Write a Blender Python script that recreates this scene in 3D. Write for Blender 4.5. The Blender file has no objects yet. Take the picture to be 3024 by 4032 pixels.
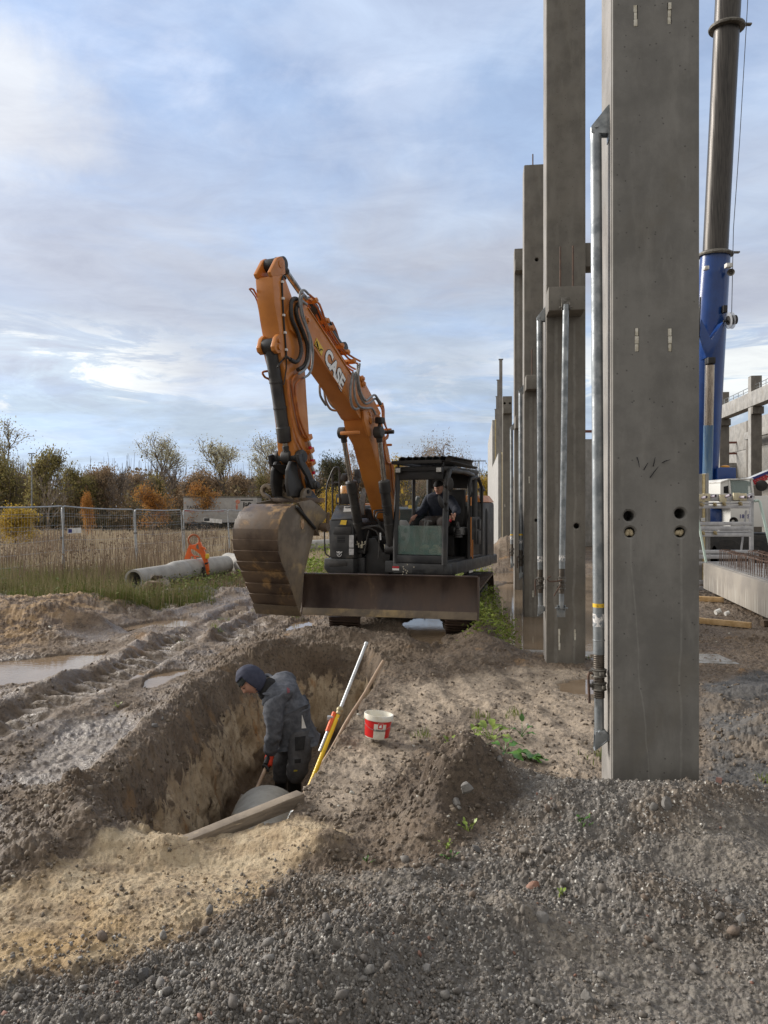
import bpy, bmesh, math, random
import numpy as np
from mathutils import Vector, Matrix
random.seed(7)
scene = bpy.context.scene
COL = scene.collection
# picture geometry: photograph pixels (3024 x 4032), focal length 2914 px, horizon on row 1996
FL, PX, PY, CZ = 2914.0, 1512.0, 1996.0, 1.95

# ---------------------------------------------------------------- camera
cam = bpy.data.cameras.new("camera"); cob = bpy.data.objects.new("camera", cam); COL.objects.link(cob)
cob.location = (0, 0, CZ); cob.rotation_euler = (math.radians(90), 0, 0)
cam.sensor_fit = 'VERTICAL'; cam.sensor_height = 36.0; cam.lens = FL / 4032 * 36.0
cam.shift_y = -20.0 / 4032; cam.clip_start = 0.05; cam.clip_end = 3000
scene.camera = cob
scene.view_settings.view_transform = 'Standard'; scene.view_settings.look = 'None'
scene.view_settings.gamma = 1.0; scene.view_settings.exposure = 1.12
scene.render.resolution_x = 768; scene.render.resolution_y = 1024

# ---------------------------------------------------------------- world: hazy autumn sky with broken cloud
SUN_EL, SUN_AZ = math.radians(24), math.radians(-68)      # azimuth from +Y towards +X
world = bpy.data.worlds.new("World"); scene.world = world; world.use_nodes = True
nt = world.node_tree; nt.nodes.clear()
class NB:
    """tiny node-graph helper"""
    def __init__(s, nt): s.nt = nt
    def n(s, t, **k):
        nd = s.nt.nodes.new(t)
        for a, b in k.items(): setattr(nd, a, b)
        return nd
    def sock(s, inp, v):
        if isinstance(v, bpy.types.NodeSocket): s.nt.links.new(v, inp)
        elif v is not None:
            if hasattr(inp.default_value, '__len__') and not hasattr(v, '__len__'): v = (v,) * len(inp.default_value)
            if hasattr(v, '__len__') and len(inp.default_value) == 4 and len(v) == 3: v = (*v, 1)
            inp.default_value = v
    def math(s, op, a, b=None, c=None, clamp=False):
        nd = s.n('ShaderNodeMath', operation=op, use_clamp=clamp)
        for i, v in enumerate((a, b, c)):
            if v is not None: s.sock(nd.inputs[i], v)
        return nd.outputs[0]
    def vec(s, op, a, b=None):
        nd = s.n('ShaderNodeVectorMath', operation=op)
        s.sock(nd.inputs[0], a)
        if b is not None: s.sock(nd.inputs['Scale'] if op == 'SCALE' else nd.inputs[1], b)
        return nd.outputs['Value'] if op in ('LENGTH', 'DOT_PRODUCT') else nd.outputs[0]
    def mix(s, f, a, b, mode='MIX'):
        nd = s.n('ShaderNodeMix', data_type='RGBA', blend_type=mode)
        s.sock(nd.inputs[0], f); s.sock(nd.inputs[6], a); s.sock(nd.inputs[7], b)
        return nd.outputs[2]
    def noise(s, vec, scale, detail=5, rough=.55, dist=0, lac=2.0, out='Fac'):
        nd = s.n('ShaderNodeTexNoise'); s.sock(nd.inputs['Vector'], vec)
        nd.inputs['Scale'].default_value = scale; nd.inputs['Detail'].default_value = detail
        nd.inputs['Roughness'].default_value = rough; nd.inputs['Distortion'].default_value = dist
        nd.inputs['Lacunarity'].default_value = lac
        return nd.outputs[out]
    def voro(s, vec, scale, feature='F1', out='Distance', rnd=1.0):
        nd = s.n('ShaderNodeTexVoronoi', feature=feature); s.sock(nd.inputs['Vector'], vec)
        nd.inputs['Scale'].default_value = scale; nd.inputs['Randomness'].default_value = rnd
        return nd.outputs[out]
    def rng(s, v, a, b, c=0.0, d=1.0, smooth=True):
        nd = s.n('ShaderNodeMapRange', clamp=True)
        if smooth: nd.interpolation_type = 'SMOOTHSTEP'
        s.sock(nd.inputs[0], v)
        for i, x in enumerate((a, b, c, d)): s.sock(nd.inputs[i + 1], x)
        return nd.outputs[0]
    def sep(s, v):
        nd = s.n('ShaderNodeSeparateXYZ'); s.sock(nd.inputs[0], v); return nd.outputs
    def comb(s, x, y, z):
        nd = s.n('ShaderNodeCombineXYZ')
        for i, v in enumerate((x, y, z)): s.sock(nd.inputs[i], v)
        return nd.outputs[0]
    def map(s, v, scale=(1, 1, 1), loc=(0, 0, 0), rot=(0, 0, 0)):
        nd = s.n('ShaderNodeMapping'); s.sock(nd.inputs[0], v)
        nd.inputs['Scale'].default_value = scale; nd.inputs['Location'].default_value = loc
        nd.inputs['Rotation'].default_value = rot
        return nd.outputs[0]
B = NB(nt)
d = B.n('ShaderNodeTexCoord').outputs['Generated']
dx, dy, dz = B.sep(d)
zc = B.math('MAXIMUM', dz, 0.0)
el = B.math('ARCSINE', zc)                                # elevation in radians
az = B.math('ARCTAN2', dx, dy)
inv = B.math('DIVIDE', 1.0, B.math('ADD', zc, 0.16))
pl = B.comb(B.math('MULTIPLY', dx, inv), B.math('MULTIPLY', dy, inv), 0.0)
sky = B.n('ShaderNodeTexSky', sky_type='NISHITA', sun_disc=False, sun_elevation=SUN_EL, sun_rotation=SUN_AZ)
sky.air_density = 1.0; sky.dust_density = 0.6; sky.ozone_density = 2.0
blue = B.mix(0.42, sky.outputs[0], (3.7, 4.85, 7.4))
blue = B.mix(B.rng(el, 0.0, 0.75, 0.8, 0.25), blue, (4.0, 5.0, 6.7))
grey = B.mix(B.rng(el, 0.08, 0.5), (3.6, 4.25, 5.0), (4.3, 5.1, 6.6))
n1 = B.noise(B.map(pl, (1, 1, 1), (3.1, 1.7, 0)), 1.15, 7, .56, .5)
n2 = B.noise(B.map(pl, (.6, 1.3, 1), (8.3, 4.1, 0), (0, 0, .5)), 2.6, 6, .6, .3)
cover = B.rng(B.math('ADD', n1, B.math('MULTIPLY', B.math('SUBTRACT', n2, .5), .35)), .40, .60)
c1 = B.mix(B.math('MULTIPLY', cover, 0.85), blue, grey)
# thin bright veils high up
veil = B.rng(B.noise(B.map(pl, (1, .7, 1), (1.3, 9.2, 0), (0, 0, .8)), 1.7, 8, .62, .8), .50, .72)
c2 = B.mix(B.math('MULTIPLY', veil, B.rng(el, .22, .6, .25, .55)), c1, (6.3, 6.7, 7.7))
# darker grey belt of stratus in the middle heights
belt = B.math('MULTIPLY', B.rng(el, .10, .20), B.rng(el, .52, .30))
bn = B.rng(B.noise(B.comb(B.math('MULTIPLY', az, 1.0), B.math('MULTIPLY', el, 3.2), 4.4), 1.9, 6, .55, .6), .36, .62)
c3 = B.mix(B.math('MULTIPLY', B.math('MULTIPLY', belt, bn), .92), c2, (4.0, 4.25, 4.95))
# bright gap under the belt near the horizon, broken by grey streaks
gn = B.noise(B.comb(B.math('MULTIPLY', az, 1.0), B.math('MULTIPLY', el, 4.5), 1.35), 5.2, 10, .66, .8)
gap = B.math('MULTIPLY', B.rng(el, .085, .14), B.rng(el, .25, .17))
side = B.math('ADD', B.rng(az, -.22, -.38), B.rng(az, .10, .24), clamp=True)
gm = B.math('MULTIPLY', B.math('MULTIPLY', gap, B.rng(B.math('ADD', gn, B.math('MULTIPLY', B.math('SUBTRACT', B.noise(B.comb(az, B.math('MULTIPLY', el, 3), 2.2), 2.1, 4, .5), .5), .6)), .50, .60)), B.math('ADD', B.math('MULTIPLY', side, .8), .2))
c4 = B.mix(gm, c3, (7.6, 7.4, 7.0))
c4 = B.mix(B.math('MULTIPLY', B.math('MULTIPLY', gap, B.rng(gn, .40, .50)), B.math('MULTIPLY', side, .32)), c4, (5.0, 6.2, 7.2))
# one brighter cloud on the left
bx = B.math('DIVIDE', B.math('ADD', az, .50), .16); by = B.math('DIVIDE', B.math('SUBTRACT', el, .455), .085)
bc = B.math('ADD', B.math('MULTIPLY', bx, bx), B.math('MULTIPLY', by, by))
bc = B.math('ADD', bc, B.math('MULTIPLY', B.math('SUBTRACT', B.noise(d, 7, 6, .6), .5), 2.6))
c5 = B.mix(B.rng(bc, 1.5, .1, 0, .8), c4, (5.9, 6.0, 6.2))
# the clouds are brighter where the hidden sun stands (left)
glow = B.rng(B.math('ABSOLUTE', B.math('SUBTRACT', az, SUN_AZ)), 1.3, .0, 1.0, 1.38)
glow = B.mix(1.0, B.comb(glow, glow, glow), (1, 1, 1), 'MULTIPLY')
c6 = B.mix(1.0, c5, glow, 'MULTIPLY')
warm = B.math("MAXIMUM", B.rng(dy, .35, -.15), B.rng(el, .72, 1.1))  # unseen sky behind and overhead: warm brightness added to light the front faces
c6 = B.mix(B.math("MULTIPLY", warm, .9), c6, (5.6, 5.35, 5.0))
fine = B.math('ADD', B.math('MULTIPLY', B.math('SUBTRACT', B.noise(B.map(pl, (.8, 1.2, 1), (2, 5, 0)), 5.5, 8, .64, .6), .5), .42), 1.0)
big = B.math('ADD', B.math('MULTIPLY', B.math('SUBTRACT', B.noise(B.comb(B.math('MULTIPLY', az, .8), B.math('MULTIPLY', el, 2.2), 8.1), 3.1, 7, .6, .7), .5), .45), 1.0)
fb = B.math('MULTIPLY', B.math('MULTIPLY', fine, big), 0.83); c6 = B.mix(1.0, c6, B.comb(fb, fb, B.math('ADD', B.math('MULTIPLY', fb, .82), .15)), 'MULTIPLY')
c7 = B.mix(B.rng(dz, 0.0, -.05), c6, (1.2, 1.1, 1.0))
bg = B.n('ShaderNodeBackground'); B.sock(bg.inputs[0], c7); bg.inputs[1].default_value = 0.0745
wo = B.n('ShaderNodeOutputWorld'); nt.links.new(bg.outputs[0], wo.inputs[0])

sl = bpy.data.lights.new("sun", 'SUN'); sl.energy = 2.3; sl.angle = math.radians(28); sl.color = (1, .93, .84)
so = bpy.data.objects.new("sun", sl); COL.objects.link(so)
sdir = Vector((math.sin(SUN_AZ) * math.cos(SUN_EL), math.cos(SUN_AZ) * math.cos(SUN_EL), math.sin(SUN_EL)))
so.rotation_euler = sdir.to_track_quat('Z', 'Y').to_euler(); so.location = sdir * 30 + Vector((0, 10, 0))

# ---------------------------------------------------------------- helpers
def S(x, y, Y):            # photograph pixel -> point at depth Y
    return Vector(((x - PX) / FL * Y, Y, CZ - (y - PY) / FL * Y))
def G(x, y, z=0.0):        # photograph pixel -> point on the level z
    Y = (CZ - z) * FL / (y - PY); return Vector(((x - PX) / FL * Y, Y, z))
ROOT = {}
class Fr:
    """a level local frame (origin c, turned rz); converts sight lines to its own planes"""
    def __init__(s, c, rz):
        s.M = Matrix.Translation(c) @ Matrix.Rotation(rz, 4, 'Z'); s.I = s.M.inverted()
    def ray(s, x, y):
        o = s.I @ Vector((0, 0, CZ)); t = s.I @ S(x, y, 1.0); return o, t - o
    def X(s, x, y, lx): o, r = s.ray(x, y); t = (lx - o.x) / r.x; return o + r * t
    def Y(s, x, y, ly): o, r = s.ray(x, y); t = (ly - o.y) / r.y; return o + r * t
    def Z(s, x, y, lz): o, r = s.ray(x, y); t = (lz - o.z) / r.z; return o + r * t
def V(*a): return Vector(a)
class MB:
    """collects shapes; build() links them as ONE mesh object"""
    def __init__(s): s.v = []; s.f = []
    def add(s, vs, fs):
        b = len(s.v); s.v += [Vector(p) for p in vs]; s.f += [tuple(i + b for i in f) for f in fs]; return s
    def box(s, c, sz, R=None):
        c = Vector(c); x, y, z = (q / 2 for q in sz)
        vs = [V(i * x, j * y, k * z) for k in (-1, 1) for j in (-1, 1) for i in (-1, 1)]
        if R is not None: vs = [R @ v for v in vs]
        return s.add([c + v for v in vs], [(0, 2, 3, 1), (4, 5, 7, 6), (0, 1, 5, 4), (2, 6, 7, 3), (0, 4, 6, 2), (1, 3, 7, 5)])
    def bb(s, a, b):       # box by two corners
        a = Vector(a); b = Vector(b); return s.box((a + b) / 2, tuple(abs(q) for q in (b - a)))
    def prism(s, pts, off):
        pts = [Vector(p) for p in pts]; off = Vector(off); n = len(pts)
        return s.add(pts + [p + off for p in pts], [tuple(range(n))[::-1], tuple(range(n, 2 * n))] + [(i, (i + 1) % n, n + (i + 1) % n, n + i) for i in range(n)])
    def loft(s, A, Bp):    # two polygons of equal count
        n = len(A); return s.add(list(A) + list(Bp), [tuple(range(n))[::-1], tuple(range(n, 2 * n))] + [(i, (i + 1) % n, n + (i + 1) % n, n + i) for i in range(n)])
    def tube(s, pts, r, n=8, cap=True, flat=None):
        pts = [Vector(p) for p in pts]; m = len(pts); rs = r if hasattr(r, '__len__') else [r] * m
        up = None; rings = []
        for i, p in enumerate(pts):
            t = (pts[min(i + 1, m - 1)] - pts[max(i - 1, 0)])
            t = t.normalized() if t.length > 1e-9 else V(0, 0, 1)
            if up is None:
                up = V(0, 0, 1) if abs(t.z) < .9 else V(1, 0, 0)
            u = (up - t * up.dot(t)).normalized(); w = t.cross(u); up = u
            rings.append([p + (u * math.cos(a) + w * math.sin(a) * (flat or 1)) * rs[i] for a in [2 * math.pi * k / n for k in range(n)]])
        vs = [v for R in rings for v in R]; fs = []
        for i in range(m - 1):
            for k in range(n):
                a = i * n + k; b = i * n + (k + 1) % n; fs.append((a, b, b + n, a + n))
        if cap: fs += [tuple(range(n))[::-1], tuple((m - 1) * n + k for k in range(n))]
        return s.add(vs, fs)
    def lathe(s, p0, p1, prof, n=16, cap=True):   # prof: (t along p0->p1 in metres, radius)
        p0 = Vector(p0); ax = (Vector(p1) - p0).normalized()
        u = V(0, 0, 1) if abs(ax.z) < .9 else V(1, 0, 0); u = (u - ax * u.dot(ax)).normalized(); w = ax.cross(u)
        vs = []; fs = []
        for t, r in prof: vs += [p0 + ax * t + (u * math.cos(a) + w * math.sin(a)) * r for a in [2 * math.pi * k / n for k in range(n)]]
        m = len(prof)
        for i in range(m - 1):
            for k in range(n):
                a = i * n + k; b = i * n + (k + 1) % n; fs.append((a, b, b + n, a + n))
        if cap: fs += [tuple(range(n))[::-1], tuple((m - 1) * n + k for k in range(n))]
        return s.add(vs, fs)
    def cyl(s, p0, p1, r, n=14): return s.lathe(p0, p1, [(0, r), ((Vector(p1) - Vector(p0)).length, r)], n)
    def ell(s, c, rx, ry, rz, n=12, m=8, R=None):
        c = Vector(c); vs = [V(0, 0, rz)]
        for i in range(1, m):
            a = math.pi * i / m
            vs += [V(rx * math.sin(a) * math.cos(2 * math.pi * k / n), ry * math.sin(a) * math.sin(2 * math.pi * k / n), rz * math.cos(a)) for k in range(n)]
        vs.append(V(0, 0, -rz)); fs = []
        for k in range(n):
            fs.append((0, 1 + k, 1 + (k + 1) % n)); L = 1 + (m - 2) * n; fs.append((L + (k + 1) % n, L + k, len(vs) - 1))
        for i in range(m - 2):
            for k in range(n):
                a = 1 + i * n + k; b = 1 + i * n + (k + 1) % n; fs.append((a, a + n, b + n, b))
        if R is not None: vs = [R @ v for v in vs]
        return s.add([c + v for v in vs], fs)
    def build(s, name, mat, parent=None, world=False, bevel=0, smooth=35, seg=2, M=None):
        vs = s.v
        if M is not None: vs = [M @ v for v in vs]
        if world and parent is not None: I = ROOT[parent.name].inverted(); vs = [I @ v for v in vs]
        me = bpy.data.meshes.new(name); me.from_pydata([tuple(v) for v in vs], [], s.f); me.validate()
        bm = bmesh.new(); bm.from_mesh(me)
        bmesh.ops.recalc_face_normals(bm, faces=bm.faces)
        if bevel:
            es = [e for e in bm.edges if len(e.link_faces) == 2 and e.calc_face_angle(0) > .5]
            bmesh.ops.bevel(bm, geom=es, offset=bevel, segments=seg, affect='EDGES', profile=.6, clamp_overlap=True)
        bm.to_mesh(me); bm.free()
        if smooth: me.shade_smooth(); me.set_sharp_from_angle(angle=math.radians(smooth))
        o = bpy.data.objects.new(name, me); COL.objects.link(o)
        if mat: me.materials.append(mat)
        if parent is not None: o.parent = parent; ROOT[o.name] = ROOT[parent.name]
        else: ROOT[o.name] = Matrix()
        return o
def tag(o, label=None, cat=None, group=None, kind=None):
    if label: o['label'] = label
    if cat: o['category'] = cat
    if group: o['group'] = group
    if kind: o['kind'] = kind
    return o
def thing(name, label, cat, loc=(0, 0, 0), rz=0, group=None):
    o = bpy.data.objects.new(name, None); COL.objects.link(o); o.location = loc; o.rotation_euler = (0, 0, rz)
    o.empty_display_size = .2
    ROOT[o.name] = Matrix.Translation(loc) @ Matrix.Rotation(rz, 4, 'Z')
    return tag(o, label, cat, group)
def dup(o, parent=None, loc=None, rz=None, label=None, group=None, scale=None):
    c = o.copy(); COL.objects.link(c)
    if parent is not None: c.parent = parent
    if loc is not None: c.location = loc
    if rz is not None: c.rotation_euler = (0, 0, rz)
    if scale is not None: c.scale = scale
    if label: c['label'] = label
    if group: c['group'] = group
    for ch in list(o.children): dup(ch, c)
    return c
def text_mesh(txt, size, depth=.002, bold=.0, align='CENTER'):
    """lettering as a mesh in the XY plane, returned as (verts, faces)"""
    cu = bpy.data.curves.new('t', 'FONT'); cu.body = txt; cu.size = size; cu.extrude = depth; cu.offset = bold
    cu.align_x = align; cu.align_y = 'CENTER'; cu.resolution_u = 3
    ob = bpy.data.objects.new('t', cu); COL.objects.link(ob)
    dg = bpy.context.evaluated_depsgraph_get(); dg.update(); me = bpy.data.meshes.new_from_object(ob.evaluated_get(dg))
    vs = [v.co.copy() for v in me.vertices]; fs = [tuple(p.vertices) for p in me.polygons]
    bpy.data.objects.remove(ob); bpy.data.curves.remove(cu); bpy.data.meshes.remove(me)
    return vs, fs
def plane_mat(o, ex, ey):  # matrix taking XY plane to origin o with axes ex, ey
    ex = Vector(ex).normalized(); ey = Vector(ey); ey = (ey - ex * ey.dot(ex)).normalized(); ez = ex.cross(ey)
    return Matrix(((ex.x, ey.x, ez.x, o[0]), (ex.y, ey.y, ez.y, o[1]), (ex.z, ey.z, ez.z, o[2]), (0, 0, 0, 1)))
def lettering(mb, txt, size, o, ex, ey, depth=.003, bold=0, align='CENTER', sx=1.0):
    vs, fs = text_mesh(txt, size, depth, bold, align); M = plane_mat(o, ex, ey)
    mb.add([M @ V(v.x * sx, v.y, v.z) for v in vs], fs)
    return mb

# ---------------------------------------------------------------- materials
def mat(name, c1, c2=None, scale=4, rough=.6, rough2=None, metal=0, bump=0, bscale=None, lo=.35, hi=.65, c3=None, s3=1.3, t3=(.55, .7),
        stretch=None, coat=0, detail=6, alpha=1, trans=0, ior=1.45, spec=.5, world=False, bdist=.01, emit=0):
    m = bpy.data.materials.new(name); m.use_nodes = True; t = m.node_tree; t.nodes.clear(); b = NB(t)
    p = b.n('ShaderNodeBsdfPrincipled'); o = b.n('ShaderNodeOutputMaterial'); t.links.new(p.outputs[0], o.inputs[0])
    if world: co = b.n('ShaderNodeNewGeometry').outputs['Position']
    else: co = b.n('ShaderNodeTexCoord').outputs['Object']
    if stretch: co = b.map(co, stretch)
    col = c1
    if c2 is not None:
        nf = b.rng(b.noise(co, scale, detail, .6), lo, hi); col = b.mix(nf, c1, c2)
        if rough2 is not None: b.sock(p.inputs['Roughness'], b.rng(nf, 0, 1, rough, rough2))
        else: p.inputs['Roughness'].default_value = rough
    else:
        p.inputs['Roughness'].default_value = rough
    if c3 is not None: col = b.mix(b.rng(b.noise(co, s3, 7, .65, .3), t3[0], t3[1]), col, c3)
    b.sock(p.inputs['Base Color'], col)
    p.inputs['Metallic'].default_value = metal; p.inputs['Coat Weight'].default_value = coat
    p.inputs['Alpha'].default_value = alpha; p.inputs['Transmission Weight'].default_value = trans; p.inputs['IOR'].default_value = ior
    p.inputs['Specular IOR Level'].default_value = spec
    if bump:
        bn = b.n('ShaderNodeBump'); bn.inputs['Strength'].default_value = bump; bn.inputs['Distance'].default_value = bdist
        b.sock(bn.inputs['Height'], b.noise(co, bscale or scale * 4, 6, .65)); t.links.new(bn.outputs[0], p.inputs['Normal'])
    return m
# ---------------------------------------------------------------- ground
def _h(ix, iy, iz, seed):
    n = (ix.astype(np.int64) * 374761393 + iy.astype(np.int64) * 668265263 + np.asarray(iz).astype(np.int64) * 2147483647 + seed * 974634777) & 0xffffffff
    n = ((n ^ (n >> 13)) * 1274126177) & 0xffffffff
    n = ((n ^ (n >> 15)) * 2246822519) & 0xffffffff
    return (n ^ (n >> 16)) & 0xffffffff
def pn(x, y, seed=0):      # 2-D gradient noise, about -1..1
    ix = np.floor(x); iy = np.floor(y); fx = x - ix; fy = y - iy
    u = fx * fx * fx * (fx * (fx * 6 - 15) + 10); v = fy * fy * fy * (fy * (fy * 6 - 15) + 10)
    def g(a, b):
        an = _h(ix + a, iy + b, 0, seed) * (2 * math.pi / 4294967296.0); return np.cos(an) * (fx - a) + np.sin(an) * (fy - b)
    n0 = g(0, 0) * (1 - u) + g(1, 0) * u; n1 = g(0, 1) * (1 - u) + g(1, 1) * u
    return (n0 * (1 - v) + n1 * v) * 1.5
def vn3(x, y, z, seed=0):  # 3-D value noise -1..1
    ix = np.floor(x); iy = np.floor(y); iz = np.floor(z)
    f = [x - ix, y - iy, z - iz]; f = [q * q * (3 - 2 * q) for q in f]; r = 0
    for a in (0, 1):
        for b in (0, 1):
            for c in (0, 1):
                w = (f[0] if a else 1 - f[0]) * (f[1] if b else 1 - f[1]) * (f[2] if c else 1 - f[2])
                r = r + w * (_h(ix + a, iy + b, iz + c, seed) / 4294967296.0)
    return r * 2 - 1
def fbm(x, y, sc, octv, seed=0, gain=.5):
    r = 0; a = 1; t = 0
    for i in range(octv):
        r = r + a * pn(x * sc + 13.7 * i, y * sc - 7.3 * i, seed + i); t += a; a *= gain; sc *= 2.03
    return r / t
def clods(x, y, sc, seed=0, keep=.6):   # rounded lumps scattered in a jittered grid: 0..1 heights
    x = x * sc; y = y * sc; ix = np.floor(x); iy = np.floor(y); r = np.zeros_like(x)
    for a in (-1, 0, 1):
        for b in (-1, 0, 1):
            h = _h(ix + a, iy + b, 0, seed); jx = (h & 1023) / 1023.; jy = ((h >> 10) & 1023) / 1023.; s = ((h >> 20) & 1023) / 1023.
            rad = .25 + .5 * s; dd = ((x - ix - a - jx) ** 2 + (y - iy - b - jy) ** 2) / (rad * rad)
            q = ((h >> 5) & 255) / 255. < keep
            r = np.maximum(r, np.where(q, np.sqrt(np.clip(1 - dd, 0, 1)) * rad, 0))
    return r
def ss(x, a, b):
    t = np.clip((x - a) / (b - a), 0, 1); return t * t * (3 - 2 * t)
def sdp(x, y, P):          # signed distance to polygon, positive inside
    P = np.array(P, float); dmin = np.full(x.shape, 1e9); ins = np.zeros(x.shape, bool); n = len(P)
    for i in range(n):
        ax, ay = P[i]; bx, by = P[(i + 1) % n]; ex, ey = bx - ax, by - ay
        t = np.clip(((x - ax) * ex + (y - ay) * ey) / (ex * ex + ey * ey + 1e-12), 0, 1)
        dmin = np.minimum(dmin, (x - ax - ex * t) ** 2 + (y - ay - ey * t) ** 2)
        c = ((ay > y) != (by > y)) & (x < (bx - ax) * (y - ay) / (by - ay + 1e-12) + ax); ins ^= c
    dd = np.sqrt(dmin); return np.where(ins, dd, -dd)
def dline(x, y, P):        # distance to polyline
    dmin = np.full(x.shape, 1e9)
    for (ax, ay), (bx, by) in zip(P[:-1], P[1:]):
        ex, ey = bx - ax, by - ay; t = np.clip(((x - ax) * ex + (y - ay) * ey) / (ex * ex + ey * ey), 0, 1)
        dmin = np.minimum(dmin, (x - ax - ex * t) ** 2 + (y - ay - ey * t) ** 2)
    return np.sqrt(dmin)
def gp(L, z=0.0):          # polygon given in photograph pixels/1.8228 (the 1659 px wide view)
    return [tuple(G(a * 1.8228, b * 1.8228, z)[:2]) for a, b in L]
RIM = [(-1.62, 4.42), (-1.80, 4.75), (-1.90, 5.2), (-1.88, 6.2), (-1.86, 8.1), (-1.55, 9.5), (-1.1, 10.0), (-.2, 9.95), (.05, 9.2), (-.12, 7.9), (-.2, 7.2), (-.42, 5.9), (-.55, 5.0), (-.62, 4.6), (-.9, 4.42), (-1.3, 4.36)]
FLOOR = [(-1.48, 5.0), (-1.52, 5.6), (-1.47, 7.1), (-1.40, 8.2), (-1.05, 9.3), (-.75, 9.55), (-.3, 9.5), (-.22, 9.1), (-.42, 8), (-.55, 7.2), (-.68, 6), (-.75, 5.0), (-1.1, 4.8)]
TD = 1.12
PUD = [  # (polygon in view pixels, water level)
    ([(-60, 1428), (60, 1418), (150, 1408), (214, 1406), (232, 1404), (205, 1428), (150, 1448), (60, 1470), (-60, 1480)], -.045),
    ([(312, 1466), (335, 1450), (372, 1443), (402, 1440), (412, 1442), (392, 1454), (366, 1464), (335, 1478), (312, 1480)], -.045),
    ([(258, 1526), (278, 1519), (272, 1530), (262, 1533)], -.03),
    ([(280, 1362), (330, 1348), (395, 1352), (420, 1340), (400, 1332), (330, 1338), (262, 1352)], -.045),
    ([(1092, 1402), (1084, 1375), (1076, 1330), (1080, 1285), (1075, 1262), (1110, 1250), (1200, 1240), (1420, 1238), (1480, 1262), (1440, 1330), (1400, 1404), (1300, 1409), (1200, 1409)], -.055),
    ([(945, 1392), (915, 1388), (892, 1370), (868, 1342), (900, 1328), (950, 1325), (960, 1350), (958, 1380)], -.05),
    ([(615, 1352), (640, 1340), (672, 1336), (676, 1348), (650, 1364), (618, 1366)], -.04),
    ([(1205, 1474), (1240, 1464), (1330, 1462), (1330, 1490), (1285, 1494), (1222, 1488)], -.03),
    ([(1040, 1246), (1060, 1236), (1115, 1234), (1130, 1246), (1110, 1253), (1060, 1254)], -.04),
]
PUDW = [(gp(P), z) for P, z in PUD]
PAD = [(1.55, 9.5), (4.4, 9.15), (4.4, 9.75), (1.6, 10.1)]
SAND = gp([(-200, 1985), (60, 1925), (140, 1880), (215, 1830), (300, 1800), (420, 1800), (520, 1790), (640, 1760), (715, 1775), (740, 1810), (700, 1860), (600, 1890), (545, 1950), (470, 1995), (360, 2060), (150, 2105), (-200, 2130)])
GRAV = gp([(-300, 2130), (150, 2105), (340, 2065), (470, 1998), (560, 1930), (640, 1888), (760, 1898), (880, 1905), (1000, 1885), (1062, 1800), (1092, 1735), (1150, 1692), (1310, 1690), (1520, 1700), (1600, 1740), (1800, 1760), (2600, 2000), (2600, 2900), (1659, 2900), (-300, 2900)])
WETF = gp([(10, 1680), (80, 1615), (150, 1560), (260, 1530), (300, 1560), (250, 1625), (190, 1690), (165, 1710), (60, 1705)])
PATH = gp([(860, 1480), (1150, 1440), (1290, 1450), (1300, 1700), (1180, 1690), (1100, 1660), (960, 1560), (800, 1720), (740, 1780), (680, 1740), (720, 1640), (800, 1540)])
SLATE = gp([(1512, 1480), (1700, 1440), (2200, 1440), (2200, 1760), (1640, 1740), (1512, 1700)])
RUT1 = [(-3.75, 5.0), (-3.4, 6.6), (-3.05, 9.0), (-2.9, 11.5), (-2.8, 13.5), (-2.4, 16.5), (-1.9, 20)]
RUT2 = [(-4.4, 13.0), (-4.0, 15.5), (-3.6, 18), (-3.0, 22)]
RUT3 = [(-2.2, 10.9), (-2.0, 12.5), (-1.5, 16), (-1.0, 21)]
BERM = [(-4.3, 5.6), (-3.85, 7.0), (-3.55, 8.6), (-3.45, 10.2)]
DRAG = [[(1.25, 4.9), (.95, 6.2), (.75, 8.0), (.62, 9.6)], [(.62, 5.0), (.42, 6.2), (.28, 7.8), (.3, 9.2)], [(1.9, 5.3), (1.6, 7.0), (1.5, 8.8)]]
SWATH = gp([(1130, 2090), (1000, 2010), (880, 1985), (800, 1945), (700, 1900), (800, 1905), (930, 1950), (1100, 1985), (1300, 2030), (1500, 2050), (1659, 2100), (2000, 2200), (2000, 2400), (1400, 2400), (1250, 2200)]); SWATH2 = gp([(1380, 1900), (1500, 1850), (1700, 1800), (1900, 1900), (1700, 1960), (1480, 1960)])
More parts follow.
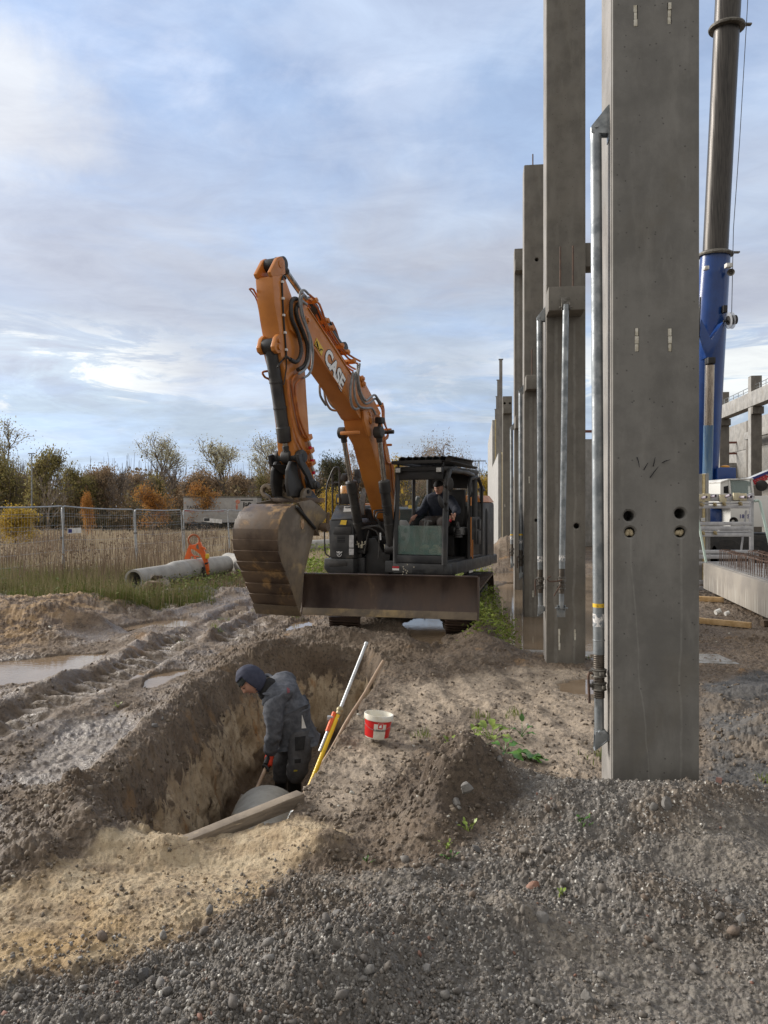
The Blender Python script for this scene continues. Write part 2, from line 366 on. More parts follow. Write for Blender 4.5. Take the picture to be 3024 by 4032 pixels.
MOUND = [  # x, y, rx, ry, height, turn
    (.44, 4.62, .30, .30, .16, .2), (.54, 4.80, .30, .24, .12, 0), (.28, 4.30, .22, .25, .12, 0), (.80, 4.85, .30, .16, .12, .3),
    (1.02, 4.55, .42, .34, .20, -.2), (1.65, 4.35, .50, .38, .22, 0), (1.62, 4.72, .10, .08, .05, 0), (1.88, 4.66, .12, .10, .07, 0), (2.25, 4.45, .55, .35, .17, .2), (.95, 4.05, .55, .35, .10, 0), (1.4, 4.85, .25, .2, .05, 0),
    (-.15, 3.05, .55, .30, .17, .4), (-.75, 2.6, .7, .3, .12, .1), (.35, 3.35, .45, .18, .10, -.3), (.62, 3.42, .5, .16, .10, -.5), (1.25, 3.55, .5, .2, .12, -.5), (1.6, 3.2, .8, .3, .07, -.6), (2.0, 3.75, .6, .25, .12, -.4), (-1.45, 2.55, .5, .18, .06, .2),
    (.15, 3.85, .35, .12, .05, .5), (-.35, 4.20, .20, .14, .11, .4), (-.55, 4.36, .14, .10, .05, 0), (-1.1, 4.1, .6, .25, -.06, 0), (-1.95, 4.05, .35, .3, .12, 0), (-2.3, 4.6, .45, .4, .10, .3), (-1.75, 4.35, .2, .2, .05, 0),
    (-6.2, 12.2, 1.2, 1.2, .45, 0), (-7.4, 11.0, 1.2, 1.1, .42, 0), (-5.2, 11.6, .55, .5, .22, .3), (-4.4, 11.9, .7, .35, .16, .1), (-4.9, 10.8, .5, .3, .12, 0), (-3.55, 10.7, .35, .22, .12, 0), (-5.4, 13.5, 1.0, .6, .3, 0),
    (-1.15, 10.6, .5, .45, .18, .2), (-.45, 10.45, .6, .35, .22, 0), (.22, 10.0, .35, .40, .15, 0), (-1.7, 9.9, .35, .4, .12, 0), (-.9, 9.9, .3, .3, .06, 0),
    (1.62, 11.0, .30, .8, .40, -.1), (1.85, 12.8, .42, 1.1, .46, 0), (1.9, 15, .6, 1.4, .35, 0), (1.35, 9.9, .45, .5, .18, .3), (1.0, 9.3, .4, .4, .10, 0), (2.2, 17.5, .6, 1.2, .35, 0),
    (1.05, 7.2, .4, .25, .04, 0), (.75, 5.6, .35, .3, .06, 0), (.95, 6.2, .3, .2, .04, 0), (.35, 8.8, .4, .3, .06, 0),
    (3.2, 6.0, .55, .5, .20, 0), (3.6, 5.2, .6, .4, .22, .2), (3.0, 7.0, .5, .3, .15, 0), (4.3, 6.4, .8, .6, .3, 0), (3.9, 7.6, .7, .3, .12, 0),
    (4.05, 24.2, .85, 1.1, 1.0, 0), (-4.0, 16.6, .9, .5, .16, .2), (-4.6, 16.0, .35, .3, .15, 0),
]
def height(x, y):
    """terrain: returns z and the soil zones"""
    z = .035 * fbm(x, y, .55, 4, 1) * ss(y, 1, 3)
    far = 1 - ss(y, 20, 40)
    wob = .10 * fbm(x, y, 1.7, 3, 5); wf = .03 * fbm(x, y, 9., 3, 6); wg = .22 * fbm(x, y, 3.3, 4, 7)
    sand = ss(sdp(x, y, SAND) + wob * .9 + wf * 1.5 + wg * .7, -.05, .08)
    grav = ss(sdp(x, y, GRAV) + wob * .9 + wf * 1.5 + wg * .7, -.10, .10)
    slate = ss(sdp(x, y, SLATE) + wob, -.1, .1); path = ss(sdp(x, y, PATH) + wob, -.15, .15)
    wetf = ss(sdp(x, y, WETF) + wob * .8 + wf, -.05, .07)
    for mx, my, rx, ry, h, t in MOUND:
        dx = x - mx; dy = y - my; c, s_ = math.cos(t), math.sin(t); u = (dx * c + dy * s_) / rx; v = (-dx * s_ + dy * c) / ry
        q = u * u + v * v; q = q * (1 + .5 * wob * 10 * .3); z = z + h * np.exp(-q * 1.1) * (1 + wf * 3)
    for mx, my, rx, ry, h in ((.43, 4.66, .19, .17, .12), (.56, 4.76, .18, .15, .10), (.34, 4.52, .12, .12, .09), (.30, 4.72, .07, .08, .05), (.52, 4.56, .09, .08, .05)):
        q = ((x - mx) / rx) ** 2 + ((y - my) / ry) ** 2 + 4 * wob + 9 * wf + .6 * wg; z = z + h * np.exp(-np.clip(q, 0, None) ** 2.2)
    # track ruts
    hf = np.clip(far, 0, 1); lug = np.zeros_like(x); rutm = np.zeros_like(x)
    for k, (R, w, dp, ph) in enumerate(((RUT1, .25, .085, 0), (RUT2, .30, .07, .4), (RUT3, .28, .06, 1.1))):
        dd = dline(x, y, R) + .03 * fbm(x, y, 3., 2, 40 + k); m = ss(dd, w + .06, w - .06); rim = np.exp(-((dd - w - .13) / .10) ** 2)
        z = z - dp * m + (.035 + .05 * fbm(x, y, 2.5, 3, 44)) * rim * hf
        ph_ = (y + .25 * (x if k != 1 else -x)) * 2 * math.pi / .185 + ph + 1.5 * fbm(x, y, 1.1, 2, 45 + k)
        lg = ss(np.sin(ph_), -.15, .75) * m * ss(fbm(x, y, 1.1, 2, 47 + k), -.55, -.15)
        lug = np.maximum(lug, lg); rutm = np.maximum(rutm, m)
        z = z + .085 * lg * (.45 + .9 * ss(fbm(x, y, 2.3, 2, 74), -.3, .4))
    z = z + .07 * np.exp(-(dline(x, y, BERM) / .16) ** 2) * (1 + 4 * wob)
    for D_ in DRAG:
        dd = dline(x, y, D_) + .05 * fbm(x, y, 3.5, 3, 71); z = z + (-.016 * np.exp(-(dd / .10) ** 2) + .014 * np.exp(-((dd - .17) / .06) ** 2)) * ss(fbm(x, y, 1.3, 2, 72), -.4, .2)
    sw = np.maximum(ss(sdp(x, y, SWATH) + wg, -.08, .12), ss(sdp(x, y, SWATH2) + wg, -.08, .12))
    # puddle hollows
    pud = np.zeros_like(x)
    for P, lv in PUDW:
        big = 1 if abs(P[0][1] - P[-2][1]) + abs(P[0][0] - P[len(P) // 2][0]) > .8 else .5
        sd = sdp(x, y, P) + wob * .8 * big + wf * big; q = ss(sd, -.06 * big, .05 * big); near = ss(sd, -.4 * big, 0)
        z = z * (1 - near * .8) + (lv - .002) * near * .45; z = z * (1 - q) + (lv - .03 - .05 * ss(sd, 0, .5)) * q
        pud = np.maximum(pud, q)
    # surface roughness, by soil
    tr = sdp(x, y, RIM); fl = sdp(x, y, FLOOR); tw = tr + .05 * fbm(x, y, 2.2, 3, 9) + .02 * fbm(x, y, 9, 2, 10)
    t = np.clip(tw, 0, None) / (np.clip(tw, 0, None) + np.clip(-fl, 0, None) + 1e-6)
    t = np.where(tw <= 0, 0, np.where(fl >= 0, 1, t))
    trk_ = ss(-x, 2.0, 2.6) * ss(y, 4.5, 6) * (1 - ss(y, 20, 24)) * (1 - ss(-x, 4.4, 5.2))
    calm = np.clip(sand * .62 + trk_ * .5 + path * .35 + wetf * .85 + pud * .9 + slate * .3, 0, 1)
    amp = (1 - calm) * hf
    patch = ss(fbm(x, y, .8, 3, 50), -.3, .35)
    det = (.022 + .022 * patch) * fbm(x, y, 3.1, 3, 20) + .020 * fbm(x, y, 11, 3, 23, .6) + .008 * np.abs(fbm(x, y, 34, 2, 27))
    pb1 = ss(fbm(x, y, 1.9, 3, 55), -.15, .35); pb2 = ss(fbm(x, y, 2.7, 3, 56), -.2, .3)
    cl = (.06 * clods(x, y, 6.5, 31, .3) * patch * pb1 + .055 * clods(x + .31 + .03 * pn(x * 20, y * 20, 57), y, 14, 32, .40) * pb1 + .036 * clods(x + .012 * pn(x * 40, y * 40, 58), y, 29, 33, .45) * pb2 + .018 * clods(x, y, 58, 59, .4)) * (1 - grav) * (1 - rutm * .75) * (1 - path * .35)
    cg = (.035 * clods(x, y, 16, 34, .2) + .03 * clods(x, y, 34, 35, .5) + .03 * clods(x, y, 62, 36, .7) + .012 * fbm(x, y, 40, 2, 37)) * grav * (.55 + .45 * patch) * (1 - .8 * sw)
    det = det * (1 - .65 * rutm) + sand * (.018 * fbm(x, y, 2.4, 3, 61) + .012 * (1 - np.abs(fbm(x, y, 5.5, 3, 62)) * 2) + .010 * fbm(x, y, 22, 3, 63))
    z = z + det * (.25 + .75 * amp) * (1 - .75 * pud) * hf + (cl * amp * (.5 + patch * .7) + cg * .8) * (1 - pud)
    z = z - (1 - hf) * 0.0
    z = z + wetf * (-.035) + (.03 * clods(x, y, 12, 60, .35) + .02 * clods(x, y, 27, 64, .4)) * wetf
    slp = ss(sdp(x, y, RIM), -.10, .04) * (1 - ss(sdp(x, y, RIM), .22, .36)) * np.maximum(ss(x, -1.15, -1.4), ss(y, 9.0, 9.6)); z = z + slp * (.055 * clods(x, y, 9, 76, .5) + .05 * clods(x, y, 19, 77, .6) + .03 * clods(x, y, 40, 78, .6) + .03 * fbm(x, y, 6, 3, 79))
    # trench
    kn = .34 + .10 * fbm(x, y, 1.6, 3, 73); prof = np.where(t < kn, (t / kn) ** 1.5 * .22, .22 + .78 * ss(t, kn - .03, .97) ** .9)
    floor = -TD + .35 * ss(y, 8.3, 9.6) * 0 + .05 * fbm(x, y, 3, 3, 70) + .05 * clods(x, y, 12, 71, .6)
    lip = .10 * np.exp(-((tr + .16) / .13) ** 2) * ss(x, -.9, -1.3)
    z = z + lip * (1 + 5 * wob)
    z = z * (1 - prof) + floor * prof
    wall = ss(t, .25, .5) * (1 - ss(t, .97, 1.0)); wall = np.where((tw > 0) & (fl < .02), np.maximum(wall, .12), 0)
    return z, dict(sand=sand, grav=grav, wet=np.clip(wetf + .35 * (1 - patch), 0, 1), wetf=wetf, slate=slate, path=path, wall=wall, pud=pud, rut=rutm, patch=patch, sw=sw, trench=np.where(tw > 0, 1., 0.))
def hz(x, y):
    r = height(np.array([float(x)]), np.array([float(y)])); return float(r[0][0])
rows = [.8]
while rows[-1] < 900:
    Y = rows[-1]
    if Y < 2.1: dY = .05
    elif Y < 11: dY = min(max(Y * Y / 1443 * .75, .003), .019)
    else: dY = Y * Y / 1443 * .6
    rows.append(Y + dY)
rows = np.array(rows)
ci = np.concatenate([np.linspace(-.535, -.335, 190)[:-1], np.linspace(-.335, -.06, 460)[:-1], np.linspace(-.06, .535, 550)]); so_ = .535 + np.cumsum(np.linspace(.002, .12, 36))
cols = np.concatenate([-so_[::-1], ci, so_])
XX = cols[None, :] * (rows[:, None] + .55); YY = np.repeat(rows[:, None], len(cols), 1)
gx, gy = XX.ravel(), YY.ravel()
gz, zone = height(gx, gy)
# push the trench walls in and out so that they are ragged, not swept
wm = zone['wall'] > .02
wx, wy, wz = gx[wm], gy[wm], gz[wm]
push = .055 * vn3(wx * 2.3, wy * 2.3, wz * 1.6, 3) + .050 * vn3(wx * 7, wy * 7, wz * 4, 4) + .030 * vn3(wx * 17, wy * 17, wz * 12, 5) + .014 * vn3(wx * 45, wy * 45, wz * 24, 6)
cxl = np.interp(wy, [4.4, 6, 7.2, 8.2, 9.3], [-1.1, -1.05, -.98, -.85, -.6]); ddx = np.sign(wx - cxl)
farw = ss(wy, 9.2, 9.6)
k = zone['wall'][wm]
gx[wm] = wx + push * ddx * k * (1 - farw * .7); gy[wm] = wy + push * k * farw
nr, nc = len(rows), len(cols)
me = bpy.data.meshes.new("ground")
me.vertices.add(nr * nc); me.vertices.foreach_set('co', np.stack([gx, gy, gz], 1).astype(np.float32).ravel())
idx = np.arange(nr * nc).reshape(nr, nc)
q = np.stack([idx[:-1, :-1], idx[:-1, 1:], idx[1:, 1:], idx[1:, :-1]], -1).reshape(-1, 4)
me.loops.add(q.size); me.loops.foreach_set('vertex_index', q.astype(np.int32).ravel())
me.polygons.add(len(q)); me.polygons.foreach_set('loop_start', (np.arange(len(q)) * 4).astype(np.int32)); me.polygons.foreach_set('loop_total', np.full(len(q), 4, np.int32))
me.update(calc_edges=True); me.polygons.foreach_set('use_smooth', np.ones(len(q), bool))
def colattr(name, r, g, b):
    a = me.color_attributes.new(name, 'FLOAT_COLOR', 'POINT'); a.data.foreach_set('color', np.stack([r, g, b, np.ones_like(r)], 1).astype(np.float32).ravel())
veg_strip = ss(gy, 15.5, 17.5) * ss(gx, -.6, -2.2) * (1 - ss(gy, 60, 75)) + 0
VEG = gp([(-300, 1262), (0, 1290), (60, 1312), (150, 1325), (230, 1335), (330, 1318), (430, 1302), (530, 1262), (600, 1240), (700, 1215), (700, 1180), (-300, 1130)])
veg = ss(sdp(gx, gy, VEG) + .5 * fbm(gx, gy, .9, 3, 80), -.2, .4)
field = ss(gy, 19.5, 22) * ss(gx, 2.2, .6) + ss(gy, 70, 90) * (1 - 0)
field = np.clip(field, 0, 1)
colattr('zA', zone['sand'], zone['grav'], zone['wet'])
colattr('zB', zone['wall'], zone['slate'], np.clip(np.maximum(veg, field), 0, 1))
colattr('zC', zone['path'], zone['rut'], field)
colattr('zD', zone['wetf'], zone['sw'], zone['pud'])
gob = bpy.data.objects.new("ground", me); COL.objects.link(gob); tag(gob, 'muddy construction ground with ruts, sand, gravel and an open trench', kind='structure')

gm = bpy.data.materials.new("soil"); gm.use_nodes = True; t = gm.node_tree; t.nodes.clear(); b = NB(t)
P_ = b.n('ShaderNodeBsdfPrincipled'); O_ = b.n('ShaderNodeOutputMaterial'); t.links.new(P_.outputs[0], O_.inputs[0])
def attr(n): a = b.n('ShaderNodeAttribute', attribute_name=n); return b.sep(a.outputs['Vector'])
aS, aG, aW = attr('zA'); aWall, aSl, aV = attr('zB'); aP, aR, aF = attr('zC'); aWF, aT, aPu = attr('zD')
pos = b.n('ShaderNodeNewGeometry').outputs['Position']; px_, py_, pz_ = b.sep(pos)
nA = b.noise(pos, 1.1, 6, .6); nB = b.noise(pos, 5.5, 7, .65); nC = b.noise(pos, 27, 6, .7); nD = b.noise(pos, 110, 4, .7)
mud = b.mix(b.rng(nA, .35, .65), (.112, .078, .050), (.185, .138, .095))
mud = b.mix(b.rng(nB, .48, .70), mud, (.20, .158, .115))
mud = b.mix(b.rng(nC, .48, .66), mud, (.060, .044, .030)); mud = b.mix(b.math('MULTIPLY', b.rng(nD, .55, .7), .5), mud, (.24, .19, .145))
mud = b.mix(b.math('MULTIPLY', b.rng(b.noise(b.map(pos, (1, 1, 1), (5, 3, 2)), 2.3, 6, .6), .60, .70), .6), mud, (.27, .16, .07))
path = b.mix(b.rng(nB, .35, .6), (.27, .215, .158), (.39, .315, .235)); path = b.mix(b.rng(nC, .54, .68), path, (.15, .115, .082)); path = b.mix(b.math('MULTIPLY', b.rng(b.noise(b.map(pos, (1, .7, 1), (2, 9, 4)), 2.2, 7, .68, .4), .50, .60), .75), path, (.12, .09, .062))
sand = b.mix(b.rng(nB, .35, .65), (.40, .30, .185), (.52, .42, .28)); sand = b.mix(b.math('MULTIPLY', b.rng(nA, .5, .66), .6), sand, (.48, .315, .135))
sand = b.mix(b.math('MULTIPLY', b.rng(nC, .52, .66), .75), sand, (.19, .13, .08)); sand = b.mix(b.rng(nD, .62, .72), sand, (.12, .10, .08)); sand = b.mix(b.math('MULTIPLY', b.rng(b.noise(b.map(pos, (1, 1.6, 1), (7, 7, 7)), 3.1, 7, .68, .5), .52, .64), .65), sand, (.20, .145, .095))
v1 = b.voro(pos, 42, out='Color'); v1s = b.sep(v1)[0]; v2s = b.sep(b.voro(pos, 95, out='Color'))[1]
grav = b.mix(v1s, (.15, .135, .118), (.25, .23, .205)); grav = b.mix(b.rng(v2s, .3, 1, 0, .6), grav, (.20, .19, .18))
grav = b.mix(b.math('MULTIPLY', b.rng(b.noise(b.map(pos, (1, 1, 1), (3, 8, 1)), 1.5, 7, .66, .4), .46, .58), .8), grav, b.mix(b.rng(nC, .4, .6), (.22, .18, .14), (.14, .11, .082))); grav = b.mix(b.rng(v2s, .955, .97), grav, (.62, .60, .55))
slate = b.mix(b.rng(nB, .42, .58), (.075, .072, .068), (.135, .128, .12)); slate = b.mix(b.rng(nA, .5, .6), slate, (.20, .165, .13))
wet = b.mix(b.rng(nB, .4, .6), (.17, .14, .115), (.30, .26, .22)); wet = b.mix(b.rng(nC, .5, .62), wet, (.11, .085, .065))
# trench strata: dark topsoil, then pale sand with rust stains, run down in streaks
ws = b.noise(b.map(pos, (7, 7, 2.6)), 1.0, 8, .7, .6); wn = b.noise(b.map(pos, (2.2, 2.2, .9), (4, 4, 4)), 1.0, 5, .6)
lev = b.math('ADD', pz_, b.math('MULTIPLY', b.math('SUBTRACT', ws, .5), 1.3))
pale = b.mix(b.rng(wn, .42, .58), (.50, .40, .275), (.38, .285, .18)); pale = b.mix(b.rng(b.noise(b.map(pos, (5, 5, 1.2), (9, 2, 1)), 1.0, 6, .6), .56, .70), pale, (.31, .155, .05))
pale = b.mix(b.rng(ws, .56, .66), pale, (.12, .085, .055)); pale = b.mix(b.math('MULTIPLY', b.rng(nC, .5, .65), .55), pale, (.19, .135, .085)); pale = b.mix(b.rng(b.noise(pos, 3.2, 7, .65), .56, .64), pale, (.15, .11, .075))
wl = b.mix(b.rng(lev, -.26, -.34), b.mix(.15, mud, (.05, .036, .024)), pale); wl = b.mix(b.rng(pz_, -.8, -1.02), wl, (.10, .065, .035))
col = b.mix(aP, mud, path); col = b.mix(b.math('MULTIPLY', aWF, .9), col, wet); col = b.mix(aSl, col, slate)
col = b.mix(b.math('MULTIPLY', aR, .5), col, b.mix(b.rng(nC, .45, .6), (.18, .138, .10), (.10, .073, .050)))
vg = b.mix(b.rng(nB, .4, .6), (.055, .075, .025), (.13, .105, .06)); col = b.mix(b.math('MULTIPLY', aV, .85), col, vg)
fld = b.mix(b.rng(b.noise(b.map(pos, (.25, 1, 1)), .5, 6, .6), .35, .65), (.30, .24, .165), (.17, .125, .085)); col = b.mix(aF, col, fld)
grav = b.mix(b.math('MULTIPLY', aT, .85), grav, b.mix(b.rng(nC, .42, .62), b.mix(b.rng(nA, .4, .6), (.28, .245, .20), (.22, .20, .172)), (.15, .132, .115)))
col = b.mix(aG, col, grav); col = b.mix(aS, col, sand)
cd = b.vec('LENGTH', b.vec('MULTIPLY', b.vec('SUBTRACT', pos, (.47, 4.62, 0)), (1, 1, 0))); col = b.mix(b.math('MULTIPLY', b.rng(b.math('ADD', cd, b.math('MULTIPLY', b.math('SUBTRACT', nB, .5), .35)), .46, .30), .85), col, b.mix(b.rng(nC, .42, .62), (.115, .085, .060), (.06, .043, .030)))
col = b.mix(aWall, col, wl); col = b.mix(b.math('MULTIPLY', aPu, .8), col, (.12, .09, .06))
heap = b.math('MULTIPLY', b.rng(px_, -4.3, -5.4), b.math('MULTIPLY', b.rng(py_, 9.6, 10.2), b.rng(py_, 15.5, 14.5)))
col = b.mix(b.math('MULTIPLY', heap, .8), col, b.mix(b.rng(nB, .44, .58), b.mix(b.rng(nC, .4, .6), (.13, .080, .042), (.07, .044, .026)), (.36, .235, .115)))
b.sock(P_.inputs['Base Color'], col)
wetn = b.rng(b.noise(pos, 1.7, 5, .6), .42, .62)
rgh = b.math('SUBTRACT', .88, b.math('MULTIPLY', b.math('MULTIPLY', aW, wetn), .38)); rgh = b.math('SUBTRACT', rgh, b.math('MULTIPLY', aWF, .30)); rgh = b.math('SUBTRACT', rgh, b.math('MULTIPLY', aR, .25))
trk = b.math('MULTIPLY', b.math('MULTIPLY', b.rng(px_, -1.7, -2.3), b.rng(py_, 22, 17)), b.rng(b.noise(b.map(pos, (1, .6, 1), (6, 1, 1)), 1.9, 6, .65), .44, .58)); rgh = b.math('SUBTRACT', rgh, b.math('MULTIPLY', b.math('MULTIPLY', trk, b.math('SUBTRACT', 1, heap)), .42))
rgh = b.math('MAXIMUM', b.math('ADD', rgh, b.math('MULTIPLY', b.math('ADD', aG, b.math('ADD', aS, aF)), .3), clamp=True), .24); b.sock(P_.inputs['Roughness'], rgh)
P_.inputs['Specular IOR Level'].default_value = .6
bp = b.n('ShaderNodeBump'); bp.inputs['Strength'].default_value = 1.0; bp.inputs['Distance'].default_value = .022
hh = b.math('ADD', b.math('MULTIPLY', nC, .9), b.math('MULTIPLY', nD, .5)); hh = b.math('ADD', hh, b.math('MULTIPLY', b.math('MULTIPLY', aG, b.math('SUBTRACT', 1, b.voro(pos, 42))), 1.2))
b.sock(bp.inputs['Height'], hh); t.links.new(bp.outputs[0], P_.inputs['Normal'])
me.materials.append(gm)

# puddles: flat brown water sheets in their hollows
wm_ = bpy.data.materials.new("muddy_water"); wm_.use_nodes = True; t = wm_.node_tree; pb = t.nodes['Principled BSDF']; b = NB(t)
pos = b.n('ShaderNodeNewGeometry').outputs['Position']
b.sock(pb.inputs['Base Color'], b.mix(b.rng(b.noise(pos, 1.4, 4, .5), .35, .65), (.19, .135, .085), (.25, .185, .125)))
pb.inputs['Roughness'].default_value = .035; pb.inputs['IOR'].default_value = 1.33; pb.inputs['Specular IOR Level'].default_value = .8
bp = b.n('ShaderNodeBump'); bp.inputs['Strength'].default_value = .12; bp.inputs['Distance'].default_value = .01
b.sock(bp.inputs['Height'], b.noise(b.map(pos, (1, 2.2, 1)), 9, 3, .5)); t.links.new(bp.outputs[0], pb.inputs['Normal'])
for P, lv in PUDW:
    c = np.mean(np.array(P), 0); g = .22
    pts = [(c[0] + (p[0] - c[0]) * 1.0 + g * np.sign(p[0] - c[0]), c[1] + (p[1] - c[1]) + g * np.sign(p[1] - c[1])) for p in P]
    m = MB(); m.add([(p[0], p[1], lv) for p in pts], [tuple(range(len(pts)))]); o = m.build("puddle", wm_, smooth=0); tag(o, kind='structure')
# ---------------------------------------------------------------- precast columns and their raking props
def concrete(name, base=(.27, .25, .225), warm=.0, streaks=(), pores=True, streak_top=None):
    m = bpy.data.materials.new(name); m.use_nodes = True; t = m.node_tree; t.nodes.clear(); b = NB(t)
    p = b.n('ShaderNodeBsdfPrincipled'); o = b.n('ShaderNodeOutputMaterial'); t.links.new(p.outputs[0], o.inputs[0])
    co = b.n('ShaderNodeTexCoord').outputs['Object']; x, y, z = b.sep(co)
    c = Vector(base); d = c * .78; l = c * 1.18
    col = b.mix(b.rng(b.noise(co, 2.3, 8, .66), .36, .62), tuple(c), tuple(d * .92))
    col = b.mix(b.math('MULTIPLY', b.rng(b.noise(b.map(co, (1, 1, .25)), 6, 6, .65), .48, .68), .6), col, tuple(l))
    col = b.mix(b.math('MULTIPLY', b.rng(b.noise(b.map(co, (1, 1, .8), (3, 3, 3)), 1.6, 5, .6, .4), .52, .68), .35), col, tuple(Vector((c.x * .74, c.y * .68, c.z * .58))))
    col = b.mix(b.math('MULTIPLY', b.rng(b.noise(b.map(co, (9, 9, .5)), 1.5, 4, .6), .56, .75), .35), col, tuple(c * .7))
    for (sx, zt, w) in streaks:
        wob = b.math('MULTIPLY', b.math('SUBTRACT', b.noise(b.comb(0, 0, z), 1.7, 4, .5), .5), .12)
        dd = b.math('ABSOLUTE', b.math('SUBTRACT', b.math('SUBTRACT', x, b.math('ADD', sx, b.math('MULTIPLY', b.rng(z, zt - .15, zt - 1.7, smooth=False), .13 if w < .009 else 0.0))), b.math('MULTIPLY', wob, b.rng(z, zt, zt - 1.2))))
        k = b.math('MULTIPLY', b.rng(dd, w, w * .3), b.math('MULTIPLY', b.rng(z, zt, zt - .02), b.rng(b.noise(co, 14, 3, .6), .3, .6, .25, .75)))
        col = b.mix(b.math('MULTIPLY', k, .27), col, (.42, .41, .38))
    pr = b.voro(co, 21, out='Distance'); ps = b.sep(b.voro(co, 21, out='Color'))[0]
    pm = b.math('MULTIPLY', b.rng(pr, .15, .09), b.rng(ps, .50, .54)) if pores else 0.0
    col = b.mix(b.math('MULTIPLY', pm, .7), col, tuple(c * .35)) if pores else col
    b.sock(p.inputs['Base Color'], col); b.sock(p.inputs['Roughness'], b.rng(b.noise(co, 3, 4, .6), .3, .7, .62, .85))
    bn = b.n('ShaderNodeBump'); bn.inputs['Strength'].default_value = .45; bn.inputs['Distance'].default_value = .004
    hgt = b.math('MULTIPLY', b.noise(co, 38, 6, .7), .7)
    if pores: hgt = b.math('SUBTRACT', hgt, pm)
    b.sock(bn.inputs['Height'], hgt); t.links.new(bn.outputs[0], p.inputs['Normal'])
    return m
def cut(ob, mb, name='cutter'):
    c = mb.build(name, None, smooth=0); c.matrix_world = Matrix()
    if ob.parent is not None: c.parent = ob.parent
    md = ob.modifiers.new('b', 'BOOLEAN'); md.object = c; md.operation = 'DIFFERENCE'; md.solver = 'EXACT'
    dg = bpy.context.evaluated_depsgraph_get(); dg.update()
    me = bpy.data.meshes.new_from_object(ob.evaluated_get(dg)); ob.modifiers.clear(); me.materials.clear()
    for s_ in ob.data.materials: me.materials.append(s_)
    me.name = ob.data.name; ob.data = me; me.shade_smooth(); me.set_sharp_from_angle(angle=math.radians(30)); bpy.data.objects.remove(c)
M_conc = concrete("grey_concrete"); M_conc_w = concrete("weathered_concrete", (.235, .213, .18)); M_side = concrete("lit_side_concrete", (.27, .255, .235))  # M_side: paler copy of the column concrete, light from the left put into its colour
M_foam = mat("white_foam", (.72, .70, .62), (.5, .46, .36), 20, .8, bump=.4)
M_yfoam = mat("yellow_foam", (.55, .47, .31), (.36, .29, .18), 18, .7, bump=.6)
M_galv = mat("galvanised_steel", (.33, .35, .36), (.20, .22, .235), 9, .42, .6, metal=.75, bump=.12, c3=(.10, .15, .30), s3=3, t3=(.66, .74))
M_thread = mat("greasy_thread", (.07, .06, .05), (.13, .11, .09), 20, .5, metal=.6)
M_cast = mat("cast_iron_collar", (.20, .19, .17), (.11, .10, .085), 14, .55, metal=.6, bump=.2)
M_rust = mat("rusty_bar", (.075, .05, .04), (.12, .072, .05), 15, .75, bump=.4)
M_label = mat("worn_paper_label", (.70, .68, .66), (.20, .22, .24), 30, .7, lo=.48, hi=.55)
M_ylab = mat("yellow_band", (.78, .50, .04), None, rough=.5); M_black = mat("black_print", (.015, .015, .018), None, rough=.6)
M_white = mat("white_paint", (.74, .74, .72), (.55, .54, .50), 6, .45)
ROWA = -math.atan(.124)
def column(label, x, y, w, dp, ztop, corbels=(), holes=(), slots=(), bars=(), streaks=(), base=(.27, .25, .225), zb=-.3, bars_top=()):
    f = Fr((x, y, 0), ROWA); r = thing('precast_column', label, 'concrete column', (x, y, 0), ROWA, 'precast concrete columns standing in a row')
    ms = concrete('column_concrete', base, streaks=[(f.Y(a, c, 0).x, f.Y(a, c, 0).z, w_) for a, c, w_ in streaks])
    m = MB(); m.bb((0, 0, zb), (w, dp, ztop)); sh = m.build('shaft', ms, r, bevel=.018)
    cuts = MB(); any_ = False
    for (a, c, rad) in holes:
        q = f.Y(a, c, 0); cuts.lathe((q.x, -.01, q.z), (q.x, 1, q.z), [(0, rad * 1.40), (.010, rad * 1.36), (.022, rad * 1.02), (.22, rad)], 28); any_ = True
    for (a, c0, c1) in slots:
        p = f.Y(a, c0, 0); q = f.Y(a, c1, 0); cuts.bb((p.x - .013, -.02, q.z), (p.x + .013, .018, p.z)); any_ = True
    if any_: cut(sh, cuts)
    for (a, c0, c1) in slots:
        p = f.Y(a, c0, 0); q = f.Y(a, c1, 0); n = 3; h = (p.z - q.z) / n; g = MB()
        for i in range(n): g.bb((p.x - .011 + random.uniform(-.003, .003), -.003 + random.uniform(0, .005), q.z + i * h + .002), (p.x + .011 + random.uniform(-.003, .002), .017, q.z + (i + 1) * h - random.uniform(0, .002)))
        g.build('slot_filler', M_foam, r, bevel=.002)
    for cc in corbels:
        (xa, xb, yt, yb, pj) = cc[:5]; p = f.Y(xa, yt, -pj); q = f.Y(xb, yb, -pj); m = MB()
        m.prism([(p.x, .02, p.z), (p.x, -pj, p.z), (p.x, -pj, q.z), (p.x, .02, q.z - .0)], (q.x - p.x, 0, 0)); m.build('corbel', ms, r, bevel=.02)
    for (a, c0, c1, pj) in bars:
        p = f.Y(a, c0, -pj); q = f.Y(a, c1, -pj); m = MB(); m.tube([p, q + V(0, 0, -.05)], .011, 7); m.build('dowel_bar', M_rust, r)
    for dx in bars_top:
        m = MB(); m.tube([(dx, dp / 2, ztop - .05), (dx, dp / 2, ztop + .28)], .012, 6); m.build('dowel_bar', M_rust, r)
    return f, r, ms
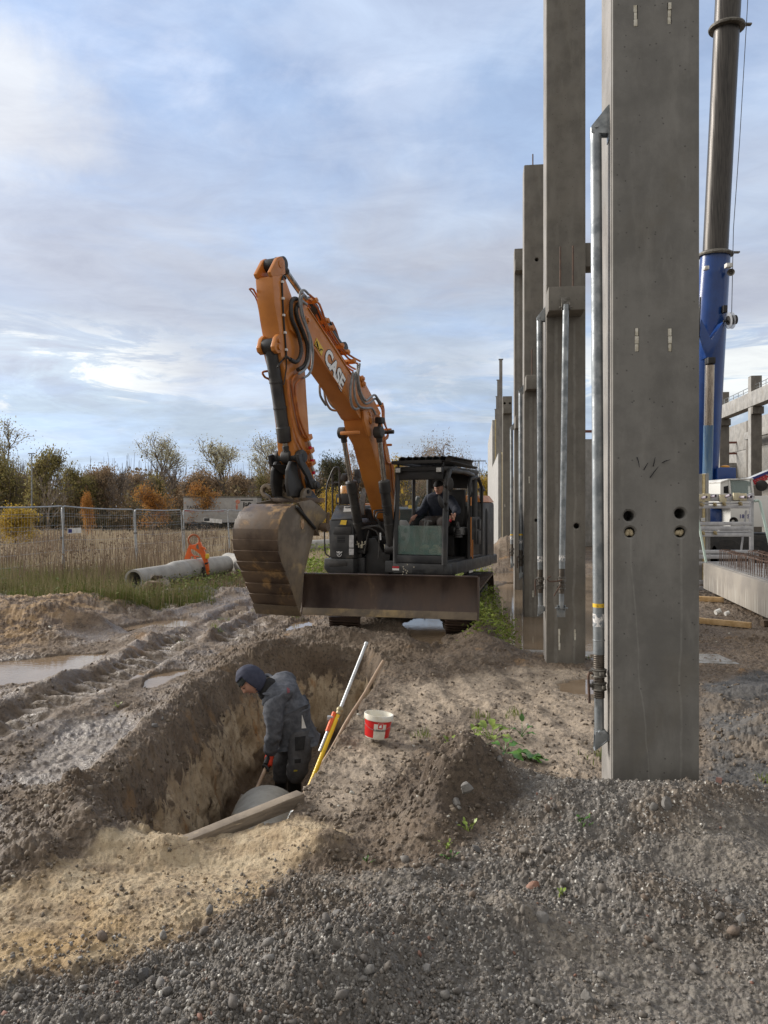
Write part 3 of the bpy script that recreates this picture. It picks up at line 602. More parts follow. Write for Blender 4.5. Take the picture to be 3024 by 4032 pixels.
# nearest
f1, c1r, c1m = column('thick grey precast column nearest the camera with four round holes, its foot in gravel', 1.50, 4.86, .55, .40, 9.0,
    holes=[(2477, 2032, .034), (2678, 2022, .034), (2481, 2096, .034), (2679, 2096, .034)],
    slots=[(2503, 20, 105), (2636, 10, 95), (2508, 1292, 1385), (2638, 1292, 1385)], streaks=[(2484, 2112, .007), (2683, 2112, .010)], base=(.205, .198, .182))
for (a, c, rot) in ((2481, 2098, 0), (2679, 2098, .8)):      # lumps of foam in the lower sockets
    q = f1.Y(a, c, 0); m = MB(); R = Matrix.Rotation(rot, 3, 'Y')
    m.ell((q.x - .011, .035, q.z), .017, .02, .026, 12, 8, R @ Matrix.Rotation(.35, 3, 'Y')); m.ell((q.x + .012, .037, q.z), .017, .02, .025, 12, 8, R @ Matrix.Rotation(-.35, 3, 'Y'))
    m.build('foam_plug', M_yfoam, c1r)
m = MB()     # paler strip over the left face: side light painted into its colour
m.bb((-.0035, .024, -.2), (.0005, .396, 8.99)); m.build('lit_side_face', M_side, c1r)
for k, (a, b_, c, d_) in enumerate(((2508, 1800, 2518, 1840), (2535, 1850, 2552, 1822), (2560, 1880, 2592, 1838), (2572, 1836, 2580, 1800), (2608, 1822, 2640, 1810))):
    q = f1.Y(a, b_, -.004); q2 = f1.Y(c, d_, -.012); m = MB(); m.tube([q, (q + q2) / 2 + V(0, -.006, .004), q2], [.0035, .003, .0015], 5); m.build('wire_stub', M_black, c1r)
f2, c2r, c2m = column('tall precast column with a square corbel and two props, beside the brown puddle', 2.02, 9.20, .475, .40, 13.0,
    corbels=[(2159, 2305, 1128, 1219, .32)], holes=[(2270, 2071, .034)], slots=[(2202, 2476, 2560), (2264, 2478, 2521)],
    bars=[(2206, 972, 1128, .16), (2256, 968, 1128, .16)], base=(.178, .164, .140), streaks=[(2190, 1262, .03), (2262, 1262, .02)])
m = MB(); a = f2.Y(2306, 968, .2); m.bb((.46, .08, a.z - .30), (.66, .36, a.z)); m.build('corbel', c2m, c2r, bevel=.015)
m = MB(); m.bb((-.003, .022, -.2), (.0005, .396, 12.99)); m.build('lit_side_face', M_side, c2r)
f3, c3r, c3m = column('third precast column in the row, its flat top with a rebar stub', 2.557, 13.5, .47, .40, 8.19,
    corbels=[(2071, 2150, 1476, 1531, .30)], holes=[(2113, 1022, .032), (2111, 2049, .028), (2141, 2052, .028)], slots=[(2084, 1876, 1903), (2099, 2325, 2352)],
    bars=[(2094, 1376, 1478, .15)], base=(.178, .164, .140), bars_top=(.17,), streaks=[(2090, 1560, .04), (2108, 1560, .03)])
m = MB(); m.bb((-.003, .022, -.2), (.0005, .396, 8.18)); m.build('lit_side_face', M_side, c3r)
f4, c4r, c4m = column('fourth precast column in the row with an upper and a lower corbel', 3.157, 17.9, .47, .40, 8.2,
    corbels=[(2028, 2090, 1020, 1062, .30), (2029, 2090, 1636, 1684, .30)], base=(.178, .164, .140), streaks=[(2040, 1075, .05)])
m = MB(); m.bb((-.003, .022, -.2), (.0005, .396, 8.19)); m.build('lit_side_face', M_side, c4r)
f5, c5r, c5m = column('farthest and shortest precast column behind the dark earth heap', 4.27, 26.6, .33, .35, 5.93,
    corbels=[(1981, 2015, 1602, 1627, .25)], holes=[(1987, 1588, .04), (2008, 1588, .04)], slots=[(1988, 1985, 1996)], base=(.178, .164, .140))
# flat wet footing slab under the second column and a pad under the third
m = MB(); m.prism([(p[0], p[1], -.05) for p in PAD], (0, 0, .062)); o = m.build('footing_slab', mat('wet_footing', (.30, .29, .27), (.16, .14, .11), 5, .25, .6, world=True), bevel=.008)
tag(o, 'thin wet concrete footing slab under the tall column with two props', 'footing')

def prop(label, top, foot, zc, face, rad=.038, hook=False, plate='side', bands=()):
    """push-pull prop hanging beside a column; face = heading of the column from the tube"""
    top = Vector(top); foot = Vector(foot); r = thing('push_pull_prop', label, 'steel prop', tuple(foot), face, 'steel push-pull props hanging on the columns')
    t = Vector((0, 0, top.z - foot.z)); off = ROOT[r.name].inverted() @ top; ax = off.normalized(); P = lambda z: ax * (z / ax.z)
    H = off.z; cz = zc - foot.z; s = rad / .038
    m = MB(); m.lathe(P(cz + .16), P(H), [(0, rad), ((H - cz - .16) / ax.z, rad)], 18); m.lathe(P(cz + .15 + .10), P(H), [(0, rad * 1.06), (.004, rad * 1.09), (.008, rad * 1.06)], 18, True)
    m.build('outer_tube', M_galv, r)
    m = MB(); prof = [];  z = 0
    while z < .30: prof += [(z, rad * .93), (z + .006, rad * 1.0), (z + .012, rad * .93)]; z += .014
    m.lathe(P(cz - .135), P(H), prof, 16); m.build('threaded_sleeve', M_thread, r)
    m = MB(); m.cyl(P(.10), P(cz - .12), rad * .84, 16); m.build('inner_tube', M_galv, r)
    m = MB()
    for dz in (-.055, .035):
        m.lathe(P(cz + dz - .028), P(H), [(0, rad * 1.1), (.004, rad * 1.38), (.012, rad * 1.2), (.042, rad * 1.2), (.050, rad * 1.4), (.056, rad * 1.1)], 20)
        for k in range(3):
            a = k * 2.1 + dz * 20; m.box(P(cz + dz) + V(math.cos(a), math.sin(a), 0) * rad * 1.32, (.026 * s, .026 * s, .024 * s), Matrix.Rotation(a, 3, 'Z'))
    m.build('locking_collar', M_cast, r, bevel=.002)
    c = P(cz + .03); m = MB()
    if hook: m.tube([c + V(0, -rad * 1.3, 0), c + V(-.07, -.06, -.015), c + V(-.15, -.06, -.02), c + V(-.175, -.06, .005), c + V(-.16, -.06, .035), c + V(-.13, -.06, .04)], .009, 7); m.tube([c + V(-.02, -.05, -.06), c + V(-.06, -.06, -.12), c + V(-.10, -.07, -.19)], .008, 7)
    else: m.tube([c + V(-rad * 1.2, -.01, .0), c + V(-rad * 1.75, -.015, .004), c + V(-rad * 1.9, -.015, -.02), c + V(-rad * 1.7, -.015, -.20)], .0095, 7)
    m.build('crank_handle', M_rust, r)
    if plate == 'side':          # triangular cheek plates, above against the column, below hanging free
        for z0, sg, nm in ((H, 1, 'top_bracket'), (0, -1, 'foot_bracket')):
            m = MB()
            for yy in (-rad * .95, rad * .75):
                if sg > 0: A = [P(H) + V(-.035, yy, -.045), P(H) + V(-.035, yy, .0), P(H) + V(.075, yy, .135), P(H) + V(.085, yy, .135), P(H) + V(.085, yy, -.055)]
                else: A = [P(.13) + V(-.03, yy, .0), P(.13) + V(.03, yy, .01), P(.13) + V(.065, yy, -.03), P(.13) + V(.05, yy, -.05), P(0) + V(-.035, yy, 0.0)]
                m.prism(A, (0, .007, 0))
            if sg > 0: m.bb(P(H) + V(.077, -rad, -.10), P(H) + V(.087, rad, .135))
            else: m.prism([P(0) + V(-.038, -rad, 0), P(0) + V(-.03, -rad, .0), P(.13) + V(.068, -rad, -.05), P(.13) + V(.075, -rad, -.038)][::1], (0, rad * 1.9, 0))
            m.cyl(P(H if sg > 0 else .13) + V(0, -rad * 1.25, -.005), P(H if sg > 0 else .13) + V(0, rad * 1.2, -.005), .014, 8)
            m.build(nm, M_galv, r, bevel=.002)
    else:
        m = MB(); m.bb(P(H) + V(-.05, .04, -.06), P(H) + V(.05, .05, .10)); m.bb(P(H) + V(-.05, -.02, -.06), P(H) + V(-.043, .045, .03)); m.bb(P(H) + V(.043, -.02, -.06), P(H) + V(.05, .045, .03))
        m.cyl(P(H) + V(-.075, 0, -.03), P(H) + V(.075, 0, -.03), .012, 8); m.cyl(P(H) + V(0, .06, .06), P(H) + V(0, .03, .06), .018, 8); m.build('top_bracket', M_cast, r, bevel=.002)
        m = MB(); m.bb(P(.0) + V(-.05, .02, -.01), P(.0) + V(.05, .03, .13)); m.bb(P(0) + V(-.05, -.02, .07), P(0) + V(-.043, .025, .14)); m.bb(P(0) + V(.043, -.02, .07), P(0) + V(.05, .025, .14)); m.cyl(P(.10) + V(-.075, 0, 0), P(.10) + V(.075, 0, 0), .012, 8)
        m.build('foot_bracket', M_galv, r, bevel=.002)
    for (z, h, mt) in bands:
        m = MB(); m.lathe(P(z - foot.z), P(H), [(0, rad * 1.012), (h, rad * 1.012)], 18); m.build('label_band', mt, r)
    return r
zz = lambda y, Y: CZ - (y - PY) / FL * Y
p1 = prop('long galvanised prop with a yellow label band, close left of the nearest column', (S(2346, 505, 4.99)), (1.455, 5.0, zz(2950, 5.0)), zz(2668, 5.0), ROWA,
     bands=((zz(2390, 5), .026, M_ylab), (zz(2465, 5), .085, M_label)))
m = MB(); lettering(m, 'Dave', .02, (ROOT[p1.name] @ V(-.004, -.0388, zz(2383, 5) - zz(2950, 5)))[:], V(1, 0, 0), V(0, 0, 1), .0006); m.build('band_writing', M_black, p1, world=True)
prop('prop hanging on the left side of the tall column', S(2124, 1250, 9.35), S(2128, 2425, 9.35), zz(2292, 9.35), ROWA, .035, bands=((zz(2215, 9.35), .08, M_label),))
prop('prop with a hooked handle hanging in front of the square corbel', S(2228, 1200, 8.78), S(2210, 2428, 8.78), zz(2292, 8.78), ROWA, .036, True, 'front', bands=((zz(2210, 8.78), .07, M_label),))
prop('slim prop hanging left of the third column', S(2050, 1538, 13.65), S(2051, 2283, 13.65), zz(2200, 13.65), ROWA, .037, bands=((zz(2140, 13.65), .06, M_label), (zz(2108, 13.65), .03, M_ylab)))
prop('slim prop hanging left of the fourth column before the earth heap', S(2014, 1684, 18.05), S(2016, 2238, 18.05), zz(2168, 18.05), ROWA, .038, bands=((zz(2124, 18.05), .07, M_label), (zz(2108, 18.05), .03, M_ylab)))
prop('thin prop in the gap between the third and fourth columns', S(2061, 1656, 17.5), S(2062, 2240, 17.5), zz(2168, 17.5), ROWA, .036, False, 'front')

# wall panels and steel posts at the far end of the row
M_panel = concrete('panel_concrete', (.38, .375, .36), pores=False); M_ins = mat('yellow_insulation', (.62, .52, .30), (.50, .40, .20), 8, .85)
e = V(.124, .992, 0).normalized(); pr_ = V(.992, -.124, 0).normalized()
def wall_panel(label, x, y, L, z0, z1):
    r = thing('wall_panel', label, 'wall panel', (x, y, 0), ROWA)
    for nm, a, b_, mt in (('outer_leaf', 0, .13, M_panel), ('insulation', .132, .24, M_ins), ('inner_leaf', .242, .36, M_conc_w)):
        m = MB(); z_ = z1 - (.0 if nm != 'outer_leaf' else .03)
        if nm == 'outer_leaf':
            n = max(2, int(L / 4.5)); 
            for k in range(n): m.bb((a, L * k / n + .012, z0), (b_, L * (k + 1) / n - .004, z_))
        else: m.bb((a, 0, z0), (b_, L, z_))
        m.build(nm, mt, r, bevel=.01)
    return r
wall_panel('pale sandwich wall panel with a yellow insulation edge, nearest of the cladding', 4.24, 27.5, 10, .15, 3.98)
wall_panel('taller pale sandwich wall panel farther along the row', 5.50, 37.6, 14, .15, 6.4)
for k, (xx, Y, yt) in enumerate(((1972, 29, 1416), (1963, 33, 1497), (1958, 37, 1562), (1953, 41, 1612))):
    q = S(xx, yt, Y); r = thing('steel_post', ('tallest', 'second', 'third', 'lowest')[k] + ' slim grey steel post rising stepwise above the pale wall panels', 'steel post', (q.x, q.y, 0), ROWA, 'slim steel posts above the wall panels')
    m = MB(); m.bb((-.06, -.10, 0), (.06, -.09, q.z)); m.bb((-.06, .09, 0), (.06, .10, q.z)); m.bb((-.005, -.09, 0), (.005, .09, q.z)); m.build('profile', M_side, r)
    m = MB(); m.bb((-.09, -.12, q.z), (.09, .12, q.z + .012)); m.build('cap_plate', M_galv, r)
# ---------------------------------------------------------------- the hall frame, crane and stacked precast on the right
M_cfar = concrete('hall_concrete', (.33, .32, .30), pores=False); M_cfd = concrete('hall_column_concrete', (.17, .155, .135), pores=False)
M_cwall = concrete('hall_cladding', (.29, .28, .26), pores=False); M_dark = mat('dark_opening', (.012, .012, .014), None, rough=.9)
HR = -math.atan2(.9, 5.7); hall = thing('hall_frame', 'big precast concrete hall frame with grey wall panels behind the crane', 'building', (20.6, 45.4, 0), HR)
hx = lambda: None
def hb(name, a, b_, mt, bev=.03):
    m = MB(); m.bb(a, b_); return m.build(name, mt, hall, bevel=bev)
for k, ly in enumerate((11.6, 5.8, 0, -5.75, -11.5)):
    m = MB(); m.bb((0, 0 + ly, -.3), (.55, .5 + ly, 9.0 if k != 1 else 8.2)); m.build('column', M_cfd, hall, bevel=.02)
    m = MB(); m.bb((-.004, ly + .02, -.3), (.0, ly + .48, 8.95 if k != 1 else 8.15)); m.build('lit_column_side', M_cfar, hall)  # paler overlay on the left face, light put into the colour
    m = MB(); m.bb((-.02, ly - .30, 6.92), (.56, ly - .002, 7.31)); m.build('corbel', M_cfd, hall, bevel=.02)
    if k: m = MB(); m.bb((-.05, ly - .28, 7.33), (.50, ly + 5.45, 8.12)); m.build('roof_beam', M_cfar, hall, bevel=.02)
    m = MB(); m.bb((5.2, ly, -.3), (5.6, ly + .4, 8.5)); m.build('inner_column', M_cfd, hall, bevel=.02)
    if k:
        for z in (3.55, 7.0): m = MB(); m.bb((4.9, ly - .02, z), (5.19, ly + 5.7, z + .55)); m.build('tie_beam', M_cfar, hall, bevel=.02)
m = MB()
for k in range(7):
    for j in range(4): m.bb((6.0, -14 + k * 5.5 + .02, j * 2.25 - .2), (6.2, -14 + (k + 1) * 5.5 - .01, j * 2.25 + 2.02))
m.build('wall', M_cwall, hall, bevel=.015)
m = MB(); m.bb((-8, 17, 0), (6.3, 17.4, 5.6)); m.build('far_wall', M_cwall, hall)
m = MB(); m.bb((-1.6, 16.9, 0), (5.2, 16.98, 4.7)); m.build('gate_opening', M_dark, hall)
for z in (6.3, 7.2): m = MB(); m.bb((-6, 16.9, z), (6, 17.1, z + .16)); m.build('steel_beam', mat('red_oxide', (.16, .06, .045), None, rough=.7), hall)
m = MB()
for k in range(26):      # safety netting posts and rails on the roof edge
    y0 = -11 + k * .9; m.tube([(.2, y0, 8.12), (.2, y0, 8.5)], .02, 4)
m.tube([(.2, -11.3, 8.5), (.2, 12, 8.5)], .018, 4); m.tube([(.2, -11.3, 8.32), (.2, 12, 8.32)], .014, 4); m.build('edge_rail', M_galv, hall)

# low grey cladding seen between the columns
wl_ = thing('site_wall', 'long low grey precast wall seen far off between the columns', 'wall', (9.6, 36.5, 0), .03)
m = MB(); 
for k in range(4): m.bb((-1.2 + k * 1.3, 0, 0), (.08 + k * 1.3, .25, 5.30))
m.build('panel', M_cwall, wl_, bevel=.02); m = MB(); m.bb((-1.5, -.05, 5.62), (4.2, .08, 5.74)); m.build('steel_rail', bpy.data.materials['red_oxide'], wl_)
m = MB(); [m.bb((-1.3 + k * 2.6, -.04, 5.3), (-1.22 + k * 2.6, .04, 5.62)) for k in range(3)]; m.build('rail_post', M_galv, wl_)

# mobile crane
M_blue = mat('blue_crane_paint', (.006, .040, .18), (.008, .052, .22), 2, .32, coat=.3); M_blue2 = mat('light_blue_steel', (.05, .12, .24), (.10, .16, .22), 2, .35, coat=.2, stretch=(4, 4, .3))
M_chrome = mat('telescope_steel', (.035, .032, .030), (.085, .078, .070), 3, .28, .5, metal=.5, stretch=(8, 8, .05), lo=.3, hi=.7); M_rod = mat('polished_rod', (.42, .36, .30), (.26, .22, .18), 6, .22, metal=.85, stretch=(6, 6, .05))
M_cabw = mat('cream_white_paint', (.66, .66, .63), None, rough=.35, coat=.3); M_blk = mat('black_rubber', (.016, .016, .017), (.03, .028, .026), 8, .65)
M_glass = mat('tinted_glass', (.35, .45, .43), None, rough=.03, alpha=.42, spec=.8); M_navy = mat('navy_print', (.02, .025, .16), None, rough=.5); M_redp = mat('red_print', (.42, .02, .03), None, rough=.5)
crane = thing('mobile_crane', 'blue and white mobile crane with a tall telescopic boom behind the nearest column', 'crane', (11.5, 26, 0), 0)
def lam(p, q, t): return p * (1 - t) + q * t
P0 = S(2750, 1985, 27.0); P1 = S(2817, 1003, 26.0); P2 = S(2884, -330, 25.2)
def boomsec(name, A, Bq, ra, rb, mt, n=20, flat=.9):
    m = MB(); m.tube([A, Bq], [ra, rb], n, True, flat); return m.build(name, mt, crane, True, smooth=50)
bs = boomsec('boom_base_section', P0, P1, .62, .50, M_blue)
boomsec('boom_telescope_section', P1 - (P1 - P0).normalized() * .3, P2, .425, .425, M_chrome)
ax_ = (P2 - P1).normalized()
for t, nm in ((0.0, 'boom_collar'), ((1003 - 100) / 1333., 'boom_collar')):
    c = lam(P1, P2, t); m = MB(); m.lathe(c - ax_ * .06, c + ax_, [(0, .5), (.0, .58), (.05, .60), (.10, .58), (.16, .47)], 24); o = m.build(nm, M_cast, crane, True)
    m = MB(); m.box(c + V(.66, -.1, .05), (.26, .12, .05)); m.build('rope_guide', M_cast, crane, True)
# gusset plate and lift cylinder
q = [S(a, c, 25.35) for a, c in ((2756, 1320), (2762, 1255), (2802, 1338), (2848, 1265), (2844, 1305), (2802, 1408), (2782, 1408), (2768, 1370))]; m = MB(); m.prism(q, (0, .5, 0)); m.build('cylinder_lug', M_blue, crane, True, bevel=.02)
m = MB(); m.box(S(2796, 1422, 25.3), (.26, .3, .22)); m.build('cylinder_head', M_blk, crane, True, bevel=.03)
m = MB(); m.cyl(S(2795, 1438, 25.3), S(2790, 1680, 25.5), .155, 22); m.build('cylinder_rod', M_rod, crane, True)
m = MB(); m.cyl(S(2790, 1674, 25.5), S(2782, 2010, 25.9), .165, 22); m.build('cylinder_barrel', M_blue2, crane, True)
for (a, c, w_, h_) in ((2780, 1056, .14, .12), (2868, 1046, .2, .14)):
    m = MB(); m.box(S(a, c, 25.35), (w_, .2, h_)); m.cyl(S(a, c, 25.24), S(a, c, 25.2), h_ * .4, 12); m.build('work_light', M_white, crane, True, bevel=.02)
m = MB(); m.lathe(S(2878, 1072, 25.6), S(2878, 1072, 25.2), [(0, .04), (.1, .05), (.18, .12), (.2, .125), (.19, .10), (.1, .03)], 20); m.build('horn', M_cast, crane, True)
m = MB(); m.tube([S(2848, 1265, 25.6), S(2866, 1264, 25.6)], .04, 8); m.lathe(S(2866, 1262, 25.6), S(2898, 1258, 25.6), [(0, .16), (.28, .16)], 18); m.build('cable_reel', M_blk, crane, True)
for a in (2867, 2880): m = MB(); m.lathe(S(a, 1262, 25.6), S(a + 30, 1258, 25.6), [(0, .02), (0, .29), (.02, .29), (.02, .02)], 24); m.build('reel_flange', mat('clear_plastic', (.5, .52, .55), None, rough=.2, alpha=.45), crane, True)
m = MB(); m.tube([S(2881, 1232, 25.6), S(2888, 900, 25.4), S(2912, 560, 25.1), S(2940, 80, 24.8), S(2962, -330, 24.6)], .012, 5); m.build('sensor_cable', M_blk, crane, True)
m = MB(); m.box(S(2852, 1218, 25.7), (.14, .2, .24)); m.build('junction_box', M_blk, crane, True, bevel=.01)
m = MB(); m.tube([S(2758, 1170, 25.4), S(2752, 1300, 25.4), S(2746, 1480, 25.4), S(2744, 1800, 25.6)], .03, 6); m.build('hose', M_blk, crane, True)
# cab
def cq(L, Y): return [S(a, c, Y) for a, c in L]
CY = 24.0
m = MB(); m.prism(cq([(2836, 1900), (2868, 1888), (2872, 1945), (2877, 2000), (2836, 2000)], CY), (0, 1.9, 0)); m.build('cab_body', M_cabw, crane, True, bevel=.03)
m = MB(); m.prism(cq([(2836, 1897), (2870, 1885), (2966, 1883), (2968, 1888), (2870, 1890), (2838, 1902)], CY - .05), (0, 2.0, 0)); m.build('cab_roof', M_white, crane, True, bevel=.01)
for L in ([(2868, 1888), (2875, 1888), (2882, 1960), (2873, 1960)], [(2956, 1888), (2963, 1888), (2972, 1960), (2963, 1960)], [(2873, 1952), (2972, 1952), (2972, 1962), (2873, 1962)]):
    m = MB(); m.prism(cq(L, CY - .02), (0, .08, 0)); m.build('cab_pillar', M_cabw, crane, True, bevel=.01)
m = MB(); m.prism(cq([(2876, 1891), (2956, 1891), (2963, 1952), (2882, 1952)], CY + .02), (0, .02, 0)); m.build('windscreen', M_glass, crane, True)
m = MB(); m.prism(cq([(2850, 1916), (2867, 1912), (2869, 1943), (2850, 1942)], CY - .012), (0, .01, 0)); m.build('side_window', M_dark, crane, True)
m = MB(); m.box(S(2905, 1945, CY + 1.0), (.5, .5, .9)); m.build('cab_seat', M_blk, crane, True, bevel=.08)
m = MB(); m.bb(S(2876, 2075, CY), S(3010, 1955, CY + 1.6)); m.build('engine_cover', M_cabw, crane, True, bevel=.03)
m = MB(); lettering(m, '1815', .175, S(2931, 2034, CY - .004)[:], V(1, 0, 0), V(0, 0, 1), .002, .004); m.build('number_lettering', M_navy, crane, True)
m = MB(); m.lathe(S(2889, 2052, CY + .1), S(2889, 2052, CY - .4), [(0, .03), (.1, .05), (.2, .12), (.22, .13), (.2, .11), (.1, .03)], 20); m.build('siren', M_blk, crane, True)
m = MB(); m.prism(cq([(2796, 2003), (2852, 2003), (2860, 2056), (2796, 2060)], CY + .6), (0, 1.5, 0)); m.build('turntable', M_blue, crane, True, bevel=.04)
m = MB(); m.prism(cq([(2824, 1844), (2838, 1840), (2899, 1841), (2899, 1902), (2838, 1908), (2824, 1915)], CY + 2.2), (0, 1.0, 0)); m.build('winch_housing', M_blue, crane, True, bevel=.03)
m = MB(); m.ell(S(2855, 1838, CY + 2.5), .17, .12, .06); m.build('beacon', mat('amber_beacon', (.75, .33, .03), None, rough=.3), crane, True)
m = MB(); m.prism(cq([(2806, 1900), (2812, 1888), (2838, 1925), (2838, 1945), (2806, 1945)], CY + 1.6), (0, .5, 0)); m.tube(cq([(2804, 1908), (2836, 1936)], CY + 1.5), .03, 6); m.build('rope_drum_frame', M_blue, crane, True, bevel=.02)
m = MB(); m.bb(S(2730, 2240, CY - .3), S(3120, 2095, CY + 2.4)); m.build('carrier_frame', M_blk, crane, True, bevel=.05)
for a in (2762, 2862, 2975):
    c = S(a, 2190, CY - .3); w = MB(); w.lathe(c + V(0, .35, 0), c - V(0, 1, 0), [(0, .3), (0, .55), (.05, .62), (.3, .62), (.36, .54), (.36, .32), (.28, .3), (.28, .05)], 26); w.build('wheel', M_blk, crane, True)
# white jib stowed to the right, with lettering
q = cq([(2955, 1884), (3060, 1842), (3060, 1876), (2967, 1913)], 24.6); m = MB(); m.prism(q, (0, .5, 0)); m.build('jib', M_cabw, crane, True, bevel=.02)
q = cq([(2950, 1885), (3060, 1840), (3060, 1850), (2956, 1893)], 24.55); m = MB(); m.prism(q, (0, .04, 0)); m.build('jib_stripe', M_navy, crane, True)
d_ = (q[1] - q[0]).normalized(); m = MB(); lettering(m, 'ESSEN', .22, S(3000, 1887, 24.58)[:], d_, V(-d_.z, 0, d_.x), .006, .012); m.build('jib_lettering', M_redp, crane, True)
m = MB(); m.lathe(S(2999, 1912, 24.4), S(2999, 1912, 24.0), [(0, .12), (.02, .18), (.3, .18), (.32, .12)], 18); m.build('flood_light', M_blk, crane, True)

# steel racks with stacked wall panels
M_zinc = mat('bright_galvanised', (.52, .52, .53), (.38, .38, .40), 6, .45, metal=.35, bump=.05); M_cream = mat('cream_timber_block', (.66, .60, .42), (.52, .46, .31), 10, .7); M_mint = mat('mint_green_tube', (.50, .62, .56), None, rough=.5)
M_pvc = mat('lilac_plastic_pipe', (.42, .38, .44), None, rough=.5)
RY = 17.0
rack = thing('panel_rack', 'galvanised steel storage rack with bolted cross beams in front of the crane', 'rack', tuple(S(2850, 2330, RY)), 0)
for (x0, x1, y0, y1, dy, nm) in ((2700, 2963, 1945, 1974, 0, 'top_beam'), (2700, 2958, 1978, 1986, -.03, 'cross_beam'), (2700, 2956, 1989, 2002, -.03, 'cross_beam'), (2700, 2966, 2055, 2069, 0, 'cross_beam'), (2700, 2966, 2072, 2087, 0, 'cross_beam'), (2700, 2960, 2089, 2097, -.03, 'cross_beam'), (2700, 2956, 2099, 2113, -.03, 'cross_beam'), (2700, 2990, 2166, 2180, 0, 'cross_beam'), (2700, 2990, 2184, 2200, 0, 'cross_beam'), (2700, 2960, 2212, 2226, 0, 'cross_beam'), (2700, 2800, 2285, 2300, -.1, 'base_beam'), (2700, 2800, 2310, 2325, -.1, 'base_beam')):
    m = MB(); m.bb(S(x0, y1, RY + dy), S(x1, y0, RY + dy) + V(0, .07, 0)); m.build(nm, M_zinc, rack, True, bevel=.006)
for x0, x1 in ((2962, 2975), (2700, 2712)):
    m = MB(); a = S(x0, 2325, RY); b_ = S(x1, 1941, RY); m.bb(a + V(0, .08, 0), b_ + V(0, .16, 0)); m.build('upright', M_zinc, rack, True, bevel=.006)
m = MB(); m.tube([S(2938, 2010, RY + .3), S(2918, 2170, RY + .3)], .025, 8); m.build('brace', M_zinc, rack, True)
for a, c in ((2762, 1987), (2814, 1986), (2850, 1984), (2914, 1983), (2767, 2099), (2815, 2098), (2772, 2225), (2818, 2223)):
    p = S(a, c, RY - .05); m = MB(); m.lathe(p, p + V(0, -1, 0), [(0, .045), (.02, .045), (.02, .022), (.07, .022)], 8); m.box(p + V(0, -.02, 0), (.11, .02, .03), Matrix.Rotation(.8, 3, 'Y')); m.build('wing_nut', mat('brass_nut', (.40, .33, .20), None, rough=.5, metal=.7) if 'brass_nut' not in bpy.data.materials else bpy.data.materials['brass_nut'], rack, True)
m = MB(); m.tube([S(2744, 2025, RY - .25), S(2780, 2214, RY - .35)], .028, 8); m.build('diagonal_strut', M_mint, rack, True)
m = MB(); m.tube([S(2970, 1973, RY), S(2985, 1971, RY), S(2992, 1976, RY), S(3032, 2150, RY - .3), S(3040, 2200, RY - .35)], .032, 8); m.build('diagonal_strut', M_mint, rack, True)
for k, (a, c) in enumerate(((2757, 1960), (2782, 1958), (2846, 1962), (2900, 1955), (2925, 1957))):
    m = MB(); m.box(S(a, c, RY - .045), (.15, .06, .17)); o = m.build('timber_block', M_cream, bevel=.004); tag(o, 'cream timber block clamped on the top rack beam, number %s from the left' % ('one', 'two', 'three', 'four', 'five')[k], 'timber block', 'cream blocks on the rack')
for k, ((a, c), (a2, c2)) in enumerate((((2745, 1965), (2782, 1957)), ((2784, 1960), (2818, 1953)), ((2838, 1964), (2876, 1949)), ((2893, 1957), (2934, 1958)), ((2936, 1958), (2958, 1956)))):
    m = MB(); A = S(a, c, RY + .1); Bq = S(a2, c2, RY - .22); m.tube([A, Bq], .031, 12, False); m.tube([A, Bq], .025, 12, False)
    o = m.build('plastic_sleeve', M_pvc); tag(o, 'short lilac plastic pipe sleeve poking out over the rack, %s from the left' % ('first', 'second', 'third', 'fourth', 'fifth')[k], 'plastic pipe', 'plastic sleeves on the rack')
st = thing('panel_stack', 'upright stack of grey and cream sandwich panels leaning in the rack', 'wall panels', tuple(S(2770, 2280, RY + .5)), 0)
for x0, x1, yt, mt, nm in ((2744, 2747, 1872, M_rust, 'steel_edge'), (2748, 2765, 1866, M_cwall, 'concrete_leaf'), (2766, 2777, 1866, M_ins, 'insulation'), (2778, 2791, 1864, M_cfar, 'concrete_leaf'), (2793, 2797, 1990, M_cfar, 'concrete_leaf')):
    m = MB(); a = S(x0, 2290, RY + .5); b_ = S(x1, yt, RY + .5); m.bb(a, b_ + V(0, .1 if nm == 'steel_edge' else 2.2, 0)); m.build(nm, mt, st, True, bevel=.008)
m = MB(); m.bb(S(2761, 2052, RY + .48), S(2776, 2039, RY + .49)); m.build('paper_note', M_white, st, True)

# concrete slab with stirrups on timbers
A0 = V(7.16, 16.6, 0); A1 = V(5.55, 8.4, 0); dl = (A1 - A0); Ls = dl.length; dl.normalize(); sr = math.atan2(dl.y, dl.x)
slab = thing('precast_slab', 'long precast concrete beam lying on timbers with rusty stirrups along its top', 'concrete beam', tuple(A0), sr)   # local x runs towards the camera, y to the right in the picture
M_slab = bpy.data.materials.new('streaked_slab'); M_slab.use_nodes = True; t = M_slab.node_tree; pb = t.nodes['Principled BSDF']; b = NB(t); co = b.n('ShaderNodeTexCoord').outputs['Object']; zc_ = b.sep(co)[2]
s_ = b.math('MULTIPLY', b.rng(b.noise(b.map(co, (11, 11, .5)), 1.3, 5, .65), .46, .66), b.rng(b.math('ADD', zc_, b.math('MULTIPLY', b.noise(b.map(co, (6, 6, .1)), 1, 4), .5)), .78, .50))
b.sock(pb.inputs['Base Color'], b.mix(b.math('MULTIPLY', s_, .85), b.mix(b.rng(b.noise(co, 2, 5, .6), .4, .6), (.27, .245, .21), (.22, .20, .175)), (.47, .45, .40))); pb.inputs['Roughness'].default_value = .75
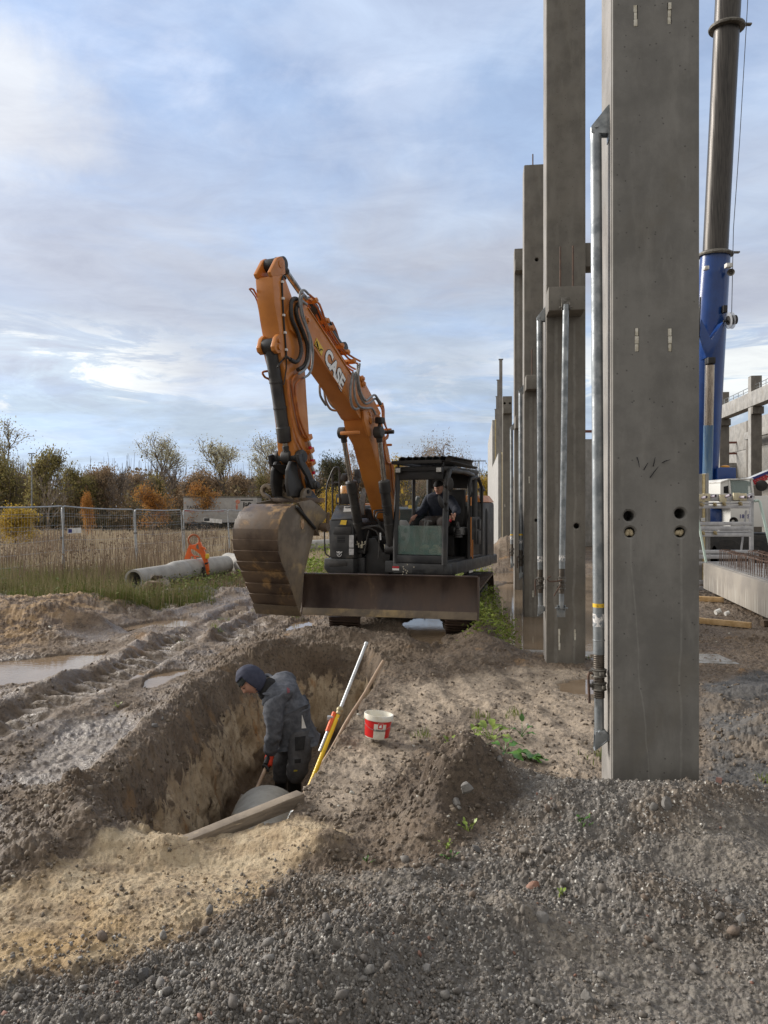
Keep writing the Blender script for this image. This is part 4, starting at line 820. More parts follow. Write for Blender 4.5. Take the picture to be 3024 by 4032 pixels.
m = MB(); m.prism([(0, 0, .12), (0, 1.3, .12), (0, 1.3, .70), (0, -.0, .70)], (Ls, 0, 0)); m.build('slab_body', M_slab, slab, bevel=.02)
m = MB(); m.bb((.03, .10, .6985), (Ls - .03, 1.27, .706)); m.build('wet_top', mat('wet_concrete_top', (.30, .30, .29), (.22, .21, .20), 3, .12, .5), slab)
st0 = None
for row, yy in enumerate((.22, .80)):
    for k in range(42):
        m = MB()
        if st0 is None:
            w_ = .20; m.tube([(0, 0, -.02), (0, 0, .30), (0, .02, .325), (0, w_ - .02, .325), (0, w_, .30), (0, w_, -.02)], .007, 5); st0 = m.build('stirrup', M_rust, slab); st0.location = (.55 + k * .14, yy, .70)
        else:
            o = st0.copy(); COL.objects.link(o); o.location = (.55 + k * .14 + random.uniform(-.02, .02), yy, .70 + random.uniform(-.015, .01)); o.rotation_euler = (random.uniform(-.03, .03), random.uniform(-.04, .04), random.uniform(-.1, .1))
for yy in (.23, .41, .81, .99):
    m = MB(); m.tube([(.45 + i * .6, yy, 1.00 + .012 * math.sin(i * 2.3)) for i in range(11)], .009, 5); m.build('longitudinal_bar', M_rust, slab)
# planks and timbers
def plank(name, label, A, Bq, w, h, mt, cat='timber', bev=.004, roll=0):
    A = Vector(A); Bq = Vector(Bq); d = Bq - A; L = d.length; d.normalize(); r = d.cross(V(0, 0, 1)).normalized(); u = r.cross(d)
    if roll: R = Matrix.Rotation(roll, 3, d); r = R @ r; u = R @ u
    m = MB(); n = 7; ra, rb = [], []
    for i in range(n + 1):
        c = A + d * (L * i / n)
        ring = [c + r * sx * w / 2 + u * sz * h / 2 + r * random.uniform(-.003, .003) for sx, sz in ((-1, -1), (1, -1), (1, 1), (-1, 1))]
        ra.append(ring)
    vs = [v for q in ra for v in q]; fs = [(0, 1, 2, 3), tuple(4 * n + k for k in (3, 2, 1, 0))]
    for i in range(n):
        for k in range(4): fs.append((4 * i + k, 4 * i + (k + 1) % 4, 4 * i + 4 + (k + 1) % 4, 4 * i + 4 + k))
    m.add(vs, fs); o = m.build(name, mt, bevel=bev); tag(o, label, cat); return o
M_pine = mat('fresh_pine', (.55, .38, .20), (.42, .27, .12), 3, .7, stretch=(1, 5, 5), bump=.2, c3=(.28, .16, .07), s3=5, t3=(.64, .72), world=True)
a = G(2720, 2440, .05); b_ = G(2958, 2462, .05); plank('timber_batten', 'pale pine batten lying on mud before the slab', a, b_, .08, .09, M_pine)
plank('timber_batten', 'pine bearer under the far end of the concrete beam', G(2722, 2356, .06), G(2850, 2362, .06), .09, .1, M_pine)
plank('timber_batten', 'dark bearer under the middle of the concrete beam', A0 + dl * 4.6 + V(-.1, 0, .05), A0 + dl * 4.6 + V(1.3, .3, .05), .09, .1, mat('wet_timber', (.12, .085, .055), (.2, .15, .1), 5, .7))
m = MB(); q = G(2828, 3130, .22); m.box(S(2826, 3110, 4.75), (.035, .015, .16), Matrix.Rotation(.12, 3, 'Y')); o = m.build('wooden_peg', mat('pink_painted_wood', (.45, .25, .21), (.36, .2, .16), 12, .7), bevel=.003); tag(o, 'small pinkish wooden peg stuck in the gravel right of the nearest column', 'peg')
# white litter
for a, c, s_ in ((2817, 2412, 1.0), (2855, 2418, .8)):
    p = G(a, c, .04); m = MB(); m.lathe(p, p + V(1, .2, .3), [(0, .02 * s_), (0, .045 * s_), (.10 * s_, .05 * s_), (.10 * s_, .02 * s_)], 10); o = m.build('white_cup', M_white)
    tag(o, 'small white plastic cup on the mud, ' + ('left' if s_ == 1 else 'right') + ' one of the two behind the pine batten', 'cup')
# ---------------------------------------------------------------- excavator
M_or = mat('orange_paint', (.53, .195, .035), (.45, .16, .03), 3, .36, .5, coat=.15, c3=(.33, .17, .07), s3=2.2, t3=(.60, .80))
M_brn = mat('graphite_paint', (.026, .028, .031), (.046, .046, .046), 4, .32, .55, c3=(.12, .105, .085), s3=4, t3=(.58, .80), bump=.12)
M_bk = mat('black_paint', (.014, .014, .015), (.030, .028, .026), 5, .42, .6); M_cyl = mat('black_cylinder', (.022, .022, .024), (.045, .043, .04), 4, .4, .55)
M_rod2 = mat('chrome_rod', (.45, .44, .42), (.25, .24, .23), 5, .2, metal=.9, stretch=(5, 5, .3)); M_hose = mat('grey_hose', (.27, .28, .285), (.18, .18, .18), 12, .42)
M_rib = mat('ribbed_black_hose', (.02, .02, .02), (.05, .045, .04), 30, .5); M_opipe = mat('orange_pipe', (.50, .17, .035), (.33, .10, .03), 8, .42)
M_buck = mat('muddy_bucket_steel', (.055, .037, .027), (.125, .085, .055), 3.2, .36, .7, bump=.5, bdist=.006, c3=(.30, .185, .08), s3=2.1, t3=(.55, .66), stretch=(1, 1, .8))
M_buck2 = mat('worn_bucket_steel', (.19, .145, .095), (.12, .095, .070), 4, .36, .6, bump=.3, c3=(.33, .24, .12), s3=1.8, t3=(.52, .68), metal=.15)
M_blade = mat('rusty_blade_steel', (.045, .031, .027), (.095, .065, .050), 3, .30, .6, bump=.3, bdist=.005, c3=(.20, .135, .085), s3=2.6, t3=(.56, .70), metal=.2, stretch=(1, 1, .35))
M_sil = mat('silver_trim', (.60, .60, .60), None, rough=.3, metal=.8); M_yel = mat('yellow_sticker', (.75, .50, .03), (.6, .4, .05), 30, .5); M_wst = mat('white_sticker', (.74, .74, .72), (.5, .5, .5), 60, .5, lo=.6, hi=.62)
M_gst = mat('grey_plate', (.34, .34, .34), (.46, .46, .46), 20, .5); M_wlet = mat('white_letters', (.80, .80, .78), None, rough=.45)
M_gl = mat('cab_glass', (.55, .72, .68), None, rough=.02, alpha=.07, spec=.6); M_gl2 = mat('lower_cab_glass', (.20, .34, .30), (.30, .38, .33), 8, .06, alpha=.30, spec=.9)
M_tan = mat('grey_cab_trim', (.17, .17, .165), (.12, .12, .12), 5, .55)
EX = Fr((.48, 13.55, 0), math.radians(-24)); exc = thing('excavator', 'orange and black crawler excavator with raised two piece boom and a dozer blade', 'excavator', (.48, 13.55, 0), math.radians(-24))
z1 = lambda x, y: (900 + x * .3617, 980 + y * .3617); z2 = lambda x, y: (1200 + x * .4581, 1740 + y * .4581); z3 = lambda x, y: (900 + x * .3617, 1700 + y * .3617)
z5 = lambda x, y: (1050 + x * .1718, 1680 + y * .1718); z7 = lambda x, y: (1260 + x * .2049, 1940 + y * .2049); z8 = lambda x, y: (1200 + x * .3014, 1300 + y * .3014)
eb = lambda m, name, mt, bev=0, sm=35, parent=None: m.build(name, mt, parent or exc, bevel=bev, smooth=sm)
# --- undercarriage, turned a little less than the upper works
UF = Matrix.Translation((.66, 13.3, 0)) @ Matrix.Rotation(math.radians(-12.4), 4, 'Z')
for sx in (-1, 1):
    L, H, r = 1.80, .78, .36; path = []
    for k in range(19): a = math.pi * k / 18 - math.pi / 2; path.append((L - r + r * math.cos(a), r + .0 + r * math.sin(a)))
    for k in range(19): a = math.pi * k / 18 + math.pi / 2; path.append((-(L - r) + r * math.cos(a), r + r * math.sin(a)))
    P = [V(0, p[0], p[1]) for p in path]; P.append(P[0]); cum = [0]
    for i in range(len(P) - 1): cum.append(cum[-1] + (P[i + 1] - P[i]).length)
    N = 44; m = MB()
    for k in range(N):
        s_ = cum[-1] * k / N; i = max(j for j in range(len(cum)) if cum[j] <= s_ + 1e-9); i = min(i, len(P) - 2); tt = (s_ - cum[i]) / (cum[i + 1] - cum[i])
        c = P[i].lerp(P[i + 1], tt); d = (P[i + 1] - P[i]).normalized(); R = Matrix(((1, 0, 0), (0, d.y, -d.z), (0, d.z, d.y)))
        n_ = R @ V(0, 0, -1); m.box(V(sx * .93, 0, -.08) + c, (.50, cum[-1] / N * .94, .035), R)
        for q in (-.035, .012, .05): m.box(V(sx * .93, 0, -.08) + c + n_ * .03 + d * q, (.50, .012, .035), R)
    m.build('track', M_blade, exc, True, M=UF, bevel=0)
    m = MB(); m.bb((sx * .93 - .16, -1.5, .16), (sx * .93 + .16, 1.5, .46)); m.build('track_frame', M_bk, exc, True, M=UF, bevel=.04)
    for yy in (-1.42, 1.42): m = MB(); m.lathe((sx * .93 - .12, yy, .28), (sx, yy, .28) if sx > 0 else (sx * .5, yy, .28), [(0, .29), (.04, .31), (.20, .31), (.24, .29)], 20); m.build('idler_wheel', M_blade, exc, True, M=UF)
m = MB(); m.bb((-.85, -.8, .25), (.85, .9, .62)); m.lathe((0, 0, .6), (0, 0, 1), [(0, .62), (.25, .62)], 28); m.build('undercarriage_frame', M_bk, exc, True, M=UF, bevel=.05)
for sx in (-1, 1): m = MB(); m.prism([(sx * .55 - .07, -.7, .30), (sx * .55 - .07, -.7, .52), (sx * .62 - .07, -2.85, .80), (sx * .62 - .07, -2.85, .55)], (.14, 0, 0)); m.build('blade_arm', M_bk, exc, True, M=UF, bevel=.02)
# blade: curved plate with a worn cutting edge
BL, BR = V(-1.157, 10.60, 0), V(1.273, 10.08, 0); bd = (BR - BL).normalized(); bn_ = V(bd.y, -bd.x, 0)   # bn_ points to the camera
if bn_.y > 0: bn_ = -bn_
prof = [(.00, .985), (-.035, .93), (-.06, .84), (-.065, .74), (-.05, .64), (-.02, .56), (.015, .50)]
def bladept(p, dd, z): return p + bn_ * dd + V(0, 0, z - .0)
m = MB(); fr = [(a, z) for a, z in prof]; bk_ = [(a - .03, z) for a, z in prof][::-1]; ring = fr + bk_
m.loft([bladept(BL, a, z) for a, z in ring], [bladept(BR, a, z) for a, z in ring]); m.build('blade', M_blade, exc, True, bevel=0, smooth=50)
m = MB(); ring = [(.020, .515), (.055, .415), (.035, .410), (-.02, .50)]; m.loft([bladept(BL, a, z) for a, z in ring], [bladept(BR, a, z) for a, z in ring]); m.build('cutting_edge', M_buck2, exc, True, bevel=.004)
m = MB(); m.loft([bladept(BL, a, z) for a, z in ((.012, .99), (.012, 1.005), (-.05, 1.005), (-.05, .985))], [bladept(BR, a, z) for a, z in ((.012, .99), (.012, 1.005), (-.05, 1.005), (-.05, .985))]); m.build('top_edge', M_blade, exc, True)
for p, s_ in ((BL, -1), (BR, 1)):
    m = MB(); A = [bladept(p, a, z) for a, z in ((.012, 1.0), (-.10, .98), (-.14, .70), (-.08, .44), (.05, .42), (.018, .52))]; m.prism(A, bd * .02 * s_); m.build('end_plate', M_blade, exc, True, bevel=.003)
# --- upper works: skirts, cabinets, bodywork (local x = right in the picture, local y = away)
FY = -1.2
def fq(L, ly=FY, off=(0, 0)): return [EX.Y(a, c, ly) for a, c in L]
lx = lambda x, y=2100, ly=FY: EX.Y(x, y, ly).x
lz = lambda y, x=1500, ly=FY: EX.Y(x, y, ly).z
zb = lz(2262, 1560)
LXL, LXR = lx(1276, 2230), 1.22
m = MB(); m.prism([(LXL + .12, FY, zb + .02), (LXL, FY + .14, zb + .02), (LXL - .02, FY + .5, zb + .02), (LXL - .02, 1.25, zb + .02), (LXL + .5, 1.42, zb + .02), (LXR - .5, 1.42, zb + .02), (LXR, 1.1, zb + .02), (LXR, -.95, zb + .02), (LXR - .12, -1.1, zb + .02), (-.02, -1.1, zb + .02), (-.02, -.95, zb + .02), (-.55, -.95, zb + .02), (-.55, FY, zb + .02)], (0, 0, .20)); eb(m, 'platform', M_brn, .02)
c_ = fq([(1274, 2198), (1392, 2200), (1392, 2260), (1290, 2258), (1274, 2240)], FY - .02); m = MB(); m.prism(c_, (0, .5, 0)); eb(m, 'front_bumper', M_brn, .035)
m = MB(); m.prism(fq([(1290, 2214), (1300, 2206), (1360, 2208), (1368, 2216), (1364, 2228), (1296, 2232)], FY - .028), (0, .02, 0)); eb(m, 'bumper_recess', M_bk, .01)
c_ = fq([(1296, 2046), (1380, 2042), (1392, 2060), (1394, 2199), (1298, 2198), (1293, 2080)], FY); m = MB(); m.prism(c_, (0, .75, 0)); eb(m, 'tool_cabinet', M_brn, .03)
m = MB(); a_ = fq([(1302, 2044), (1386, 2041), (1386, 2046), (1302, 2050)], FY - .005); top = [EX.Y(a, c, -.62) for a, c in ((1325, 1988), (1396, 1986), (1396, 1992), (1325, 1995))]
m.loft(a_, top); eb(m, 'sloping_hood', M_bk, .01)
m = MB(); m.bb((lx(1304), -.66, lz(2060)), (lx(1395, 2060, -.7), .4, lz(1990, 1360, -.6))); eb(m, 'hood_body', M_brn, .03)
m = MB(); m.prism([(LXL - .0, -.62, zb + .22), (LXL, -.62, 1.62), (LXL, -.25, 2.02), (LXL, 1.2, 2.02), (LXL, 1.2, zb + .22)], (.05, 0, 0)); eb(m, 'side_cover', M_or, .02)
m = MB(); m.prism([(LXL + .03, -.64, 1.60), (LXL + .03, -.26, 2.0), (LXL + .13, -.26, 2.0), (LXL + .13, -.64, 1.60)], (0, .03, .03)); eb(m, 'cover_edge', M_or, .005)
m = MB(); m.bb((LXL + .05, -.2, 1.0), (.15, 1.35, 1.92)); eb(m, 'engine_bay', M_brn, .05)
m = MB(); m.prism([(LXL + .1, .8, 1.0), (LXL + .35, 1.45, 1.0), (.9, 1.45, 1.0), (LXR, .9, 1.0)], (0, 0, .95)); eb(m, 'counterweight', M_brn, .08)
for k in range(4):
    y = 2113 + k * 6.4; m = MB(); m.prism(fq([(1328, y), (1358, y), (1358, y + 3.2), (1328, y + 3.2)], FY - .006), (0, .01, 0)); eb(m, 'vent_slot', M_dark, 0)
def sticker(name, L, mt, ly=FY - .006, par=None): m = MB(); m.prism(fq(L, ly), (0, .004, 0)); return eb(m, name, mt)
sticker('yellow_decal', [(1343, 2048), (1366, 2048), (1362, 2067), (1338, 2065)], M_yel, FY - .03); sticker('instruction_decal', [(1342, 2080), (1361, 2080), (1361, 2100), (1342, 2100)], M_wst)
m = MB(); m.prism(fq([(1334, 2062), (1378, 2062), (1382, 2072), (1330, 2073)], FY - .012), (0, .02, 0)); m.prism(fq([(1318, 2076), (1384, 2074), (1384, 2104), (1312, 2104)], FY - .012), (0, .02, 0)); eb(m, 'cabinet_lid', M_bk, .006)
sticker('grey_plate', [(1375, 2107), (1393, 2107), (1392, 2156), (1374, 2156)], M_gst); sticker('grey_plate', [(1374, 2160), (1393, 2160), (1392, 2185), (1374, 2185)], M_gst)
ly_h = -.92; s_ = sticker('name_board', [(1355, 1993), (1392, 1993), (1392, 2015), (1352, 2015)], M_wst, ly_h)
m = MB(); lettering(m, 'LEGARRO', .036, EX.Y(1373, 1998, ly_h - .004)[:], V(1, 0, 0), V(0, 0, 1), .001, .001); eb(m, 'board_lettering', M_black, parent=s_)
# silver emblem: ring with two wings and a crossed centre
c = EX.Y(1336, 2182, FY - .012); m = MB(); rr = .042
m.tube([c + V(rr * math.cos(a), 0, rr * math.sin(a)) for a in [math.pi * (.93 + 1.14 * k / 16) for k in range(17)]], .007, 6)
for s_ in (-1, 1): m.prism([c + V(s_ * .012, 0, .035), c + V(s_ * .055, 0, .048), c + V(s_ * .060, 0, .038), c + V(s_ * .040, 0, .022), c + V(s_ * .018, 0, .012)], (0, .006, 0))
m.tube([c + V(-.028, 0, -.028), c + V(.0, -.003, .0), c + V(.028, 0, .026)], .006, 6); m.tube([c + V(.022, 0, -.028), c + V(-.012, 0, .022)], .005, 6); m.ell(c + V(0, 0, .035), .018, .006, .012); eb(m, 'emblem', M_sil)
# handrails, beacon, lamp cluster on the left
m = MB(); ly = -.75; m.tube([EX.Y(a, c, ly) for a, c in ((1283, 2020), (1286, 1930), (1291, 1900), (1308, 1856), (1316, 1842), (1328, 1839), (1335, 1845), (1337, 1860), (1337, 1990))], .017, 8); m.tube([EX.Y(a, c, ly) for a, c in ((1309, 1866), (1310, 2036))], .017, 8); m.tube([EX.Y(a, c, ly) for a, c in ((1310, 1912), (1316, 1900), (1336, 1900))], .014, 8); eb(m, 'handrail', M_bk)
m = MB(); m.tube([EX.Y(a, c, -1.26) for a, c in ((1277, 2090), (1279, 2170), (1284, 2182), (1300, 2194))], .014, 8); eb(m, 'grab_rail', M_bk)
m = MB(); m.bb(EX.Y(1322, 1986, -.6), EX.Y(1384, 1945, -.6) + V(0, .3, 0)); eb(m, 'beacon_box', M_bk, .015); sticker('lime_decal', [(1328, 1960), (1340, 1960), (1340, 1978), (1328, 1978)], M_yel, -.607)
p = EX.Y(1359, 1943, -.5); m = MB(); m.lathe(p, p + V(0, 0, 1), [(0, .095), (.02, .098), (.11, .088), (.135, .08), (.14, .05)], 20); eb(m, 'beacon', mat('amber_lens', (.72, .40, .12), (.75, .62, .5), 9, .25, coat=.3))
m = MB(); m.tube([EX.Y(a, c, -.45) for a, c in ((1364, 1944), (1366, 1890), (1366, 1850))], .02, 6); m.box(EX.Y(1355, 1880, -.5), (.10, .10, .12), Matrix.Rotation(.5, 3, 'Y')); m.box(EX.Y(1366, 1853, -.5), (.05, .05, .09)); m.box(EX.Y(1374, 1868, -.45), (.16, .04, .04)); eb(m, 'work_lamp', M_bk, .012)
m = MB(); m.tube([EX.Y(a, c, -.4) for a, c in ((1404, 1990), (1402, 1960), (1412, 1895))], .015, 6); m.box(EX.Y(1402, 1890, -.4), (.12, .12, .12)); m.box(EX.Y(1408, 1865, -.4), (.09, .1, .16)); eb(m, 'valve_block', M_bk, .015)
# middle bay: dark frame, hydraulic block and fittings
m = MB(); m.bb((-.52, -.60, zb + .2), (.10, .2, 1.42)); eb(m, 'boom_mount', M_bk, .03)
m = MB(); m.prism(fq([(1394, 2190), (1436, 2196), (1436, 2262), (1392, 2262)], -1.05), (0, .4, 0)); eb(m, 'lower_housing', M_brn, .03)
m = MB(); m.prism(fq([(1448, 2120), (1478, 2118), (1530, 2216), (1530, 2262), (1438, 2260), (1440, 2210)], -1.0), (0, .12, 0)); eb(m, 'cylinder_bracket', M_bk, .015)
m = MB(); m.prism(fq([(1398, 2156), (1440, 2158), (1436, 2180), (1400, 2178)], -1.08), (0, .2, 0)); m.prism(fq([(1408, 2180), (1424, 2180), (1424, 2196), (1408, 2196)], -1.06), (0, .1, 0)); m.prism(fq([(1513, 2158), (1540, 2160), (1540, 2180), (1513, 2178)], -1.05), (0, .2, 0)); m.prism(fq([(1500, 2175), (1538, 2178), (1532, 2212), (1508, 2212)], -1.02), (0, .2, 0)); eb(m, 'valve_bank', M_bk, .006)
m = MB()
for a, c0, c1 in ((1398, 2130, 2158), (1407, 2132, 2146), (1413, 2140, 2156), (1426, 2134, 2158), (1438, 2133, 2142), (1422, 2146, 2158), (1515, 2146, 2160), (1526, 2138, 2152), (1538, 2134, 2160)):
    m.tube([EX.Y(a, c0, -1.12), EX.Y(a, c1, -1.12)], .009, 6); m.lathe(EX.Y(a, c0 + 2, -1.12), EX.Y(a, c0 - 3, -1.12), [(0, .013), (.018, .013)], 6)
m.tube([EX.Y(1398, 2143, -1.12), EX.Y(1406, 2146, -1.12), EX.Y(1408, 2136, -1.12)], .007, 6); m.tube([EX.Y(1426, 2146, -1.12), EX.Y(1436, 2143, -1.12)], .007, 6); eb(m, 'hose_fittings', mat('zinc_fitting', (.62, .58, .45), None, rough=.35, metal=.7))
m = MB()
for L in (((1392, 2120), (1404, 2100), (1418, 2080), (1444, 2074), (1470, 2070), (1496, 2076), (1512, 2092)), ((1396, 2126), (1412, 2088), (1436, 2076), (1462, 2082), (1480, 2090), (1492, 2110), (1494, 2170)), ((1400, 2116), (1416, 2084), (1448, 2078), (1488, 2068), (1504, 2080), (1518, 2100)), ((1452, 2090), (1446, 2120), (1434, 2180)), ((1492, 2118), (1494, 2160), (1490, 2200))):
    m.tube([EX.Y(a, c, -1.16) for a, c in L], .013, 7)
eb(m, 'control_hoses', M_rib); m = MB(); m.cyl(EX.Y(1498, 2098, -1.18), EX.Y(1499, 2126, -1.18), .017, 10); eb(m, 'hose_coupling', M_sil)
m = MB()
for k in range(5): m.tube([EX.Y(1418 + k * 4, 2028, -.75), EX.Y(1414 + k * 5, 1990, -.72), EX.Y(1424 + k * 4, 1950, -.6), EX.Y(1428 + k * 3, 1925, -.5)], .016, 6)
eb(m, 'feed_hoses', M_rib)
# --- lower boom, upper boom, stick (profiles traced in the plane of their right face)
BX = -.2; WB = .17; WS = .13
def arm(name, pts, conv, rx, lxw, mt, bev=.012):
    P = [EX.X(*conv(a, c), rx) for a, c in pts]; m = MB(); m.prism(P, (-lxw, 0, 0)); return eb(m, name, mt, bev)
lowb = [(700, 1010), (745, 1120), (762, 1240), (800, 1360), (868, 1490), (985, 1930), (1075, 2250), (1130, 2460), (1170, 2500), (1240, 2480), (1250, 2400), (1185, 2010), (1125, 1740), (1060, 1420), (1010, 1180), (960, 1060), (840, 1000), (760, 985)]
lo = arm('lower_boom', lowb, z8, BX + WB, 2 * WB, M_or)
P_ = [EX.X(*z8(a, c), BX + WB + .002) for a, c in ((735, 1060), (745, 1180), (800, 1390), (838, 1380), (810, 1250), (800, 1060), (770, 1040))]; m = MB(); m.prism(P_, (.045, 0, 0)); eb(m, 'knuckle_plate', M_or, .012)
P_ = [EX.X(*z8(a, c), BX + WB + .003) for a, c in ((810, 1060), (835, 1050), (860, 1090), (868, 1200), (850, 1232), (830, 1200), (812, 1120))]; m = MB(); m.prism(P_, (.03, 0, 0)); eb(m, 'knuckle_plate', M_or, .008)
m = MB(); q = EX.X(*z8(600, 1345), BX); m.box(q + V(0, -.02, 0), (2 * WB + .003, .06, .06)); eb(m, 'weld_seam', M_or, .02)
upb = [(640, 700), (700, 560), (800, 540), (905, 700), (1010, 850), (1100, 960), (1225, 1160), (1345, 1370), (1432, 1375), (1500, 1480), (1560, 1590), (1660, 1790), (1600, 1900), (1500, 1900), (1430, 1840), (1340, 1680), (1190, 1450), (1040, 1230), (890, 1020), (840, 985), (760, 960), (680, 880)]
up = arm('upper_boom', upb, z1, BX + WB, 2 * WB, M_or)
for L in (((865, 640), (1340, 1365)), ((893, 1030), (1430, 1838))):
    m = MB(); a = EX.X(*z1(*L[0]), BX + WB + .006); b_ = EX.X(*z1(*L[1]), BX + WB + .006); m.tube([a, b_], .011, 6); eb(m, 'boom_flange', M_or, parent=up)
for (a, c) in ((850, 775), (1450, 1415), (1462, 1470), (1520, 1800)):
    p = EX.X(*z1(a, c), BX + WB); m = MB(); m.lathe(p, p + V(1, 0, 0), [(0, .055), (.02, .055), (.025, .03), (.045, .03)], 14); eb(m, 'pin_boss', M_or, .003, parent=up)
stk = [(478, 296), (500, 600), (540, 800), (560, 960), (565, 1130), (620, 1350), (650, 1600), (690, 1900), (720, 2250), (760, 2500), (860, 2690), (945, 2700), (935, 2550), (905, 2230), (880, 2050), (850, 1600), (835, 1330), (830, 1000), (800, 800), (735, 620), (690, 520), (615, 310), (595, 282)]
st = arm('stick', stk, z1, BX + WS, 2 * WS, M_or)
# ears at the top of the stick, and the lower ears that hold the bucket cylinder
for rx in (BX + WS, BX - WS + .05):
    P_ = [EX.X(*z1(a, c), BX + WS) for a, c in ((474, 300), (598, 284), (622, 270), (612, 130), (590, 92), (560, 82), (530, 100), (455, 250))]; P_ = [V(rx, p.y, p.z) for p in P_]; m = MB(); m.prism(P_, (-.05, 0, 0)); eb(m, 'stick_ear', M_or, .01, parent=st)
p = EX.X(*z1(565, 165), BX + WS); m = MB(); m.lathe(V(BX - WS - .01, p.y, p.z), V(1, p.y, p.z), [(0, .05), (2 * WS + .02, .05)], 16); eb(m, 'ear_pin', M_or, .004, parent=st)
m = MB(); m.lathe(V(BX - .08, p.y, p.z), V(1, p.y, p.z), [(0, .085), (.16, .085)], 20); eb(m, 'cylinder_eye', M_cyl, .006)
for rx in (BX + WS + .01, BX - WS + .05):
    P_ = [EX.X(*z1(a, c), BX + WS) for a, c in ((490, 1060), (515, 960), (545, 925), (570, 960), (572, 1080), (560, 1130), (535, 1140), (500, 1105))]; m = MB(); m.prism([V(rx, q.y, q.z) for q in P_], (-.06, 0, 0)); eb(m, 'stick_ear', M_or, .01, parent=st)
m = MB(); a = EX.X(*z1(548, 1000), BX + WS + .012); m.lathe(a, a + V(1, 0, 0), [(0, .03), (.02, .03)], 12); a = EX.X(*z1(552, 1070), BX + WS + .012); m.lathe(a, a + V(1, 0, 0), [(0, .04), (.02, .04)], 12); eb(m, 'pin_boss', M_or, parent=st)
# cylinders
def cylr(name, A, Bq, frac, rb, rr_, head=.0, tail=True):
    A = Vector(A); Bq = Vector(Bq); d = Bq - A; L = d.length; d.normalize(); r = A + d * L * frac
    m = MB(); m.lathe(A, Bq, [(0, rb * .9), (.05, rb), (L * frac - .22, rb), (L * frac - .21, rb * 1.18), (L * frac - .02, rb * 1.18), (L * frac, rb * .8)], 20)
    m.lathe(A + V(-rb * 1.1, 0, 0), A + V(rb, 0, 0), [(0, rb * 1.2), (rb * 2.2, rb * 1.2)], 16)
    for q in (.35, .62): m.lathe(A + d * L * frac * q, Bq, [(0, rb * 1.08), (.03, rb * 1.08)], 18)
    o = eb(m, name + '_barrel', M_cyl, .003)
    m = MB(); m.cyl(r - d * .02, Bq - d * .05, rr_, 16); eb(m, name + '_rod', M_rod2)
    m = MB(); m.lathe(Bq + V(-.07, 0, 0), Bq + V(1, 0, 0), [(0, .08), (.01, .095), (.13, .095), (.14, .08)], 18); m.cyl(Bq - d * .16, Bq, rr_ * 1.25, 14); eb(m, name + '_eye', M_cyl, .003)
for (hx_, hy_, fx_, fy_, rx, cx_, cy_) in ((1350, 1704, 1424, 2150, BX - .30, 1383, 1893), (1491, 1702, 1542, 2160, BX + .30, 1508, 1890)):
    Hh = EX.X(hx_, hy_, rx); Ff = EX.X(fx_, fy_, rx); Cc = EX.X(cx_, cy_, rx); cylr('lift_cylinder', Ff, Hh, (Cc.z - Ff.z) / (Hh.z - Ff.z), .082, .042)
Hh = EX.X(1487, 1703, BX); m = MB(); m.lathe(V(BX - .36, Hh.y, Hh.z), V(1, Hh.y, Hh.z), [(.05, .035), (.66, .035)], 14); eb(m, 'cylinder_pin', M_cyl, .004)
m = MB(); m.box(EX.X(1496, 1656, BX + .3), (.12, .14, .10)); m.tube([EX.X(1496, 1665, BX + .3), EX.X(1492, 1690, BX + .3)], .03, 8); eb(m, 'boom_lamp', M_bk, .012)
A = EX.X(*z1(456, 1060), BX); C = EX.X(*z1(628, 2110), BX); Bq = EX.X(*z5(480, 700), BX); cylr('bucket_cylinder', A, Bq, (C.z - A.z) / (Bq.z - A.z), .085, .042)
A2 = EX.X(*z1(1230, 1180), BX); B2 = EX.X(*z1(565, 165), BX); cylr('stick_cylinder', A2 + V(0, -.05, .12), B2, .60, .085, .042)
# bucket linkage and quick coupler
p = EX.X(*z5(520, 700), BX); m = MB(); m.lathe(V(BX - .24, p.y, p.z), V(1, p.y, p.z), [(0, .075), (.04, .095), (.09, .095), (.10, .08), (.18, .078), (.20, .088), (.28, .088), (.30, .078), (.38, .08), (.40, .098), (.45, .098), (.48, .075)], 24); eb(m, 'link_pin', M_cyl)
for rx in (BX + .20, BX - .24):
    P_ = [EX.X(*z5(a, c), BX + .22) for a, c in ((700, 640), (790, 600), (850, 680), (850, 800), (960, 1000), (1060, 1220), (1140, 1260), (1140, 1400), (1080, 1440), (1000, 1380), (900, 1130), (740, 860))]; m = MB(); m.prism([V(rx + .04, q.y, q.z) for q in P_], (-.045, 0, 0)); eb(m, 'link_arm', M_cyl, .006)
p = EX.X(*z5(1090, 1340), BX + .22); m = MB(); m.lathe(V(BX - .26, p.y, p.z), V(1, p.y, p.z), [(0, .06), (.52, .06), (.53, .045), (.55, .045)], 18); eb(m, 'stick_pin', M_cyl, .004)
P_ = [EX.X(*z5(a, c), BX + .12) for a, c in ((560, 790), (690, 800), (740, 900), (800, 1200), (870, 1420), (860, 1600), (520, 1600), (470, 1300), (480, 1000))]; m = MB(); m.prism([V(BX + .13, q.y, q.z) for q in P_], (-.05, 0, 0)); m.prism([V(BX - .10, q.y, q.z) for q in P_], (-.05, 0, 0)); c_ = sum(P_, V(0, 0, 0)) / len(P_); eb(m, 'tilt_link', M_cyl, .01)
